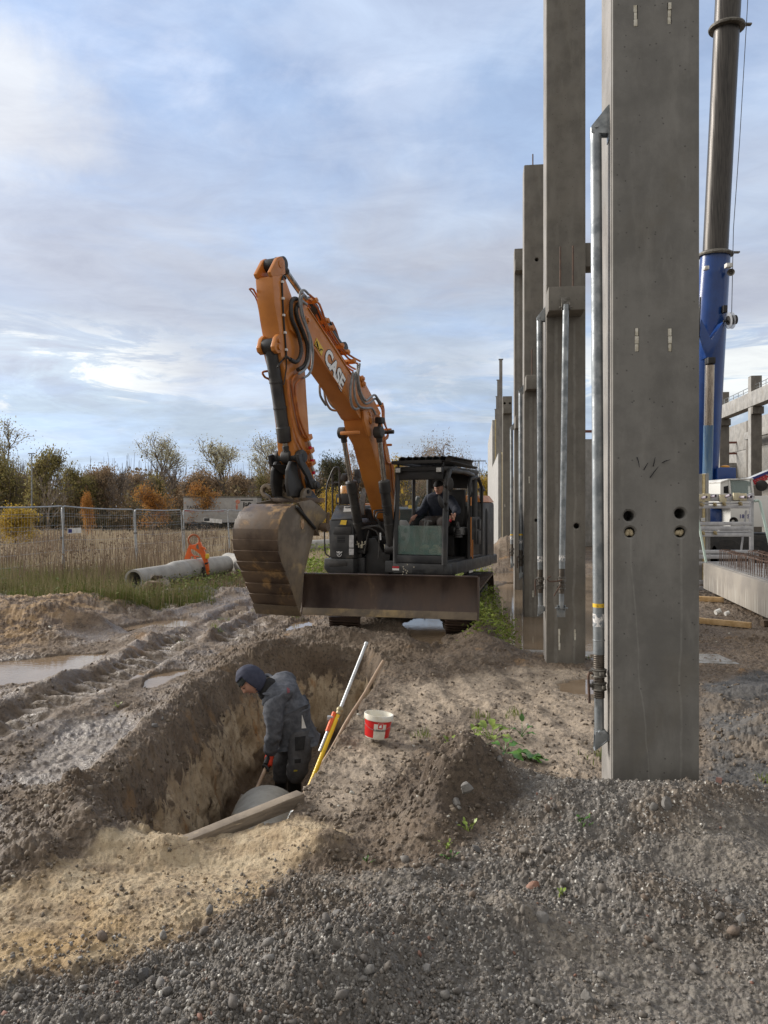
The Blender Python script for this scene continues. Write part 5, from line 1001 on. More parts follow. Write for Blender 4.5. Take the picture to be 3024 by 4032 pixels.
P_ = [EX.X(*z5(a, c), BX + .06) for a, c in ((300, 860), (720, 860), (760, 1250), (800, 1590), (430, 1590), (400, 1250))]; m = MB(); q = [V(BX - .10, P_[0].y, P_[0].z), V(BX + .10, P_[1].y, P_[1].z), V(BX + .14, P_[2].y + .02, P_[2].z), V(BX + .20, P_[3].y + .04, P_[3].z), V(BX - .16, P_[3].y + .04, P_[3].z), V(BX - .12, P_[2].y + .02, P_[2].z)]; m.prism(q, (0, .06, 0)); eb(m, 'link_web', M_bk, .01)
cp = EX.X(*z5(560, 1680), BX); 
m = MB(); m.bb((BX - .33, cp.y - .05, cp.z - .035), (BX + .30, cp.y + .40, cp.z + .03)); eb(m, 'coupler_plate', M_buck, .008)
m = MB(); m.prism([(BX - .30, cp.y + .02, cp.z + .03), (BX - .12, cp.y + .02, cp.z + .20), (BX - .09, cp.y + .02, cp.z + .03)], (0, .3, 0)); m.prism([(BX + .05, cp.y + .02, cp.z + .03), (BX + .16, cp.y + .02, cp.z + .13), (BX + .24, cp.y + .02, cp.z + .03)], (0, .3, 0)); eb(m, 'coupler_rib', M_bk, .006)
for (hx0, s_, th) in ((BX - .37, .9, .06), (BX - .03, 1.25, .06)):
    c = V(hx0, cp.y - .06, cp.z + .05); m = MB(); R0, R1 = .105 * s_, .052 * s_; out = [];  inn = []
    for k in range(15):
        a = math.radians(-115 + k * 290 / 14 * .86); out.append(c + V(0 + .0, 0, 0) + V(-math.sin(a) * R0 * .0, 0, 0))
    ring_o = [c + V(R0 * math.cos(math.radians(a)), 0, .09 * s_ + R0 * math.sin(math.radians(a))) for a in range(20, 271, 14)]
    ring_i = [c + V(R1 * math.cos(math.radians(a)), 0, .09 * s_ + R1 * math.sin(math.radians(a))) for a in range(20, 271, 14)]
    m.prism([(v.x, v.y, v.z) for v in ring_o] + [tuple(c + V(.09 * s_, 0, -.05))] + [tuple(c + V(.05 * s_, 0, .0))] + [(v.x, v.y, v.z) for v in ring_i[::-1]], (0, th, 0)); eb(m, 'coupler_hook', M_buck2, .004)
P_ = [EX.X(*z5(a, c), BX + .22) for a, c in ((820, 1640), (850, 1480), (900, 1410), (980, 1400), (1050, 1450), (1020, 1640), (990, 1810), (880, 1820))]; m = MB(); m.prism(P_, (-.05, 0, 0)); eb(m, 'coupler_lug', M_buck2, .008)
m = MB(); p = EX.X(*z5(960, 1490), BX + .232); m.cyl(p, p - V(.06, 0, 0), .028, 12); eb(m, 'lug_hole', M_dark)
for a, c in ((1045, 1590), (1085, 1670)):
    p = EX.X(*z5(a, c), BX + .1); m = MB(); m.tube([p + V(0, 0, -.05), p + V(0, .0, .0), p + V(.02, 0, .03), p + V(.045, 0, .02), p + V(.045, 0, -.005)], .012, 7); eb(m, 'lifting_hook', M_yel)
# bucket
BRX, BW = .15, .67
arc = [(720, 800), (660, 828), (610, 880), (570, 960), (540, 1060), (535, 1180), (545, 1300), (575, 1420), (620, 1530), (665, 1660), (705, 1780), (745, 1900), (776, 1992)]
mouth = [(800, 1800), (820, 1550), (870, 1350), (905, 1200), (938, 1060)]; topk = [(960, 1040), (880, 930), (790, 850)]
Pa = [EX.X(*z3(a, c), BRX) for a, c in arc]; Pm = [EX.X(*z3(a, c), BRX) for a, c in mouth]; Pt = [EX.X(*z3(a, c), BRX) for a, c in topk]
m = MB(); n = len(Pa)
for i in range(n - 1):       # shell of overlapping slats
    a, b_ = Pa[i], Pa[i + 1]; d = (b_ - a).normalized(); nn = V(0, d.z, -d.y); nn = nn if nn.y > 0 else -nn
    st_ = .007 if i % 2 else 0; q = [a - nn * (.020 if i < n - 2 else 0), b_ - nn * 0.0, b_ + nn * .03, a + nn * .03]
    m.prism(q, (-BW, 0, 0))
eb(m, 'bucket_shell', M_buck, .003, 25)
shell = None
for k, (pos_, mt_) in enumerate(((0, M_buck2), (-BW + .03, M_buck))): m = MB(); m.prism([p + V(pos_ + .004 * (k == 0), 0, 0) for p in Pa + Pm + Pt], (-.03, 0, 0)); eb(m, 'bucket_side_plate', mt_, .004)
m = MB(); a = Pa[-2]; b_ = Pa[-1]; d = (b_ - a).normalized(); m.prism([a + V(.012, -.018, 0), b_ + V(.012, -.012, 0) + d * .03, b_ + V(.012, .02, 0), a + V(.012, .02, 0)], (-BW - .024, 0, 0)); eb(m, 'bucket_cutting_edge', M_buck2, .003)
# reinforcing edge on the mouth and the box section on top
m = MB(); q = [Pt[2], Pt[1], Pt[0], Pm[-1]]; m.prism([q[0] + V(.02, 0, .0), q[2] + V(.02, 0, .0), q[2] + V(.02, .05, -.12), q[0] + V(.02, .08, -.10)], (-BW - .02, 0, 0)); eb(m, 'bucket_top_box', M_buck2, .006)
P_ = [EX.X(*z3(a, c), BRX + .03) for a, c in ((760, 770), (900, 740), (985, 800), (1065, 880), (1075, 920), (980, 1052), (940, 1060), (860, 950))]; m = MB(); m.prism(P_, (-.03, 0, 0)); eb(m, 'bucket_mount_plate', M_buck2, .004)
m = MB(); m.prism([p - V(BW - .05, 0, 0) for p in P_], (-.03, 0, 0)); eb(m, 'bucket_mount_plate', M_buck2, .004)
p = EX.X(*z3(1015, 1040), BRX + .05); m = MB(); m.lathe(V(BRX - BW, p.y, p.z), V(1, p.y, p.z), [(0, .04), (BW + .05, .04)], 14); m.tube([p + V(.05, 0, -.03), p + V(.08, .02, .06), p + V(.10, 0, .20)], [.03, .028, .022], 8); m.lathe(p, p + V(1, 0, 0), [(0, .06), (.06, .065), (.10, .055)], 14); eb(m, 'bucket_pin', M_buck, .003)
m = MB(); q1 = EX.X(*z3(738, 815), BRX + .02); q2 = EX.X(*z3(940, 1050), BRX + .02); dd = (q2 - q1).normalized(); m.tube([q1, q1.lerp(q2, .5), q2], .022, 8); eb(m, 'plate_weld', M_bk)
m = MB(); p = EX.X(*z3(805, 1005), BRX + .008); m.ell(p, .004, .045, .07, 10, 8); eb(m, 'wear_mark', mat('bright_rust_scar', (.5, .36, .22), (.3, .16, .08), 30, .6, bump=.5))
# hoses and pipes
def hose(L, conv, rx, r, mt, name='hydraulic_hose', n=8, sm=4):
    P = [EX.X(*conv(*p[:2]), rx + (p[2] if len(p) > 2 else 0)) for p in L]; Q = []
    for i in range(len(P) - 1):
        p0 = P[max(i - 1, 0)]; p1 = P[i]; p2 = P[i + 1]; p3 = P[min(i + 2, len(P) - 1)]
        for k in range(sm):
            t = k / sm; Q.append(.5 * ((2 * p1) + (p2 - p0) * t + (2 * p0 - 5 * p1 + 4 * p2 - p3) * t * t + (3 * p1 - p0 - 3 * p2 + p3) * t ** 3))
    Q.append(P[-1])
    if mt is M_rib and r > .02:
        D = []; 
        for i in range(len(Q) - 1):
            k_ = max(1, int((Q[i + 1] - Q[i]).length / .012)); D += [Q[i].lerp(Q[i + 1], j / k_) for j in range(k_)]
        Q = D; rs = [r * (1.12 if i % 2 else .88) for i in range(len(Q))]; m = MB(); m.tube(Q, rs, n)
    else: m = MB(); m.tube(Q, r, n)
    return eb(m, name, mt, 0, 60)
hx1 = BX + WS + .07
hose([(745, 545), (705, 545), (680, 600), (690, 760), (755, 920), (790, 1080), (775, 1180), (730, 1232), (665, 1200)], z1, hx1, .027, M_rib)
hose([(765, 590), (735, 660), (760, 780), (820, 930), (858, 1060), (855, 1180), (825, 1270), (750, 1318)], z1, hx1, .027, M_rib)
hose([(870, 495), (825, 450), (785, 470), (772, 560), (800, 740), (860, 900), (890, 1060), (880, 1200), (840, 1300), (765, 1362)], z1, hx1 + .05, .017, M_hose)
hose([(860, 545), (825, 505), (795, 530), (795, 640), (840, 820), (895, 980), (918, 1130), (905, 1290), (870, 1370), (815, 1402)], z1, hx1 + .03, .017, M_hose)
hose([(745, 545), (800, 570), (850, 605)], z1, hx1, .02, M_hose); hose([(665, 1200), (640, 1180), (622, 1168)], z1, hx1, .018, M_rib)
hose([(1355, 1345), (1330, 1480), (1325, 1600), (1345, 1710), (1385, 1745), (1425, 1722)], z1, BX + WB + .07, .02, M_hose)
hose([(1382, 1340), (1368, 1480), (1378, 1620), (1425, 1715), (1500, 1735), (1560, 1735), (1600, 1800)], z1, BX + WB + .09, .019, M_hose)
hose([(1405, 1262), (1398, 1420), (1420, 1570), (1480, 1680), (1545, 1670), (1600, 1630), (1650, 1700)], z1, BX + WB + .12, .018, M_hose)
hose([(1428, 1250), (1412, 1400), (1435, 1550), (1490, 1650), (1540, 1620), (1590, 1590), (1630, 1640), (1665, 1690)], z1, BX + WB + .15, .018, M_hose)
for k, L in enumerate((((875, 495), (990, 605), (1050, 780), (1100, 870), (1190, 1010), (1290, 1140), (1432, 1222)), ((862, 545), (965, 640), (1035, 800), (1110, 930), (1200, 1070), (1300, 1190), (1405, 1250)), ((850, 605), (935, 680), (1010, 830), (1100, 960), (1180, 1090), (1270, 1240), (1380, 1310)), ((880, 650), (930, 700), (1000, 850), (1160, 1110), (1260, 1260), (1355, 1330)))):
    hose(L, z1, BX + WB - .02 - .05 * k, .016, M_opipe, 'hydraulic_pipe', 7, 2)
for k, (a, c) in enumerate(((880, 570), (1010, 790), (1060, 870), (1170, 1060), (1235, 1130), (1300, 1230))): m = MB(); m.box(EX.X(*z1(a, c), BX + .06), (.26, .06, .06), Matrix.Rotation(-.6, 3, 'X')); eb(m, 'pipe_clamp', M_or, .008)
hose([(905, 690), (1010, 800), (1130, 800), (1200, 980)], z1, BX - .15, .012, M_opipe, 'hydraulic_pipe', 6, 2); hose([(950, 760), (1080, 770), (1180, 960), (1190, 1000)], z1, BX - .05, .02, M_rib)
for k in range(4): hose([(960 + 18 * k, 950), (1010 + 8 * k, 1040), (1022 + 6 * k, 1180), (1090, 1340 + 14 * k), (1050, 1420 + 8 * k), (1040 + 14 * k, 1560), (1075 + 12 * k, 1730), (1125 + 8 * k, 1760), (1150 + 9 * k, 2050), (1190 + 9 * k, 2200)], z8, BX + WB + .02 - .05 * k, .015, M_opipe, 'hydraulic_pipe', 7, 3)
for a, c in ((965, 985), (1075, 1300), (1130, 1740), (1080, 1500)): m = MB(); m.box(EX.X(*z8(a, c), BX + .12), (.16, .05, .04)); eb(m, 'pipe_clamp', M_or, .01)
for (rx, L) in ((.06, ((640, 1420), (655, 1600), (690, 1850), (740, 2050), (770, 2120), (830, 2240), (860, 2330))), (.05, ((750, 1362), (700, 1410), (690, 1480), (715, 1650), (750, 1850), (800, 2010), (850, 2060))), (.07, ((812, 1402), (745, 1455), (725, 1530), (745, 1700), (775, 1850), (840, 2020), (880, 2060)))): hose(L, z1, BX + WS + rx - .02, .017, M_opipe, 'hydraulic_pipe', 7, 3)
hose([(650, 1430), (655, 1500), (665, 1560)], z1, BX + WS + .03, .013, M_opipe, 'hydraulic_pipe'); 
hose([(228, 440), (270, 440), (330, 560)], z1, BX - WS - .03, .013, M_opipe, 'hydraulic_pipe', 6, 2); hose([(228, 440), (290, 520), (325, 620), (350, 780), (385, 980)], z1, BX - WS - .03, .009, M_opipe, 'hydraulic_pipe', 6, 2)
hose([(430, 1330), (370, 1345), (400, 1400), (450, 1430), (475, 1560), (520, 1850), (555, 2000)], z1, BX - WS, .015, M_opipe, 'hydraulic_pipe', 7, 3)
hose([(625, 330), (600, 290), (582, 350), (586, 480), (592, 620), (602, 790), (615, 960), (626, 1120), (628, 1170)], z1, BX + WS + .014, .012, M_bk, 'cable', 6, 2)
for a, c in ((586, 360), (593, 540), (601, 722), (615, 912), (628, 1098)): m = MB(); m.box(EX.X(*z1(a, c), BX + WS + .02), (.03, .035, .03)); eb(m, 'cable_clip', M_wst, .003)
hose([(628, 1170), (560, 1240), (535, 1290)], z1, BX + WS + .014, .012, M_bk, 'cable', 6, 2); hose([(628, 1190), (630, 1300), (600, 1480)], z1, BX + WS + .01, .008, M_bk, 'cable', 6, 2)
for k, L in enumerate((((990, 1485), (1000, 1600), (1060, 1700)), ((1040, 1540), (1060, 1660), (1110, 1745), (1175, 1760)), ((1060, 1550), (1090, 1650), (1140, 1720), (1180, 1740)), ((1080, 1580), (1105, 1660), (1150, 1700)))): hose(L, z1, BX - WB - .05 - .04 * k, .019, M_hose)
for k, (a, c) in enumerate(((955, 300), (1000, 600), (1030, 880))):   # couplings on the stick
    p = EX.X(*z5(a, c), BX + WS + .05); m = MB(); m.box(p + V(-.03, .03, .03), (.1, .12, .07), Matrix.Rotation(.5, 3, 'X')); eb(m, 'coupling_block', M_or, .008)
    m = MB(); d_ = V(.0, .45, -.9); m.lathe(p, p + d_, [(0, .02), (.03, .026), (.08, .026), (.10, .018)], 10); eb(m, 'quick_coupling', M_sil); m = MB(); m.lathe(p + d_ * .09, p + d_ * .2, [(0, .024), (.04, .026), (.05, .0)], 10); eb(m, 'red_cap', mat('red_plastic', (.5, .02, .05), None, rough=.4) if 'red_plastic' not in bpy.data.materials else bpy.data.materials['red_plastic'])
for rx in (-.33, .30): hose([(655, 330) if rx < 0 else (1215, 330), (775, 420) if rx < 0 else (1060, 345), (790, 470) if rx < 0 else (1045, 380), (795, 530) if rx < 0 else (1050, 470), (795, 560) if rx < 0 else (1120, 540), (800, 580) if rx < 0 else (1150, 640)], z7, BX + rx + .09 * (1 if rx > 0 else 0), .013, M_cyl, 'cylinder_pipe')
hose([(1280, 420), (1220, 380), (1120, 378), (1085, 430), (1080, 480)], z7, BX + .4, .012, M_cyl, 'cylinder_pipe')
# lettering and warning decal on the upper boom
fx_ = BX + WB + .004; a = EX.X(*z1(1052, 1135), fx_); b_ = EX.X(*z1(1240, 1490), fx_); ex_ = (b_ - a); Lw = ex_.length; ex_.normalize(); ey_ = V(1, 0, 0).cross(ex_); cc = EX.X(*z1(1158, 1312), fx_)
vs, fs = text_mesh('CASE', 1.0, .0, .035); wd = max(v.x for v in vs) - min(v.x for v in vs); hg = max(v.y for v in vs) - min(v.y for v in vs)
Hc = .255
def casel(off, dx, mt, nm, zo):
    vs, fs = text_mesh('CASE', 1.0, .0, off); wd0 = max(v.x for v in vs) - min(v.x for v in vs); cxm = (max(v.x for v in vs) + min(v.x for v in vs)) / 2; cym = (max(v.y for v in vs) + min(v.y for v in vs)) / 2
    M = plane_mat(cc + V(zo, 0, 0), ex_, ey_); m = MB(); m.add([M @ V((v.x - cxm) * Lw / wd, (v.y - cym) * Hc / hg, 0) for v in vs], fs); return eb(m, nm, mt, parent=up)
casel(.085, 0, M_black, 'lettering_outline', .001); casel(.045, 0, M_wlet, 'lettering', .004)
P_ = [EX.X(*z1(a, c), fx_) for a, c in ((958, 968), (1032, 1095), (1012, 1166), (934, 1036))]; m = MB(); m.prism(P_, (.003, 0, 0)); dl_ = eb(m, 'warning_decal', M_yel, parent=up)
P_ = [EX.X(*z1(a, c), fx_ + .006) for a, c in ((962, 1005), (985, 1095), (938, 1052))]; m = MB(); m.tube(P_ + [P_[0]], .006, 5); q1, q2 = EX.X(*z1(962, 1030), fx_ + .006), EX.X(*z1(968, 1068), fx_ + .006); m.tube([q1, q2], .008, 5); q1, q2 = EX.X(*z1(990, 1110), fx_ + .006), EX.X(*z1(1022, 1100), fx_ + .006); m.tube([q1, q1.lerp(q2, .5) + V(0, 0, .02), q2], .008, 5); eb(m, 'warning_sign', M_black, parent=up)
# --- cab
CXL, CXR = lx(1546, 2150), lx(1758, 2150); CY0, CY1 = FY, .48; CZ0, CZ1 = lz(2218, 1650), lz(1838, 1650)
q = [(CXL, CY0, zb + .02), (CXR - .04, CY0, zb + .02), (CXR + .04, CY0 + .12, zb + .02), (CXR + .06, CY1 + 1.2, zb + .02), (CXL, CY1 + 1.2, zb + .02)]
m = MB(); m.prism(q, (0, 0, CZ0 - zb - .02)); eb(m, 'cab_base', M_brn, .03)
m = MB(); m.prism([(CXL + .02, CY0 + .05, CZ0), (CXR - .04, CY0 + .05, CZ0), (CXR - .02, CY1, CZ0), (CXL + .02, CY1, CZ0)], (0, 0, .05)); eb(m, 'cab_floor', M_bk, .01)
def post(L, r, mt=M_brn, nm='cab_pillar', flat=None): m = MB(); m.tube(L, r, 8, True, flat); return eb(m, nm, mt, 0, 50)
TX0, TX1 = CXL + .045, CXR + .02
post([(CXL + .045, CY0 + .03, CZ0), (CXL + .045, CY0 + .02, CZ0 + .5), (TX0 + .01, CY0 + .10, CZ1 - .12)], .048)
post([(CXR - .045, CY0 + .03, CZ0 - .02), (CXR - .03, CY0 + .02, CZ0 + .6), (TX1 - .05, CY0 + .08, CZ1 - .25), (TX1 - .04, CY0 + .20, CZ1 - .06), (TX1 - .03, CY0 + .45, CZ1 - .01)], .052, M_brn)
for xx in (CXL + .05, CXR - .03): post([(xx, CY1 - .05, CZ0), (xx, CY1 - .05, CZ1 - .05)], .06)
post([(CXL + .04, -.35, CZ0 + .02), (CXL + .04, -.35, CZ1 - .1)], .035)
m = MB(); m.bb((CXL + .0, CY0 + .0, CZ0), (CXR - .05, CY0 + .06, CZ0 + .13)); eb(m, 'front_sill', M_brn, .02)
m = MB(); m.bb((TX0 - .03, CY0 + .06, CZ1 - .21), (TX1 - .1, CY0 + .14, CZ1 - .05)); eb(m, 'front_header', M_bk, .02)
m = MB(); m.prism([(TX0 - .03, CY0 + .05, CZ1 - .07), (TX1 - .12, CY0 + .05, CZ1 - .07), (TX1 + .0, CY0 + .25, CZ1 - .07), (TX1 + .02, CY1 + .02, CZ1 - .07), (TX0 - .03, CY1 + .02, CZ1 - .07)], (0, 0, .08)); eb(m, 'cab_roof', M_bk, .03)
m = MB(); m.bb((CXL + .02, CY1 - .08, CZ0), (CXR - .02, CY1 - .02, CZ0 + .95)); eb(m, 'rear_wall', M_bk, .02)
m = MB(); m.bb((CXL + .02, CY1 - .08, CZ1 - .32), (CXR - .02, CY1 - .02, CZ1 - .07)); m.bb((CXL + .30, CY1 - .08, CZ0 + .9), (CXL + .42, CY1 - .02, CZ1 - .2)); eb(m, 'rear_frame', M_bk, .01)
m = MB(); m.bb((CXL + .012, CY0 + .1, CZ0), (CXL + .03, CY1 - .1, CZ0 + .62)); eb(m, 'left_wall', M_bk, .01)
for nm, a, b_ in (('rear_window', (CXL + .10, CY1 - .06, CZ0 + .95), (CXR - .08, CY1 - .054, CZ1 - .32)),): m = MB(); m.bb(a, b_); eb(m, nm, M_gl)
m = MB(); m.bb((CXL + .02, CY0 + .1, CZ0 + .62), (CXL + .026, CY1 - .1, CZ1 - .15)); eb(m, 'side_window', M_gl)
m = MB(); m.bb((CXL + .07, CY0 + .02, CZ0 + .14), (CXR - .09, CY0 + .028, CZ0 + .62)); eb(m, 'lower_windscreen', M_gl2, .003); 
# door swung back along the side
for L, r in (([(CXR + .03, -.12, CZ0 + .02), (CXR + .05, -.12, CZ0 + .9), (CXR + .045, -.12, CZ1 - .28), (CXR + .04, -.02, CZ1 - .16), (CXR + .04, .35, CZ1 - .12)], .035), ([(CXR + .035, .62, CZ0 + .05), (CXR + .05, .62, CZ1 - .3), (CXR + .04, .45, CZ1 - .14)], .035), ([(CXR + .03, -.1, CZ0 + .04), (CXR + .03, .6, CZ0 + .04)], .03), ([(CXR + .07, -.13, CZ0 + .35), (CXR + .09, -.13, CZ1 - .45)], .014)): post(L, r, M_bk, 'door_frame')
post([(CXR - .005, CY0 + .20, CZ1 - .06), (CXR + .01, -.3, CZ1 - .05), (CXR + .02, .2, CZ1 - .10)], .045, M_brn, 'roof_rail')
m = MB(); m.bb((CXR + .03, -.1, CZ0 + .06), (CXR + .045, .6, CZ0 + .75)); eb(m, 'door_panel', M_bk, .01)
m = MB(); m.tube([(CXR + .085, -.145, CZ0 + .06), (CXR + .085, -.145, CZ0 + .75)], .01, 6); m.tube([(CXR + .085, -.05, CZ0 + .02), (CXR + .085, -.05, CZ0 + .35)], .01, 6); m.tube([(CXR + .085, -.145, CZ0 + .95), (CXR + .085, -.145, CZ0 + 1.1)], .012, 6); eb(m, 'orange_hinge_rod', M_or)
m = MB(); m.box((CXR + .10, .30, CZ0 + .62), (.05, .10, .18)); m.box((CXR + .10, .30, CZ0 + .38), (.03, .16, .25)); eb(m, 'door_handle', M_brn, .02)
# rear body behind the cab and its orange cap
m = MB(); a = EX.Y(1878, 2258, .9); b_ = EX.Y(1913, 1978, .9); m.bb((CXR - .3, .55, zb + .02), (b_.x, 1.5, b_.z)); eb(m, 'rear_cover', M_brn, .05)
m = MB(); m.bb((CXR + .05, .53, zb + .25), (b_.x + .006, .545, b_.z - .35)); eb(m, 'cover_seam', M_bk)
m = MB(); q = [(CXR - .3, .58, b_.z), (b_.x - .0, .58, b_.z), (b_.x - .0, 1.5, b_.z), (CXR - .3, 1.5, b_.z)]; q2 = [(CXR - .3, .62, b_.z + .13), (b_.x - .07, .62, b_.z + .13), (b_.x - .07, 1.4, b_.z + .13), (CXR - .3, 1.4, b_.z + .13)]; m.loft([V(*p) for p in q], [V(*p) for p in q2]); eb(m, 'orange_top_cap', M_or, .02)
m = MB(); p = EX.Y(1896, 1928, .8); m.tube([p + V(-.03, 0, -.12), p + V(-.02, 0, 0)], .015, 6); m.box(p, (.10, .09, .09), Matrix.Rotation(-.5, 3, 'Y')); eb(m, 'rear_lamp', M_bk, .015)
# roof guard with louvres
gz = CZ1 + .03
m = MB(); m.bb((TX0 - .04, CY0 - .05, gz + .02), (TX1 - .10, CY0 - .01, gz + .075)); m.bb((TX0 - .03, .1, gz + .03), (TX1 + .0, .14, gz + .08)); m.prism([(TX1 - .12, CY0 - .03, gz + .06), (TX1 + .03, CY0 + .35, gz + .05), (TX1 + .10, .14, gz + .0), (TX1 + .05, .14, gz - .02), (TX1 - .12, CY0 + .0, gz + .0)], (0, .0, .02)); m.bb((TX0 - .05, CY0 - .05, gz + .02), (TX0 - .02, .12, gz + .07))
for xx in (TX0 + .02, TX1 - .12): m.bb((xx, CY0 + .05, gz - .04), (xx + .03, CY0 + .08, gz + .04))
eb(m, 'roof_guard_frame', M_bk, .008)
for k in range(8):
    x0 = TX0 + .06 + k * .118; m = MB(); sec = [(0, 0), (.025, .06), (.065, .085), (.105, .07), (.10, .055), (.065, .07), (.032, .048), (.012, -.003)]
    m.loft([V(x0 + a, CY0 - .02, gz + .06 + c) for a, c in sec], [V(x0 + a + .03, .08, gz + .05 + c) for a, c in sec]); eb(m, 'louvre', M_bk, .003)
for a, c in (((806, 245)), ((1157, 240))):
    p = EX.Y(*z2(a, c), CY0 + .0); m = MB(); m.box(p, (.115, .06, .10)); o = eb(m, 'cab_lamp', M_bk, .012); m = MB(); m.box(p + V(0, -.032, 0), (.085, .006, .07)); eb(m, 'lens', mat('lamp_lens', (.42, .42, .40), (.6, .6, .58), 60, .15) if 'lamp_lens' not in bpy.data.materials else bpy.data.materials['lamp_lens'], .01, parent=o)
m = MB(); m.tube([EX.Y(*z2(830, 245), CY0), EX.Y(*z2(1130, 240), CY0)], .014, 6); eb(m, 'lamp_bar', M_bk)
for a, c, rx_, rz_, tl in ((1250, 366, .058, .115, .0), (1170, 515, .042, .115, -.35)):
    p = EX.Y(*z2(a, c), CY0 - .12); m = MB(); m.ell(p, rx_, .03, rz_, 18, 12, Matrix.Rotation(tl, 3, 'Y')); m.tube([p + V(0, .03, 0), p + V(.02, .08, -.03 if tl else 0), EX.Y(*z2(1215, c + 10), CY0 - .02)], .012, 6); m.ell(EX.Y(*z2(1215, c + 8), CY0 - .04), .03, .03, .045); eb(m, 'mirror', M_bk)
m = MB(); m.tube([EX.Y(*z2(1212, 575), CY0 - .04), EX.Y(*z2(1238, 595), CY0 - .05)], .014, 6); m.tube([EX.Y(*z2(1222, 250), CY0 - .03), EX.Y(*z2(1218, 600), CY0 - .02)], .012, 6); eb(m, 'mirror_bracket', M_bk)
# stickers, marks and writing on the skirt
sticker('red_decal', [(1545, 2229), (1571, 2230), (1571, 2246), (1545, 2245)], M_wst, FY - .006); m = MB(); m.prism(fq([(1545, 2229), (1571, 2230), (1571, 2238), (1545, 2237)], FY - .009), (0, .003, 0)); eb(m, 'red_decal', M_redp)
m = MB()
for r_ in range(7):
    for h in range(2): y = 2243 + r_ * 3.4; m.prism(fq([(1622 + h * 26, y), (1644 + h * 26, y + .3), (1644 + h * 26, y + 2), (1622 + h * 26, y + 1.7)], FY - .004), (0, .01, 0))
eb(m, 'skirt_vents', M_dark)
m = MB()
for a, c in ((1604, 2223), (1588, 2232), (1590, 2240), (1597, 2245), (1588, 2252), (1604, 2249), (1601, 2257), (1586, 2262), (1630, 2233)): m.ell(fq([(a, c)], FY - .003)[0], .011, .003, .011, 8, 6)
eb(m, 'mud_spots', mat('dry_mud', (.42, .38, .30), None, rough=.9))
sxp = CXR + .052; SP = lambda x, y: EX.X(x, y, sxp)
for nm, L, mt in (('white_decal', [(1845, 2232), (1859, 2228), (1860, 2252), (1846, 2256)], M_wst), ('warning_plate', [(1872, 2225), (1889, 2221), (1889, 2244), (1873, 2248)], M_wst), ('skirt_lamp', [(1824, 2240), (1835, 2237), (1836, 2257), (1825, 2260)], M_bk)): m = MB(); m.prism([SP(a, c) + V(.004, 0, 0) for a, c in L], (.006, 0, 0)); eb(m, nm, mt)
m = MB(); m.prism([SP(a, c) + V(.011, 0, 0) for a, c in ((1874, 2242), (1880, 2229), (1882, 2241))], (.003, 0, 0)); eb(m, 'warning_triangle', M_yel)
m = MB(); lettering(m, 'CX1', .15, (SP(1900, 2234) + V(.006, .12, 0))[:], V(0, 1, 0), V(0, 0, 1), .002, .006); eb(m, 'model_lettering', M_wlet)
m = MB(); p = EX.Y(1850, 2110, CY1 - .1); 
# --- inside the cab
m = MB(); sxm = (CXL + CXR) / 2 + .05; m.box((sxm, .12, CZ0 + .52), (.50, .50, .14)); m.box((sxm, .36, CZ0 + .90), (.48, .14, .70), Matrix.Rotation(-.12, 3, 'X')); m.box((sxm, .12, CZ0 + .24), (.36, .36, .40)); eb(m, 'driver_seat', M_bk, .05)
for s_, px_ in ((-1, sxm - .33), (1, sxm + .31)):
    m = MB(); m.box((px_, -.05, CZ0 + .50), (.15, .5, .14)); eb(m, 'console', M_tan, .03)
    m = MB(); m.lathe((px_, -.26, CZ0 + .40), (px_, -.26, 2), [(0, .085), (.03, .075), (.04, .082), (.07, .068), (.08, .075), (.11, .06), (.12, .066), (.15, .05), (.16, .056), (.19, .03), (.27, .022)], 14); eb(m, 'joystick', M_bk)
m = MB(); q_ = [EX.Y(*z2(a, c), -.95) for a, c in ((812, 672), (870, 675), (893, 710), (898, 780), (888, 850), (850, 940), (812, 960))]; m.prism(q_, (0, .06, 0)); eb(m, 'side_console', mat('grey_plastic', (.27, .27, .265), (.20, .20, .20), 6, .5), .02)
for a, c in ((868, 762), (850, 828)): m = MB(); p = EX.Y(*z2(a, c), -.955); m.cyl(p, p - V(0, .01, 0), .04, 14); eb(m, 'speaker_hole', M_bk)
for L in (((1062, 680), (1030, 800), (1012, 900)), ((1040, 676), (1022, 780), (1005, 905))): m = MB(); m.tube([EX.Y(*z2(a, c), -.85) for a, c in L], [.02, .011, .011], 7); m.tube([EX.Y(*z2(L[0][0] - 30, L[0][1] - 4), -.85), EX.Y(*z2(L[0][0] + 28, L[0][1] + 2), -.85)], .014, 6); eb(m, 'travel_lever', M_tan)
for L, mt in (([(826, 400), (842, 402), (848, 444), (828, 442)], M_yel), ([(864, 506), (886, 508), (884, 542), (862, 540)], M_yel), ([(890, 545), (935, 543), (934, 582), (890, 582)], M_yel), ([(920, 508), (934, 508), (932, 540), (920, 540)], M_yel)): m = MB(); m.prism([EX.Y(*z2(a, c), CY1 - .10) for a, c in L], (0, .004, 0)); eb(m, 'yellow_decal', mt)
m = MB(); m.tube([EX.Y(*z2(a, c), CY1 - .12) for a, c in ((975, 470), (955, 520), (945, 600), (900, 650))], .04, 8); eb(m, 'inner_trim', M_tan)
# board mud and stones on the cab floor
m = MB()
for a, c, s_ in ((1035, 905, .07), (1010, 915, .05), (1110, 940, .08), (1140, 925, .07), (1125, 900, .05), (1155, 950, .06)): m.ell(EX.Y(*z2(a, c), -.95), s_ * 1.1, s_, s_ * .7, 8, 6, Matrix.Rotation(a, 3, 'Z'))
eb(m, 'floor_mud', mat('clay', (.22, .18, .11), (.12, .10, .06), 10, .9, bump=.8))
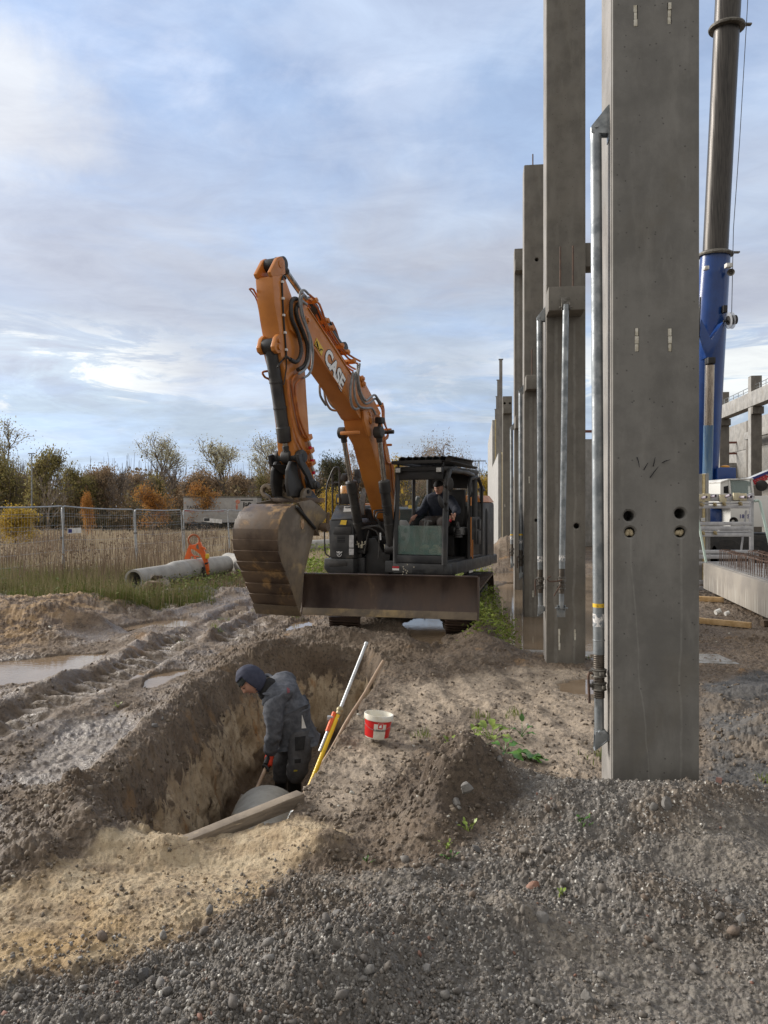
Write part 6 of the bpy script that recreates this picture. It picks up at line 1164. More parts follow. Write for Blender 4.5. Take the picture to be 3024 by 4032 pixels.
# ---------------------------------------------------------------- people
from mathutils.bvhtree import BVHTree
def skinmesh(name, J, E, root, mt, parent, sub=2, noise=0, nsc=9, world=True, seed=0, stretch=(1, 1, 1)):
    """J: {joint: (point, rx, ry)}; E: edges; grown with a Skin modifier into one continuous surface"""
    names = list(J); me = bpy.data.meshes.new(name); me.from_pydata([tuple(J[k][0]) for k in names], [(names.index(a), names.index(b_)) for a, b_ in E], [])
    o = bpy.data.objects.new(name, me); COL.objects.link(o); sk = o.modifiers.new('s', 'SKIN'); sk.use_smooth_shade = True
    gk = {'body': .66, 'jacket': 1.30, 'trousers': 1.30, 'rubber_boot': 1.22, 'hoodie_collar': 1.2}.get(name, 1.1)
    for i, k in enumerate(names):
        v = me.skin_vertices[0].data[i]; v.radius = (J[k][1] * gk, J[k][2] * gk); v.use_root = (k == root)
    ss_ = o.modifiers.new('u', 'SUBSURF'); ss_.levels = sub; ss_.render_levels = sub
    dg = bpy.context.evaluated_depsgraph_get(); dg.update(); m2 = bpy.data.meshes.new_from_object(o.evaluated_get(dg)); bpy.data.objects.remove(o); m2.name = name
    if noise:
        co = np.empty(len(m2.vertices) * 3, np.float32); m2.vertices.foreach_get('co', co); co = co.reshape(-1, 3); nr_ = np.empty(len(m2.vertices) * 3, np.float32); m2.vertices.foreach_get('normal', nr_); nr_ = nr_.reshape(-1, 3)
        c = co * np.array(stretch); n_ = vn3(c[:, 0] * nsc, c[:, 1] * nsc, c[:, 2] * nsc, seed) + .6 * (1 - 2 * np.abs(vn3(c[:, 0] * nsc * 2.1, c[:, 1] * nsc * 2.1, c[:, 2] * nsc * 2.1, seed + 1)))
        m2.vertices.foreach_set('co', (co + nr_ * (n_ * noise)[:, None]).astype(np.float32).ravel())
    if world and parent is not None: m2.transform(ROOT[parent.name].inverted())
    ob = bpy.data.objects.new(name, m2); COL.objects.link(ob); m2.materials.clear(); m2.materials.append(mt); m2.shade_smooth()
    if parent is not None: ob.parent = parent; ROOT[ob.name] = ROOT[parent.name]
    else: ROOT[ob.name] = Matrix()
    return ob
def headmesh(mb, M, s=1.0):
    """a head facing -Y in its own frame, sculpted from a dense sphere"""
    n, k = 40, 30; vs = []; fs = []
    for i in range(k + 1):
        th = math.pi * i / k
        for j in range(n):
            ph = 2 * math.pi * j / n; x = math.sin(th) * math.sin(ph); y = -math.sin(th) * math.cos(ph); z = math.cos(th)
            X, Y, Z = x * .076, y * .096, z * .118; fr = max(0, -y)
            if z < 0: q = 1 - .28 * (-z) ** 1.3; X *= q; Y *= (1 - .10 * -z) if y < 0 else (1 - .35 * -z)
            g = lambda cx, cz, wx, wz: math.exp(-((X - cx) / wx) ** 2 - ((Z - cz) / wz) ** 2) * (fr > 0)
            d = .020 * g(0, -.018, .011, .016) + .012 * g(0, .002, .009, .024) + .006 * g(0, .030, .045, .010) - .010 * (g(-.03, .008, .016, .011) + g(.03, .008, .016, .011))
            d += .007 * g(0, -.055, .022, .006) + .006 * g(0, -.066, .018, .005) - .004 * g(0, -.0605, .022, .0025) + .010 * g(0, -.098, .022, .016) + .005 * (g(-.042, -.02, .018, .02) + g(.042, -.02, .018, .02))
            vs.append(V(X, Y - d, Z) * s)
    for i in range(k):
        for j in range(n): a = i * n + j; b_ = i * n + (j + 1) % n; fs.append((a, b_, b_ + n, a + n))
    mb.add([M @ v for v in vs], fs)
    for sx in (-1, 1): mb.ell(M @ (V(sx * .077, .012, -.008) * s), .009 * s, .018 * s, .030 * s, 10, 8, M.to_3x3().normalized())
def decal(ob, px, mt, name, parent, off=.004, n=6):
    """cloth marking: photograph quad laid onto the surface that it hits"""
    bv = BVHTree.FromPolygons([ROOT[parent.name] @ v.co for v in ob.data.vertices], [tuple(p.vertices) for p in ob.data.polygons]); vs = []; fs = []
    A, Bq, C, D = [Vector((*p, 0)) for p in px]
    for i in range(n + 1):
        for j in range(n + 1):
            p = A.lerp(Bq, j / n).lerp(D.lerp(C, j / n), i / n); o = V(0, 0, CZ); d = (S(p.x, p.y, 1.0) - o).normalized(); h = bv.ray_cast(o, d)
            if h[0] is None: return None
            vs.append(h[0] - d * off)
    for i in range(n):
        for j in range(n): a = i * (n + 1) + j; fs.append((a, a + 1, a + n + 2, a + n + 1))
    m = MB(); m.add(vs, fs); return m.build(name, mt, parent, True, smooth=60)
def griphand(mb, c, ax, wrist, r=.017, s=1.0, fr=.0095):
    """a closed hand: palm on the wrist side, four fingers and a thumb wrapped round the shaft ax at c"""
    c = Vector(c); ax = Vector(ax).normalized(); w = Vector(wrist) - c; w = w - ax * w.dot(ax); w.normalize(); u = ax.cross(w)
    for i, (off, sp, rr) in enumerate(((.036, 245, .0098), (.013, 265, .0102), (-.010, 255, .0098), (-.032, 225, .0085))):
        R_ = r + rr; pts = [c + ax * off * s + (w * math.cos(a) + u * math.sin(a)) * (R_ + (.010 if k == 0 else 0)) * s for k, a in enumerate([math.radians(-5 + sp * q / 7) for q in range(8)])]
        mb.tube(pts, [rr * 1.15 * s, rr * 1.1 * s, rr * 1.05 * s, rr * s, rr * 1.02 * s, rr * .95 * s, rr * .9 * s, rr * .7 * s], 9)
    pts = [c + ax * (.045 + .012 * q) * s * (1 if q < 2 else 1) + (w * math.cos(a) + u * math.sin(a)) * (r + .013) * s for q, a in enumerate([math.radians(x_) for x_ in (20, -20, -60, -95)])]
    mb.tube(pts, [.015 * s, .0135 * s, .012 * s, .009 * s], 9)
    pal = c + w * (r + .020) * s; mb.tube([pal + ax * .045 * s, pal + ax * .015 * s + w * .006, pal - ax * .012 * s + w * .006, pal - ax * .038 * s], [.018 * s, .021 * s, .020 * s, .016 * s], 12)
    mb.tube([pal, pal.lerp(Vector(wrist), .6), Vector(wrist)], [.026 * s, .027 * s, .026 * s], 12)
def cloth(name, c1, c2, rough=.85, sc=22, bump=.25): return mat(name, c1, c2, sc, rough, bump=bump, bscale=90, c3=tuple(q * 1.5 for q in c2), s3=4, t3=(.58, .78))
M_skin = mat('skin', (.46, .25, .18), (.52, .29, .21), 20, .5, bump=.1); M_jack = cloth('grey_softshell', (.062, .068, .082), (.105, .112, .13)); M_hood = cloth('navy_hoodie', (.030, .034, .058), (.042, .047, .075)); M_inner = cloth('black_cloth', (.008, .008, .009), (.018, .017, .017))
M_trou = cloth('grey_work_trousers', (.055, .055, .060), (.080, .080, .084)); M_boot = mat('wet_rubber_boot', (.010, .010, .010), (.10, .075, .05), 7, .28, .6, lo=.55, hi=.72); M_bean = cloth('dark_knit', (.018, .022, .022), (.035, .040, .038), sc=60, bump=.6)
M_glv = mat('orange_red_glove', (.62, .055, .02), (.50, .04, .018), 20, .7, bump=.3); M_glb = mat('black_glove_palm', (.012, .012, .013), None, rough=.6); M_refl = mat('reflective_tape', (.72, .72, .70), (.5, .5, .5), 30, .35, lo=.6, hi=.7)
# --- the worker in the trench
zm = lambda x, y: (900 + x * .2713, 2580 + y * .2713); W = lambda x, y, Y=7.2: S(*zm(x, y), Y)
wk = thing('person', 'worker in a grey jacket and navy hood bending over a shovel in the trench', 'person', tuple(W(960, 2380, 7.2)), 0)
hc = W(318, 380, 7.14); hf = V(-.55, -.42, -.72).normalized(); hu = V(-.62, .05, .78); hu = (hu - hf * hu.dot(hf)).normalized(); hxx = hu.cross(-hf)
MH = Matrix(((hxx.x, -hf.x, hu.x, hc.x), (hxx.y, -hf.y, hu.y, hc.y), (hxx.z, -hf.z, hu.z, hc.z), (0, 0, 0, 1)))
gripN = W(568, 1575, 6.98); gripF = W(742, 1180, 7.30)
sh0 = gripN + (gripN - gripF).normalized() * .42; sh1 = gripF + (gripF - gripN).normalized() * .10
wN = W(598, 1455, 7.03); wF = W(800, 1010, 7.42)
hips = W(985, 1010, 7.22); J = {'pel': (hips, .12, .10), 'wst': (W(920, 850, 7.2), .115, .10), 'ch': (W(800, 640, 7.2), .13, .115), 'up': (W(700, 520, 7.2), .12, .11), 'nk': (W(520, 450, 7.17), .055, .055), 'hd': (W(400, 410, 7.15), .07, .07),
     'shN': (W(640, 640, 7.04), .055, .055), 'elN': (W(672, 1030, 6.98), .040, .040), 'wrN': (wN, .027, .027), 'shF': (W(720, 370, 7.38), .055, .055), 'elF': (W(880, 330, 7.52), .042, .042), 'fF': (W(860, 650, 7.50), .035, .035), 'wrF': (wF, .027, .027),
     'hiN': (W(1040, 1110, 7.12), .085, .085), 'knN': (W(1010, 1610, 7.02), .058, .058), 'anN': (W(955, 2160, 7.14), .042, .042), 'ftN': (W(860, 2330, 7.05), .035, .04), 'hiF': (W(930, 1110, 7.32), .085, .085), 'knF': (W(775, 1600, 7.26), .058, .058), 'anF': (W(760, 2130, 7.38), .042, .042), 'ftF': (W(660, 2300, 7.34), .035, .04)}
E_ = [('pel', 'wst'), ('wst', 'ch'), ('ch', 'up'), ('up', 'nk'), ('nk', 'hd'), ('up', 'shN'), ('shN', 'elN'), ('elN', 'wrN'), ('up', 'shF'), ('shF', 'elF'), ('elF', 'fF'), ('fF', 'wrF'), ('pel', 'hiN'), ('hiN', 'knN'), ('knN', 'anN'), ('anN', 'ftN'), ('pel', 'hiF'), ('hiF', 'knF'), ('knF', 'anF'), ('anF', 'ftF')]
skinmesh('body', J, E_, 'pel', M_skin, wk, 2)
m = MB(); headmesh(m, MH, 1.05); m.build('head', M_skin, wk, True, smooth=80)
for sx in (-1, 1): m = MB(); m.ell(MH @ V(sx * .031, -.093, .010), .012, .006, .005, 10, 8, MH.to_3x3()); m.build('eye', M_black, wk, True)
m = MB(); m.ell(MH @ V(0, -.096, -.0635), .024, .006, .0035, 12, 6, MH.to_3x3()); m.build('mouth', mat('lip', (.33, .11, .10), None, rough=.5), wk, True)
def shellcap(M, rx, ry, rz, keep, mt, name, par, n=40, k=30, th=.006, crease=0, off=(0, 0, 0)):
    """part of an ellipsoid shell: the faces whose unit direction passes keep()"""
    vs = []; fs = []; D = []
    for i in range(k + 1):
        t_ = math.pi * i / k
        for j in range(n):
            ph = 2 * math.pi * j / n; d = V(math.sin(t_) * math.sin(ph), -math.sin(t_) * math.cos(ph), math.cos(t_)); D.append(d)
            c = 1 + crease * math.sin(d.x * 9 + d.z * 5) * math.cos(d.y * 7 + d.z * 11); vs.append(M @ V(d.x * rx * c + off[0], d.y * ry * c + off[1], d.z * rz * c + off[2]))
    for i in range(k):
        for j in range(n):
            q = (i * n + j, i * n + (j + 1) % n, (i + 1) * n + (j + 1) % n, (i + 1) * n + j); c = sum((D[t_] for t_ in q), V(0, 0, 0)).normalized()
            if keep(c): fs.append(q)
    m = MB(); m.add(vs, fs); me_o = m.build(name, mt, par, True, smooth=80); md = me_o.modifiers.new('s', 'SOLIDIFY'); md.thickness = th; md.offset = 1; return me_o
shellcap(MH, .094, .110, .134, lambda d: d.z > .12 + .16 * (d.y < 0) * -d.y, M_bean, 'beanie', wk, off=(0, .004, .008))
shellcap(MH, .108, .128, .152, lambda d: not (d.y < -.42 and d.z < .62) and d.z > -.97, M_hood, 'hoodie_hood', wk, crease=.022, off=(0, .018, .006))
JN = {'a': (W(470, 430, 7.16), .075, .09), 'b': (W(560, 480, 7.17), .09, .10), 'c': (W(660, 560, 7.19), .11, .12)}; skinmesh('hoodie_collar', JN, [('a', 'b'), ('b', 'c')], 'a', M_inner, wk, 2, .006, 18)
JJ = {'hem': (W(1000, 1150, 7.22), .118, .135), 'pel': (W(975, 1010, 7.22), .138, .150), 'wst': (W(905, 840, 7.21), .136, .148), 'ch': (W(800, 660, 7.2), .150, .155), 'up': (W(690, 560, 7.2), .135, .15), 'nk': (W(590, 520, 7.18), .10, .11),
      'shN': (W(640, 690, 7.04), .088, .088), 'aN': (W(658, 860, 7.0), .074, .074), 'elN': (W(672, 1040, 6.98), .066, .066), 'fN': (W(632, 1260, 7.0), .060, .060), 'cuN': (W(585, 1450, 7.03), .050, .050),
      'shF': (W(740, 360, 7.38), .080, .080), 'elF': (W(865, 330, 7.50), .068, .068), 'fF': (W(870, 600, 7.50), .060, .060), 'cuF': (W(815, 960, 7.44), .048, .048)}
jk = skinmesh('jacket', JJ, [('hem', 'pel'), ('pel', 'wst'), ('wst', 'ch'), ('ch', 'up'), ('up', 'nk'), ('up', 'shN'), ('shN', 'aN'), ('aN', 'elN'), ('elN', 'fN'), ('fN', 'cuN'), ('up', 'shF'), ('shF', 'elF'), ('elF', 'fF'), ('fF', 'cuF')], 'pel', M_jack, wk, 3, .0125, 10, seed=4, stretch=(1, 1, 1.7))
# the jacket's own hood lies thrown back on the shoulders
m = MB(); rim = [(470, 300, 7.30), (520, 235, 7.36), (600, 245, 7.36), (660, 330, 7.26), (700, 430, 7.14), (706, 530, 7.05), (600, 545, 7.02), (470, 555, 7.02)]; R1 = [W(*p) for p in rim]; R2 = [W(p[0] + 75, p[1] + (60 if p[1] < 500 else 45), p[2] + (.0)) for p in rim]; R0 = [p.lerp(W(560, 470, 7.2), .25) for p in R1]
vs = R0 + R1 + R2; n = len(rim); fs = [(i + a * n, i + 1 + a * n, i + 1 + (a + 1) * n, i + (a + 1) * n) for a in (0, 1) for i in range(n - 1)]; m.add(vs, fs); hb_ = m.build('jacket_hood', M_jack, wk, True, smooth=80); md = hb_.modifiers.new('s', 'SOLIDIFY'); md.thickness = .014; md = hb_.modifiers.new('u', 'SUBSURF'); md.levels = 2; md.render_levels = 2
JT = {'top': (W(985, 980, 7.22), .06, .06), 'pel': (W(985, 1060, 7.22), .108, .108), 'hiN': (W(1050, 1180, 7.13), .105, .105), 'tN': (W(1035, 1400, 7.07), .095, .095), 'knN': (W(1005, 1620, 7.02), .082, .082), 'anN': (W(960, 1850, 7.07), .074, .074), 'hiF': (W(905, 1180, 7.31), .100, .100), 'tF': (W(830, 1400, 7.28), .085, .085), 'knF': (W(775, 1600, 7.27), .074, .074), 'anF': (W(762, 1840, 7.31), .062, .062)}
tr_ = skinmesh('trousers', JT, [('top', 'pel'), ('pel', 'hiN'), ('hiN', 'tN'), ('tN', 'knN'), ('knN', 'anN'), ('pel', 'hiF'), ('hiF', 'tF'), ('tF', 'knF'), ('knF', 'anF')], 'pel', M_trou, wk, 3, .010, 11, seed=9, stretch=(1, 1, 1.6))
for k, L in enumerate(((('a', (965, 1640, 7.04), .060), ('b', (955, 1950, 7.12), .060), ('c', (955, 2180, 7.15), .058), ('d', (945, 2330, 7.14), .055), ('e', (860, 2360, 7.07), .048), ('f', (790, 2375, 7.02), .038)), (('a', (770, 1640, 7.28), .055), ('b', (760, 1930, 7.35), .056), ('c', (765, 2150, 7.38), .054), ('d', (760, 2310, 7.38), .052), ('e', (680, 2340, 7.34), .046), ('f', (610, 2360, 7.31), .036)))):
    skinmesh('rubber_boot', {a: (W(*p), r, r) for a, p, r in L}, [('a', 'b'), ('b', 'c'), ('c', 'd'), ('d', 'e'), ('e', 'f')], 'a', M_boot, wk, 2, .003, 16)
decal(jk, [zm(1064, 868), zm(1068, 868), zm(1128, 1058), zm(1060, 1062)], M_refl, 'reflective_patch', wk, .006)
for k in range(3): decal(jk, [zm(846 + k * 14, 470 + k * 4), zm(856 + k * 14, 466 + k * 4), zm(862 + k * 14, 548 - k * 6), zm(850 + k * 14, 556 - k * 6)], mat('faded_red_print', (.33, .07, .09), (.12, .06, .07), 60, .8) if k == 0 else bpy.data.materials['faded_red_print'], 'red_print', wk, .004)
decal(tr_, [zm(960, 1190), zm(1120, 1170), zm(1095, 1370), zm(965, 1390)], M_inner, 'holster_pocket', wk, .012); decal(tr_, [zm(955, 1510), zm(1050, 1505), zm(1045, 1560), zm(958, 1570)], M_inner, 'pocket_flap', wk, .008)
decal(tr_, [zm(948, 1664), zm(1000, 1664), zm(998, 1684), zm(944, 1690)], mat('olive_yellow_tag', (.45, .38, .04), None, rough=.6), 'small_tag', wk, .006)
m = MB(); griphand(m, gripN, gripN - gripF, wN, .018, 1.12); m.build('glove', M_glb, wk, True, smooth=80); m = MB(); griphand(m, gripF, gripF - gripN, wF, .018, 1.12); m.build('glove', M_glb, wk, True, smooth=80)
hv = (wN - gripN).normalized(); ax0 = (gripN - gripF).normalized(); m = MB(); ctr = gripN + hv * .045 + V(.0, -.02, 0); m.tube([wN + V(0, 0, .01), wN.lerp(gripN, .35) + V(0, -.008, 0), wN.lerp(gripN, .7) + V(.005, -.018, 0), gripN + V(.02, -.030, -.012)], [.040, .043, .040, .026], 14); m.build('glove_back', M_glv, wk, True, smooth=80)
shv = thing('shovel', 'long handled shovel held by the worker in the trench', 'shovel', tuple(sh0), 0)
M_ash = mat('worn_ash_wood', (.40, .29, .20), (.28, .19, .125), 3, .6, stretch=(3, 3, .8), bump=.2, c3=(.16, .12, .09), s3=6, t3=(.62, .75), world=True)
m = MB(); m.tube([sh0, sh0.lerp(sh1, .5), sh1], .0165, 12); m.build('handle', M_ash, shv, True, smooth=60)
ad = (sh0 - sh1).normalized(); sd = ad.cross(V(0, 1, 0)).normalized(); nn = ad.cross(sd); m = MB(); n1_, n2_ = 6, 6; vs = []; fs = []
for i in range(n1_ + 1):
    for j in range(n2_ + 1):
        u_ = j / n2_ * 2 - 1; w_ = .11 * (1 if i < 4 else 1 - .28 * ((i - 3) / 3) ** 2 * 1.2); vs.append(sh0 + ad * (.30 * i / n1_ - .02) + sd * u_ * w_ + nn * (-.03 * u_ * u_ + .01 * i / n1_))
for i in range(n1_):
    for j in range(n2_): a = i * (n2_ + 1) + j; fs.append((a, a + 1, a + n2_ + 2, a + n2_ + 1))
m.add(vs, fs); ob_ = m.build('blade', M_buck2, shv, True, smooth=60); md = ob_.modifiers.new('s', 'SOLIDIFY'); md.thickness = .003
# --- the driver in the cab (in the machine's frame)
zd = lambda x, y: (1500 + x * .2773, 1760 + y * .2773); D = lambda x, y, ly: EX.M @ EX.Y(*zd(x, y), ly)
dv = thing('person', 'driver in a black beanie and navy jacket seated at the levers in the cab', 'person', tuple(D(800, 1500, -.3)), math.radians(-24))
wL, wR = D(1045, 960, -.40), D(480, 985, -.42)
J = {'pel': (D(800, 1060, .12), .12, .11), 'ch': (D(820, 840, .12), .13, .12), 'up': (D(825, 720, .10), .12, .10), 'nk': (D(822, 650, .06), .055, .055), 'hd': (D(822, 600, .03), .06, .06), 'sl': (D(980, 740, .08), .06, .06), 'el': (D(1085, 905, -.08), .045, .045), 'wl': (wL, .03, .03), 'sr': (D(680, 740, .08), .06, .06), 'er': (D(595, 900, -.08), .045, .045), 'wr': (wR, .03, .03),
     'hl': (D(880, 1090, .0), .09, .09), 'kl': (D(880, 1085, -.50), .065, .065), 'fl': (D(880, 1400, -.62), .045, .045), 'hr': (D(720, 1090, .0), .09, .09), 'kr': (D(605, 1090, -.50), .065, .065), 'fr': (D(620, 1400, -.62), .045, .045)}
E_ = [('pel', 'ch'), ('ch', 'up'), ('up', 'nk'), ('nk', 'hd'), ('up', 'sl'), ('sl', 'el'), ('el', 'wl'), ('up', 'sr'), ('sr', 'er'), ('er', 'wr'), ('pel', 'hl'), ('hl', 'kl'), ('kl', 'fl'), ('pel', 'hr'), ('hr', 'kr'), ('kr', 'fr')]
skinmesh('body', J, E_, 'pel', M_skin, dv, 2)
M_navy2 = cloth('navy_jacket', (.012, .016, .028), (.020, .025, .042)); M_jean = cloth('brown_grey_trousers', (.075, .062, .055), (.10, .085, .075))
Jk = {k: (v[0], v[1] * 1.22 + .006, v[2] * 1.22 + .006) for k, v in J.items() if k in ('pel', 'ch', 'up', 'sl', 'el', 'sr', 'er')}; Jk['cl'] = (J['el'][0].lerp(wL, .85), .042, .042); Jk['cr'] = (J['er'][0].lerp(wR, .85), .042, .042); Jk['cg'] = (D(822, 655, .07), .085, .085)
skinmesh('jacket', Jk, [('pel', 'ch'), ('ch', 'up'), ('up', 'cg'), ('up', 'sl'), ('sl', 'el'), ('el', 'cl'), ('up', 'sr'), ('sr', 'er'), ('er', 'cr')], 'pel', M_navy2, dv, 3, .006, 12, seed=14)
Jt = {k: (v[0], v[1] * 1.2, v[2] * 1.2) for k, v in J.items() if k in ('pel', 'hl', 'kl', 'fl', 'hr', 'kr', 'fr')}; skinmesh('trousers', Jt, [('pel', 'hl'), ('hl', 'kl'), ('kl', 'fl'), ('pel', 'hr'), ('hr', 'kr'), ('kr', 'fr')], 'pel', M_jean, dv, 2, .005, 13, seed=15)
for k in ('fl', 'fr'): p = J[k][0]; f_ = EX.M.to_3x3() @ V(0, -1, 0); skinmesh('boot', {'a': (p + V(0, 0, .06), .055, .055), 'b': (p + V(0, 0, -.03), .05, .05), 'c': (p + f_ * .12 + V(0, 0, -.05), .045, .04), 'd': (p + f_ * .2 + V(0, 0, -.055), .035, .03)}, [('a', 'b'), ('b', 'c'), ('c', 'd')], 'a', M_boot, dv, 2)
hc = D(822, 585, .0); R3 = EX.M.to_3x3() @ Matrix.Rotation(math.radians(-6), 3, 'Z') @ Matrix.Rotation(math.radians(16), 3, 'X'); MD = Matrix.Translation(hc) @ R3.to_4x4()
m = MB(); headmesh(m, MD, 1.0); m.build('head', M_skin, dv, True, smooth=80)
for sx in (-1, 1): m = MB(); m.ell(MD @ V(sx * .030, -.089, .009), .011, .005, .004, 10, 8, R3); m.build('eye', M_black, dv, True); m = MB(); m.ell(MD @ V(sx * .030, -.096, .026), .016, .004, .003, 10, 6, R3); m.build('eyebrow', M_inner, dv, True)
m = MB(); m.ell(MD @ V(0, -.094, -.0605), .022, .005, .004, 12, 6, R3); m.build('mouth', bpy.data.materials['lip'], dv, True)
shellcap(MD, .086, .106, .128, lambda d: d.z > .28, M_inner, 'beanie', dv, off=(0, .002, .010), th=.008); shellcap(MD, .09, .105, .13, lambda d: -.98 < d.z < -.72 or (d.y > .3 and d.z < -.3), M_inner, 'neck_warmer', dv, off=(0, .01, -.02))
jl, jr = D(1000, 1010, -.42), D(425, 1045, -.44)
m = MB(); griphand(m, jl, V(0, 0, 1), wL, .018, .95); m.build('hand', M_skin, dv, True, smooth=80)
m = MB(); u_ = EX.M.to_3x3() @ V(1, 0, 0); f_ = EX.M.to_3x3() @ V(0, -1, 0); m.tube([wR, wR.lerp(jr, .4), wR.lerp(jr, .75)], [.028, .036, .034], 12)
for k in range(4): b0 = wR.lerp(jr, .75) + f_ * (.03 - .02 * k) * .9; dn = (jr - wR).normalized(); m.tube([b0, b0 + dn * .035 + V(0, 0, -.005), b0 + dn * .055 + V(0, 0, -.025), b0 + dn * .060 + V(0, 0, -.05 + .004 * k)], [.0105, .0098, .009, .007], 9)
m.tube([wR.lerp(jr, .35) + f_ * .03, wR.lerp(jr, .6) + f_ * .05 + V(0, 0, -.015), wR.lerp(jr, .85) + f_ * .052 + V(0, 0, -.03)], [.013, .0115, .009], 9); m.build('hand', M_skin, dv, True, smooth=80)
m = MB(); m.ell(D(985, 1045, -.43), .022, .022, .03); o_ = m.build('lever_knob', M_redp, exc, True)
# ---------------------------------------------------------------- things in and beside the trench
M_pipe = mat('trench_pipe_concrete', (.30, .29, .26), (.22, .215, .195), 5, .55, .75, bump=.35, c3=(.30, .23, .15), s3=2.5, t3=(.55, .72), bdist=.004)
def cpipe(name, label, A, Bq, r, bell=True, th=.055, mt=None, group=None, w=1.0):
    A = Vector(A); Bq = Vector(Bq); L = (Bq - A).length; r_ = thing(name, label, 'concrete pipe', tuple(A), 0, group)
    prof = [(0, r - th), (0, r * .995), (.02, r)] + [(L * k / 6, r) for k in range(1, 5)]
    if bell: prof += [(L * .70, r), (L * .80, r * 1.16), (L * .86, r * 1.22), (L - .01, r * 1.22), (L, r * 1.20), (L, r * 1.03), (L - .12, r * 1.02), (L - .12, r - th)]
    else: prof += [(L - .02, r), (L, r * .99), (L, r - th)]
    prof += [(L * .5, r - th), (0, r - th)]
    m = MB(); m.lathe(A, Bq, prof, 40, False); m.build('barrel', mt or M_pipe, r_, True, smooth=40)
    return r_
cpipe('drain_pipe', 'grey concrete drain pipe lying along the floor of the trench', (-1.00, 5.15, -.86), (-1.045, 6.62, -.845), .312, False)
M_wbeam = mat('weathered_beam_wood', (.27, .22, .165), (.15, .12, .09), 2.2, .75, stretch=(1.2, 1.2, 9), bump=.6, c3=(.45, .36, .24), s3=7, t3=(.60, .70), world=True)
plank('wooden_beam', 'weathered squared wooden beam lying across the near end of the trench', V(-1.22, 4.22, -.01), V(-.55, 4.88, .035), .085, .078, M_wbeam, bev=.007)
# yellow and white levelling staff leaning out of the trench
sf = thing('levelling_staff', 'yellow and silver telescopic levelling staff leaning out of the trench', 'measuring staff', (-.63, 5.74, -.35), 0)
T0 = V(-.66, 5.68, -.42); T1 = S(1441, 2536, 6.75); Tm = T0.lerp(T1, .60); tk = lambda t: T0.lerp(T1, t)
M_ystaff = mat('chipped_yellow_paint', (.78, .52, .015), (.70, .45, .01), 10, .45, c3=(.07, .055, .03), s3=9, t3=(.60, .66), coat=.2); M_alu = mat('silver_tube', (.58, .60, .61), (.42, .44, .45), 8, .4, metal=.35)
m = MB(); m.tube([tk(-.05), tk(.57)], .0185, 12); m.build('yellow_tube', M_ystaff, sf, True, smooth=60)
m = MB(); m.ell(tk(.575), .031, .031, .031); m.tube([tk(.545), tk(.562)], .024, 10); m.build('ball_joint', mat('brass_ball', (.36, .30, .17), (.20, .17, .10), 12, .5, metal=.3), sf, True)
m = MB(); m.tube([tk(.585), tk(1.0)], .0145, 6); m.build('silver_tube', M_alu, sf, True); m = MB(); m.tube([tk(.995), tk(1.01)], .0185, 10); m.build('end_cap', M_alu, sf, True, bevel=.002)
m = MB(); d_ = (T1 - T0).normalized(); sdv = d_.cross(V(0, 1, 0)).normalized(); p = tk(.50); m.tube([p - sdv * -.03 + d_ * -.10, p - sdv * -.034 + d_ * .08], .020, 5); m.build('orange_clamp', mat('orange_plastic', (.75, .12, .02), (.6, .09, .02), 20, .45), sf, True)
m = MB(); m.box(tk(.52) + V(-.05, 0, .01), (.05, .04, .035)); m.tube([tk(.52) + V(-.06, 0, 0), tk(.52) + V(.02, 0, 0)], .012, 8); m.build('clamp_screw', M_alu, sf, True, bevel=.006)
m = MB(); m.tube([p - sdv * -.03 + d_ * -.28, p - sdv * -.03 + d_ * -.10], .012, 8); m.build('lower_tube', M_alu, sf, True)
# rake
rk = thing('garden_rake', 'iron toothed rake with a long wooden handle standing in the trench', 'rake', (-.77, 6.0, -.6), 0)
R0, R1 = V(-.80, 5.95, -.62), S(1511, 2602, 6.9); m = MB(); n = 14; m.tube([R0.lerp(R1, k / n) + V(.004 * math.sin(k * 1.3), 0, .003 * math.sin(k * .9)) for k in range(n + 1)], [.0155 + .001 * math.sin(k * 1.7) for k in range(n + 1)], 10); m.build('handle', M_ash, rk, True, smooth=60)
hd0 = S(1136, 3258, 4.93); hd1 = S(1160, 3180, 5.02)
m = MB(); hA, hB = S(1125, 3276, 4.95), S(1172, 3172, 5.05); m.tube([hA, hB], .007, 8); m.tube([R0, S(1168, 3215, 5.3), hA.lerp(hB, .6)], .008, 8)
for k in range(11): q = hA.lerp(hB, k / 10); m.tube([q, q + V(-.025, .01, -.008), q + V(-.045, .015, -.03)], [.0045, .004, .002], 6)
m.build('toothed_head', M_galv, rk, True)
# pail of lubricant
pl = Matrix.Translation((-.062, 6.13, .045)) @ Matrix.Rotation(math.radians(6), 4, 'Y') @ Matrix.Rotation(math.radians(-3), 4, 'X')
pail = bpy.data.objects.new('plastic_pail', None); COL.objects.link(pail); pail.matrix_world = pl; ROOT[pail.name] = pl; tag(pail, 'open red and white lubricant pail standing on the mud right of the trench', 'bucket')
M_wpl = mat('white_plastic', (.74, .73, .68), (.62, .58, .46), 9, .35, c3=(.25, .19, .12), s3=11, t3=(.66, .72)); M_rpl = mat('red_label', (.62, .025, .025), (.50, .02, .02), 12, .35, c3=(.30, .13, .09), s3=14, t3=(.66, .74)); M_lab = mat('white_label', (.72, .70, .63), (.60, .57, .48), 20, .5)
pr0 = lambda z: .098 + .017 * z / .19
m = MB(); m.lathe((0, 0, 0), (0, 0, 1), [(0, .094), (.008, .098), (.15, pr0(.15)), (.152, .121), (.188, .123), (.193, .121), (.193, .113), (.16, .108), (.012, .092)], 40); m.build('tub', M_wpl, pail, smooth=40)
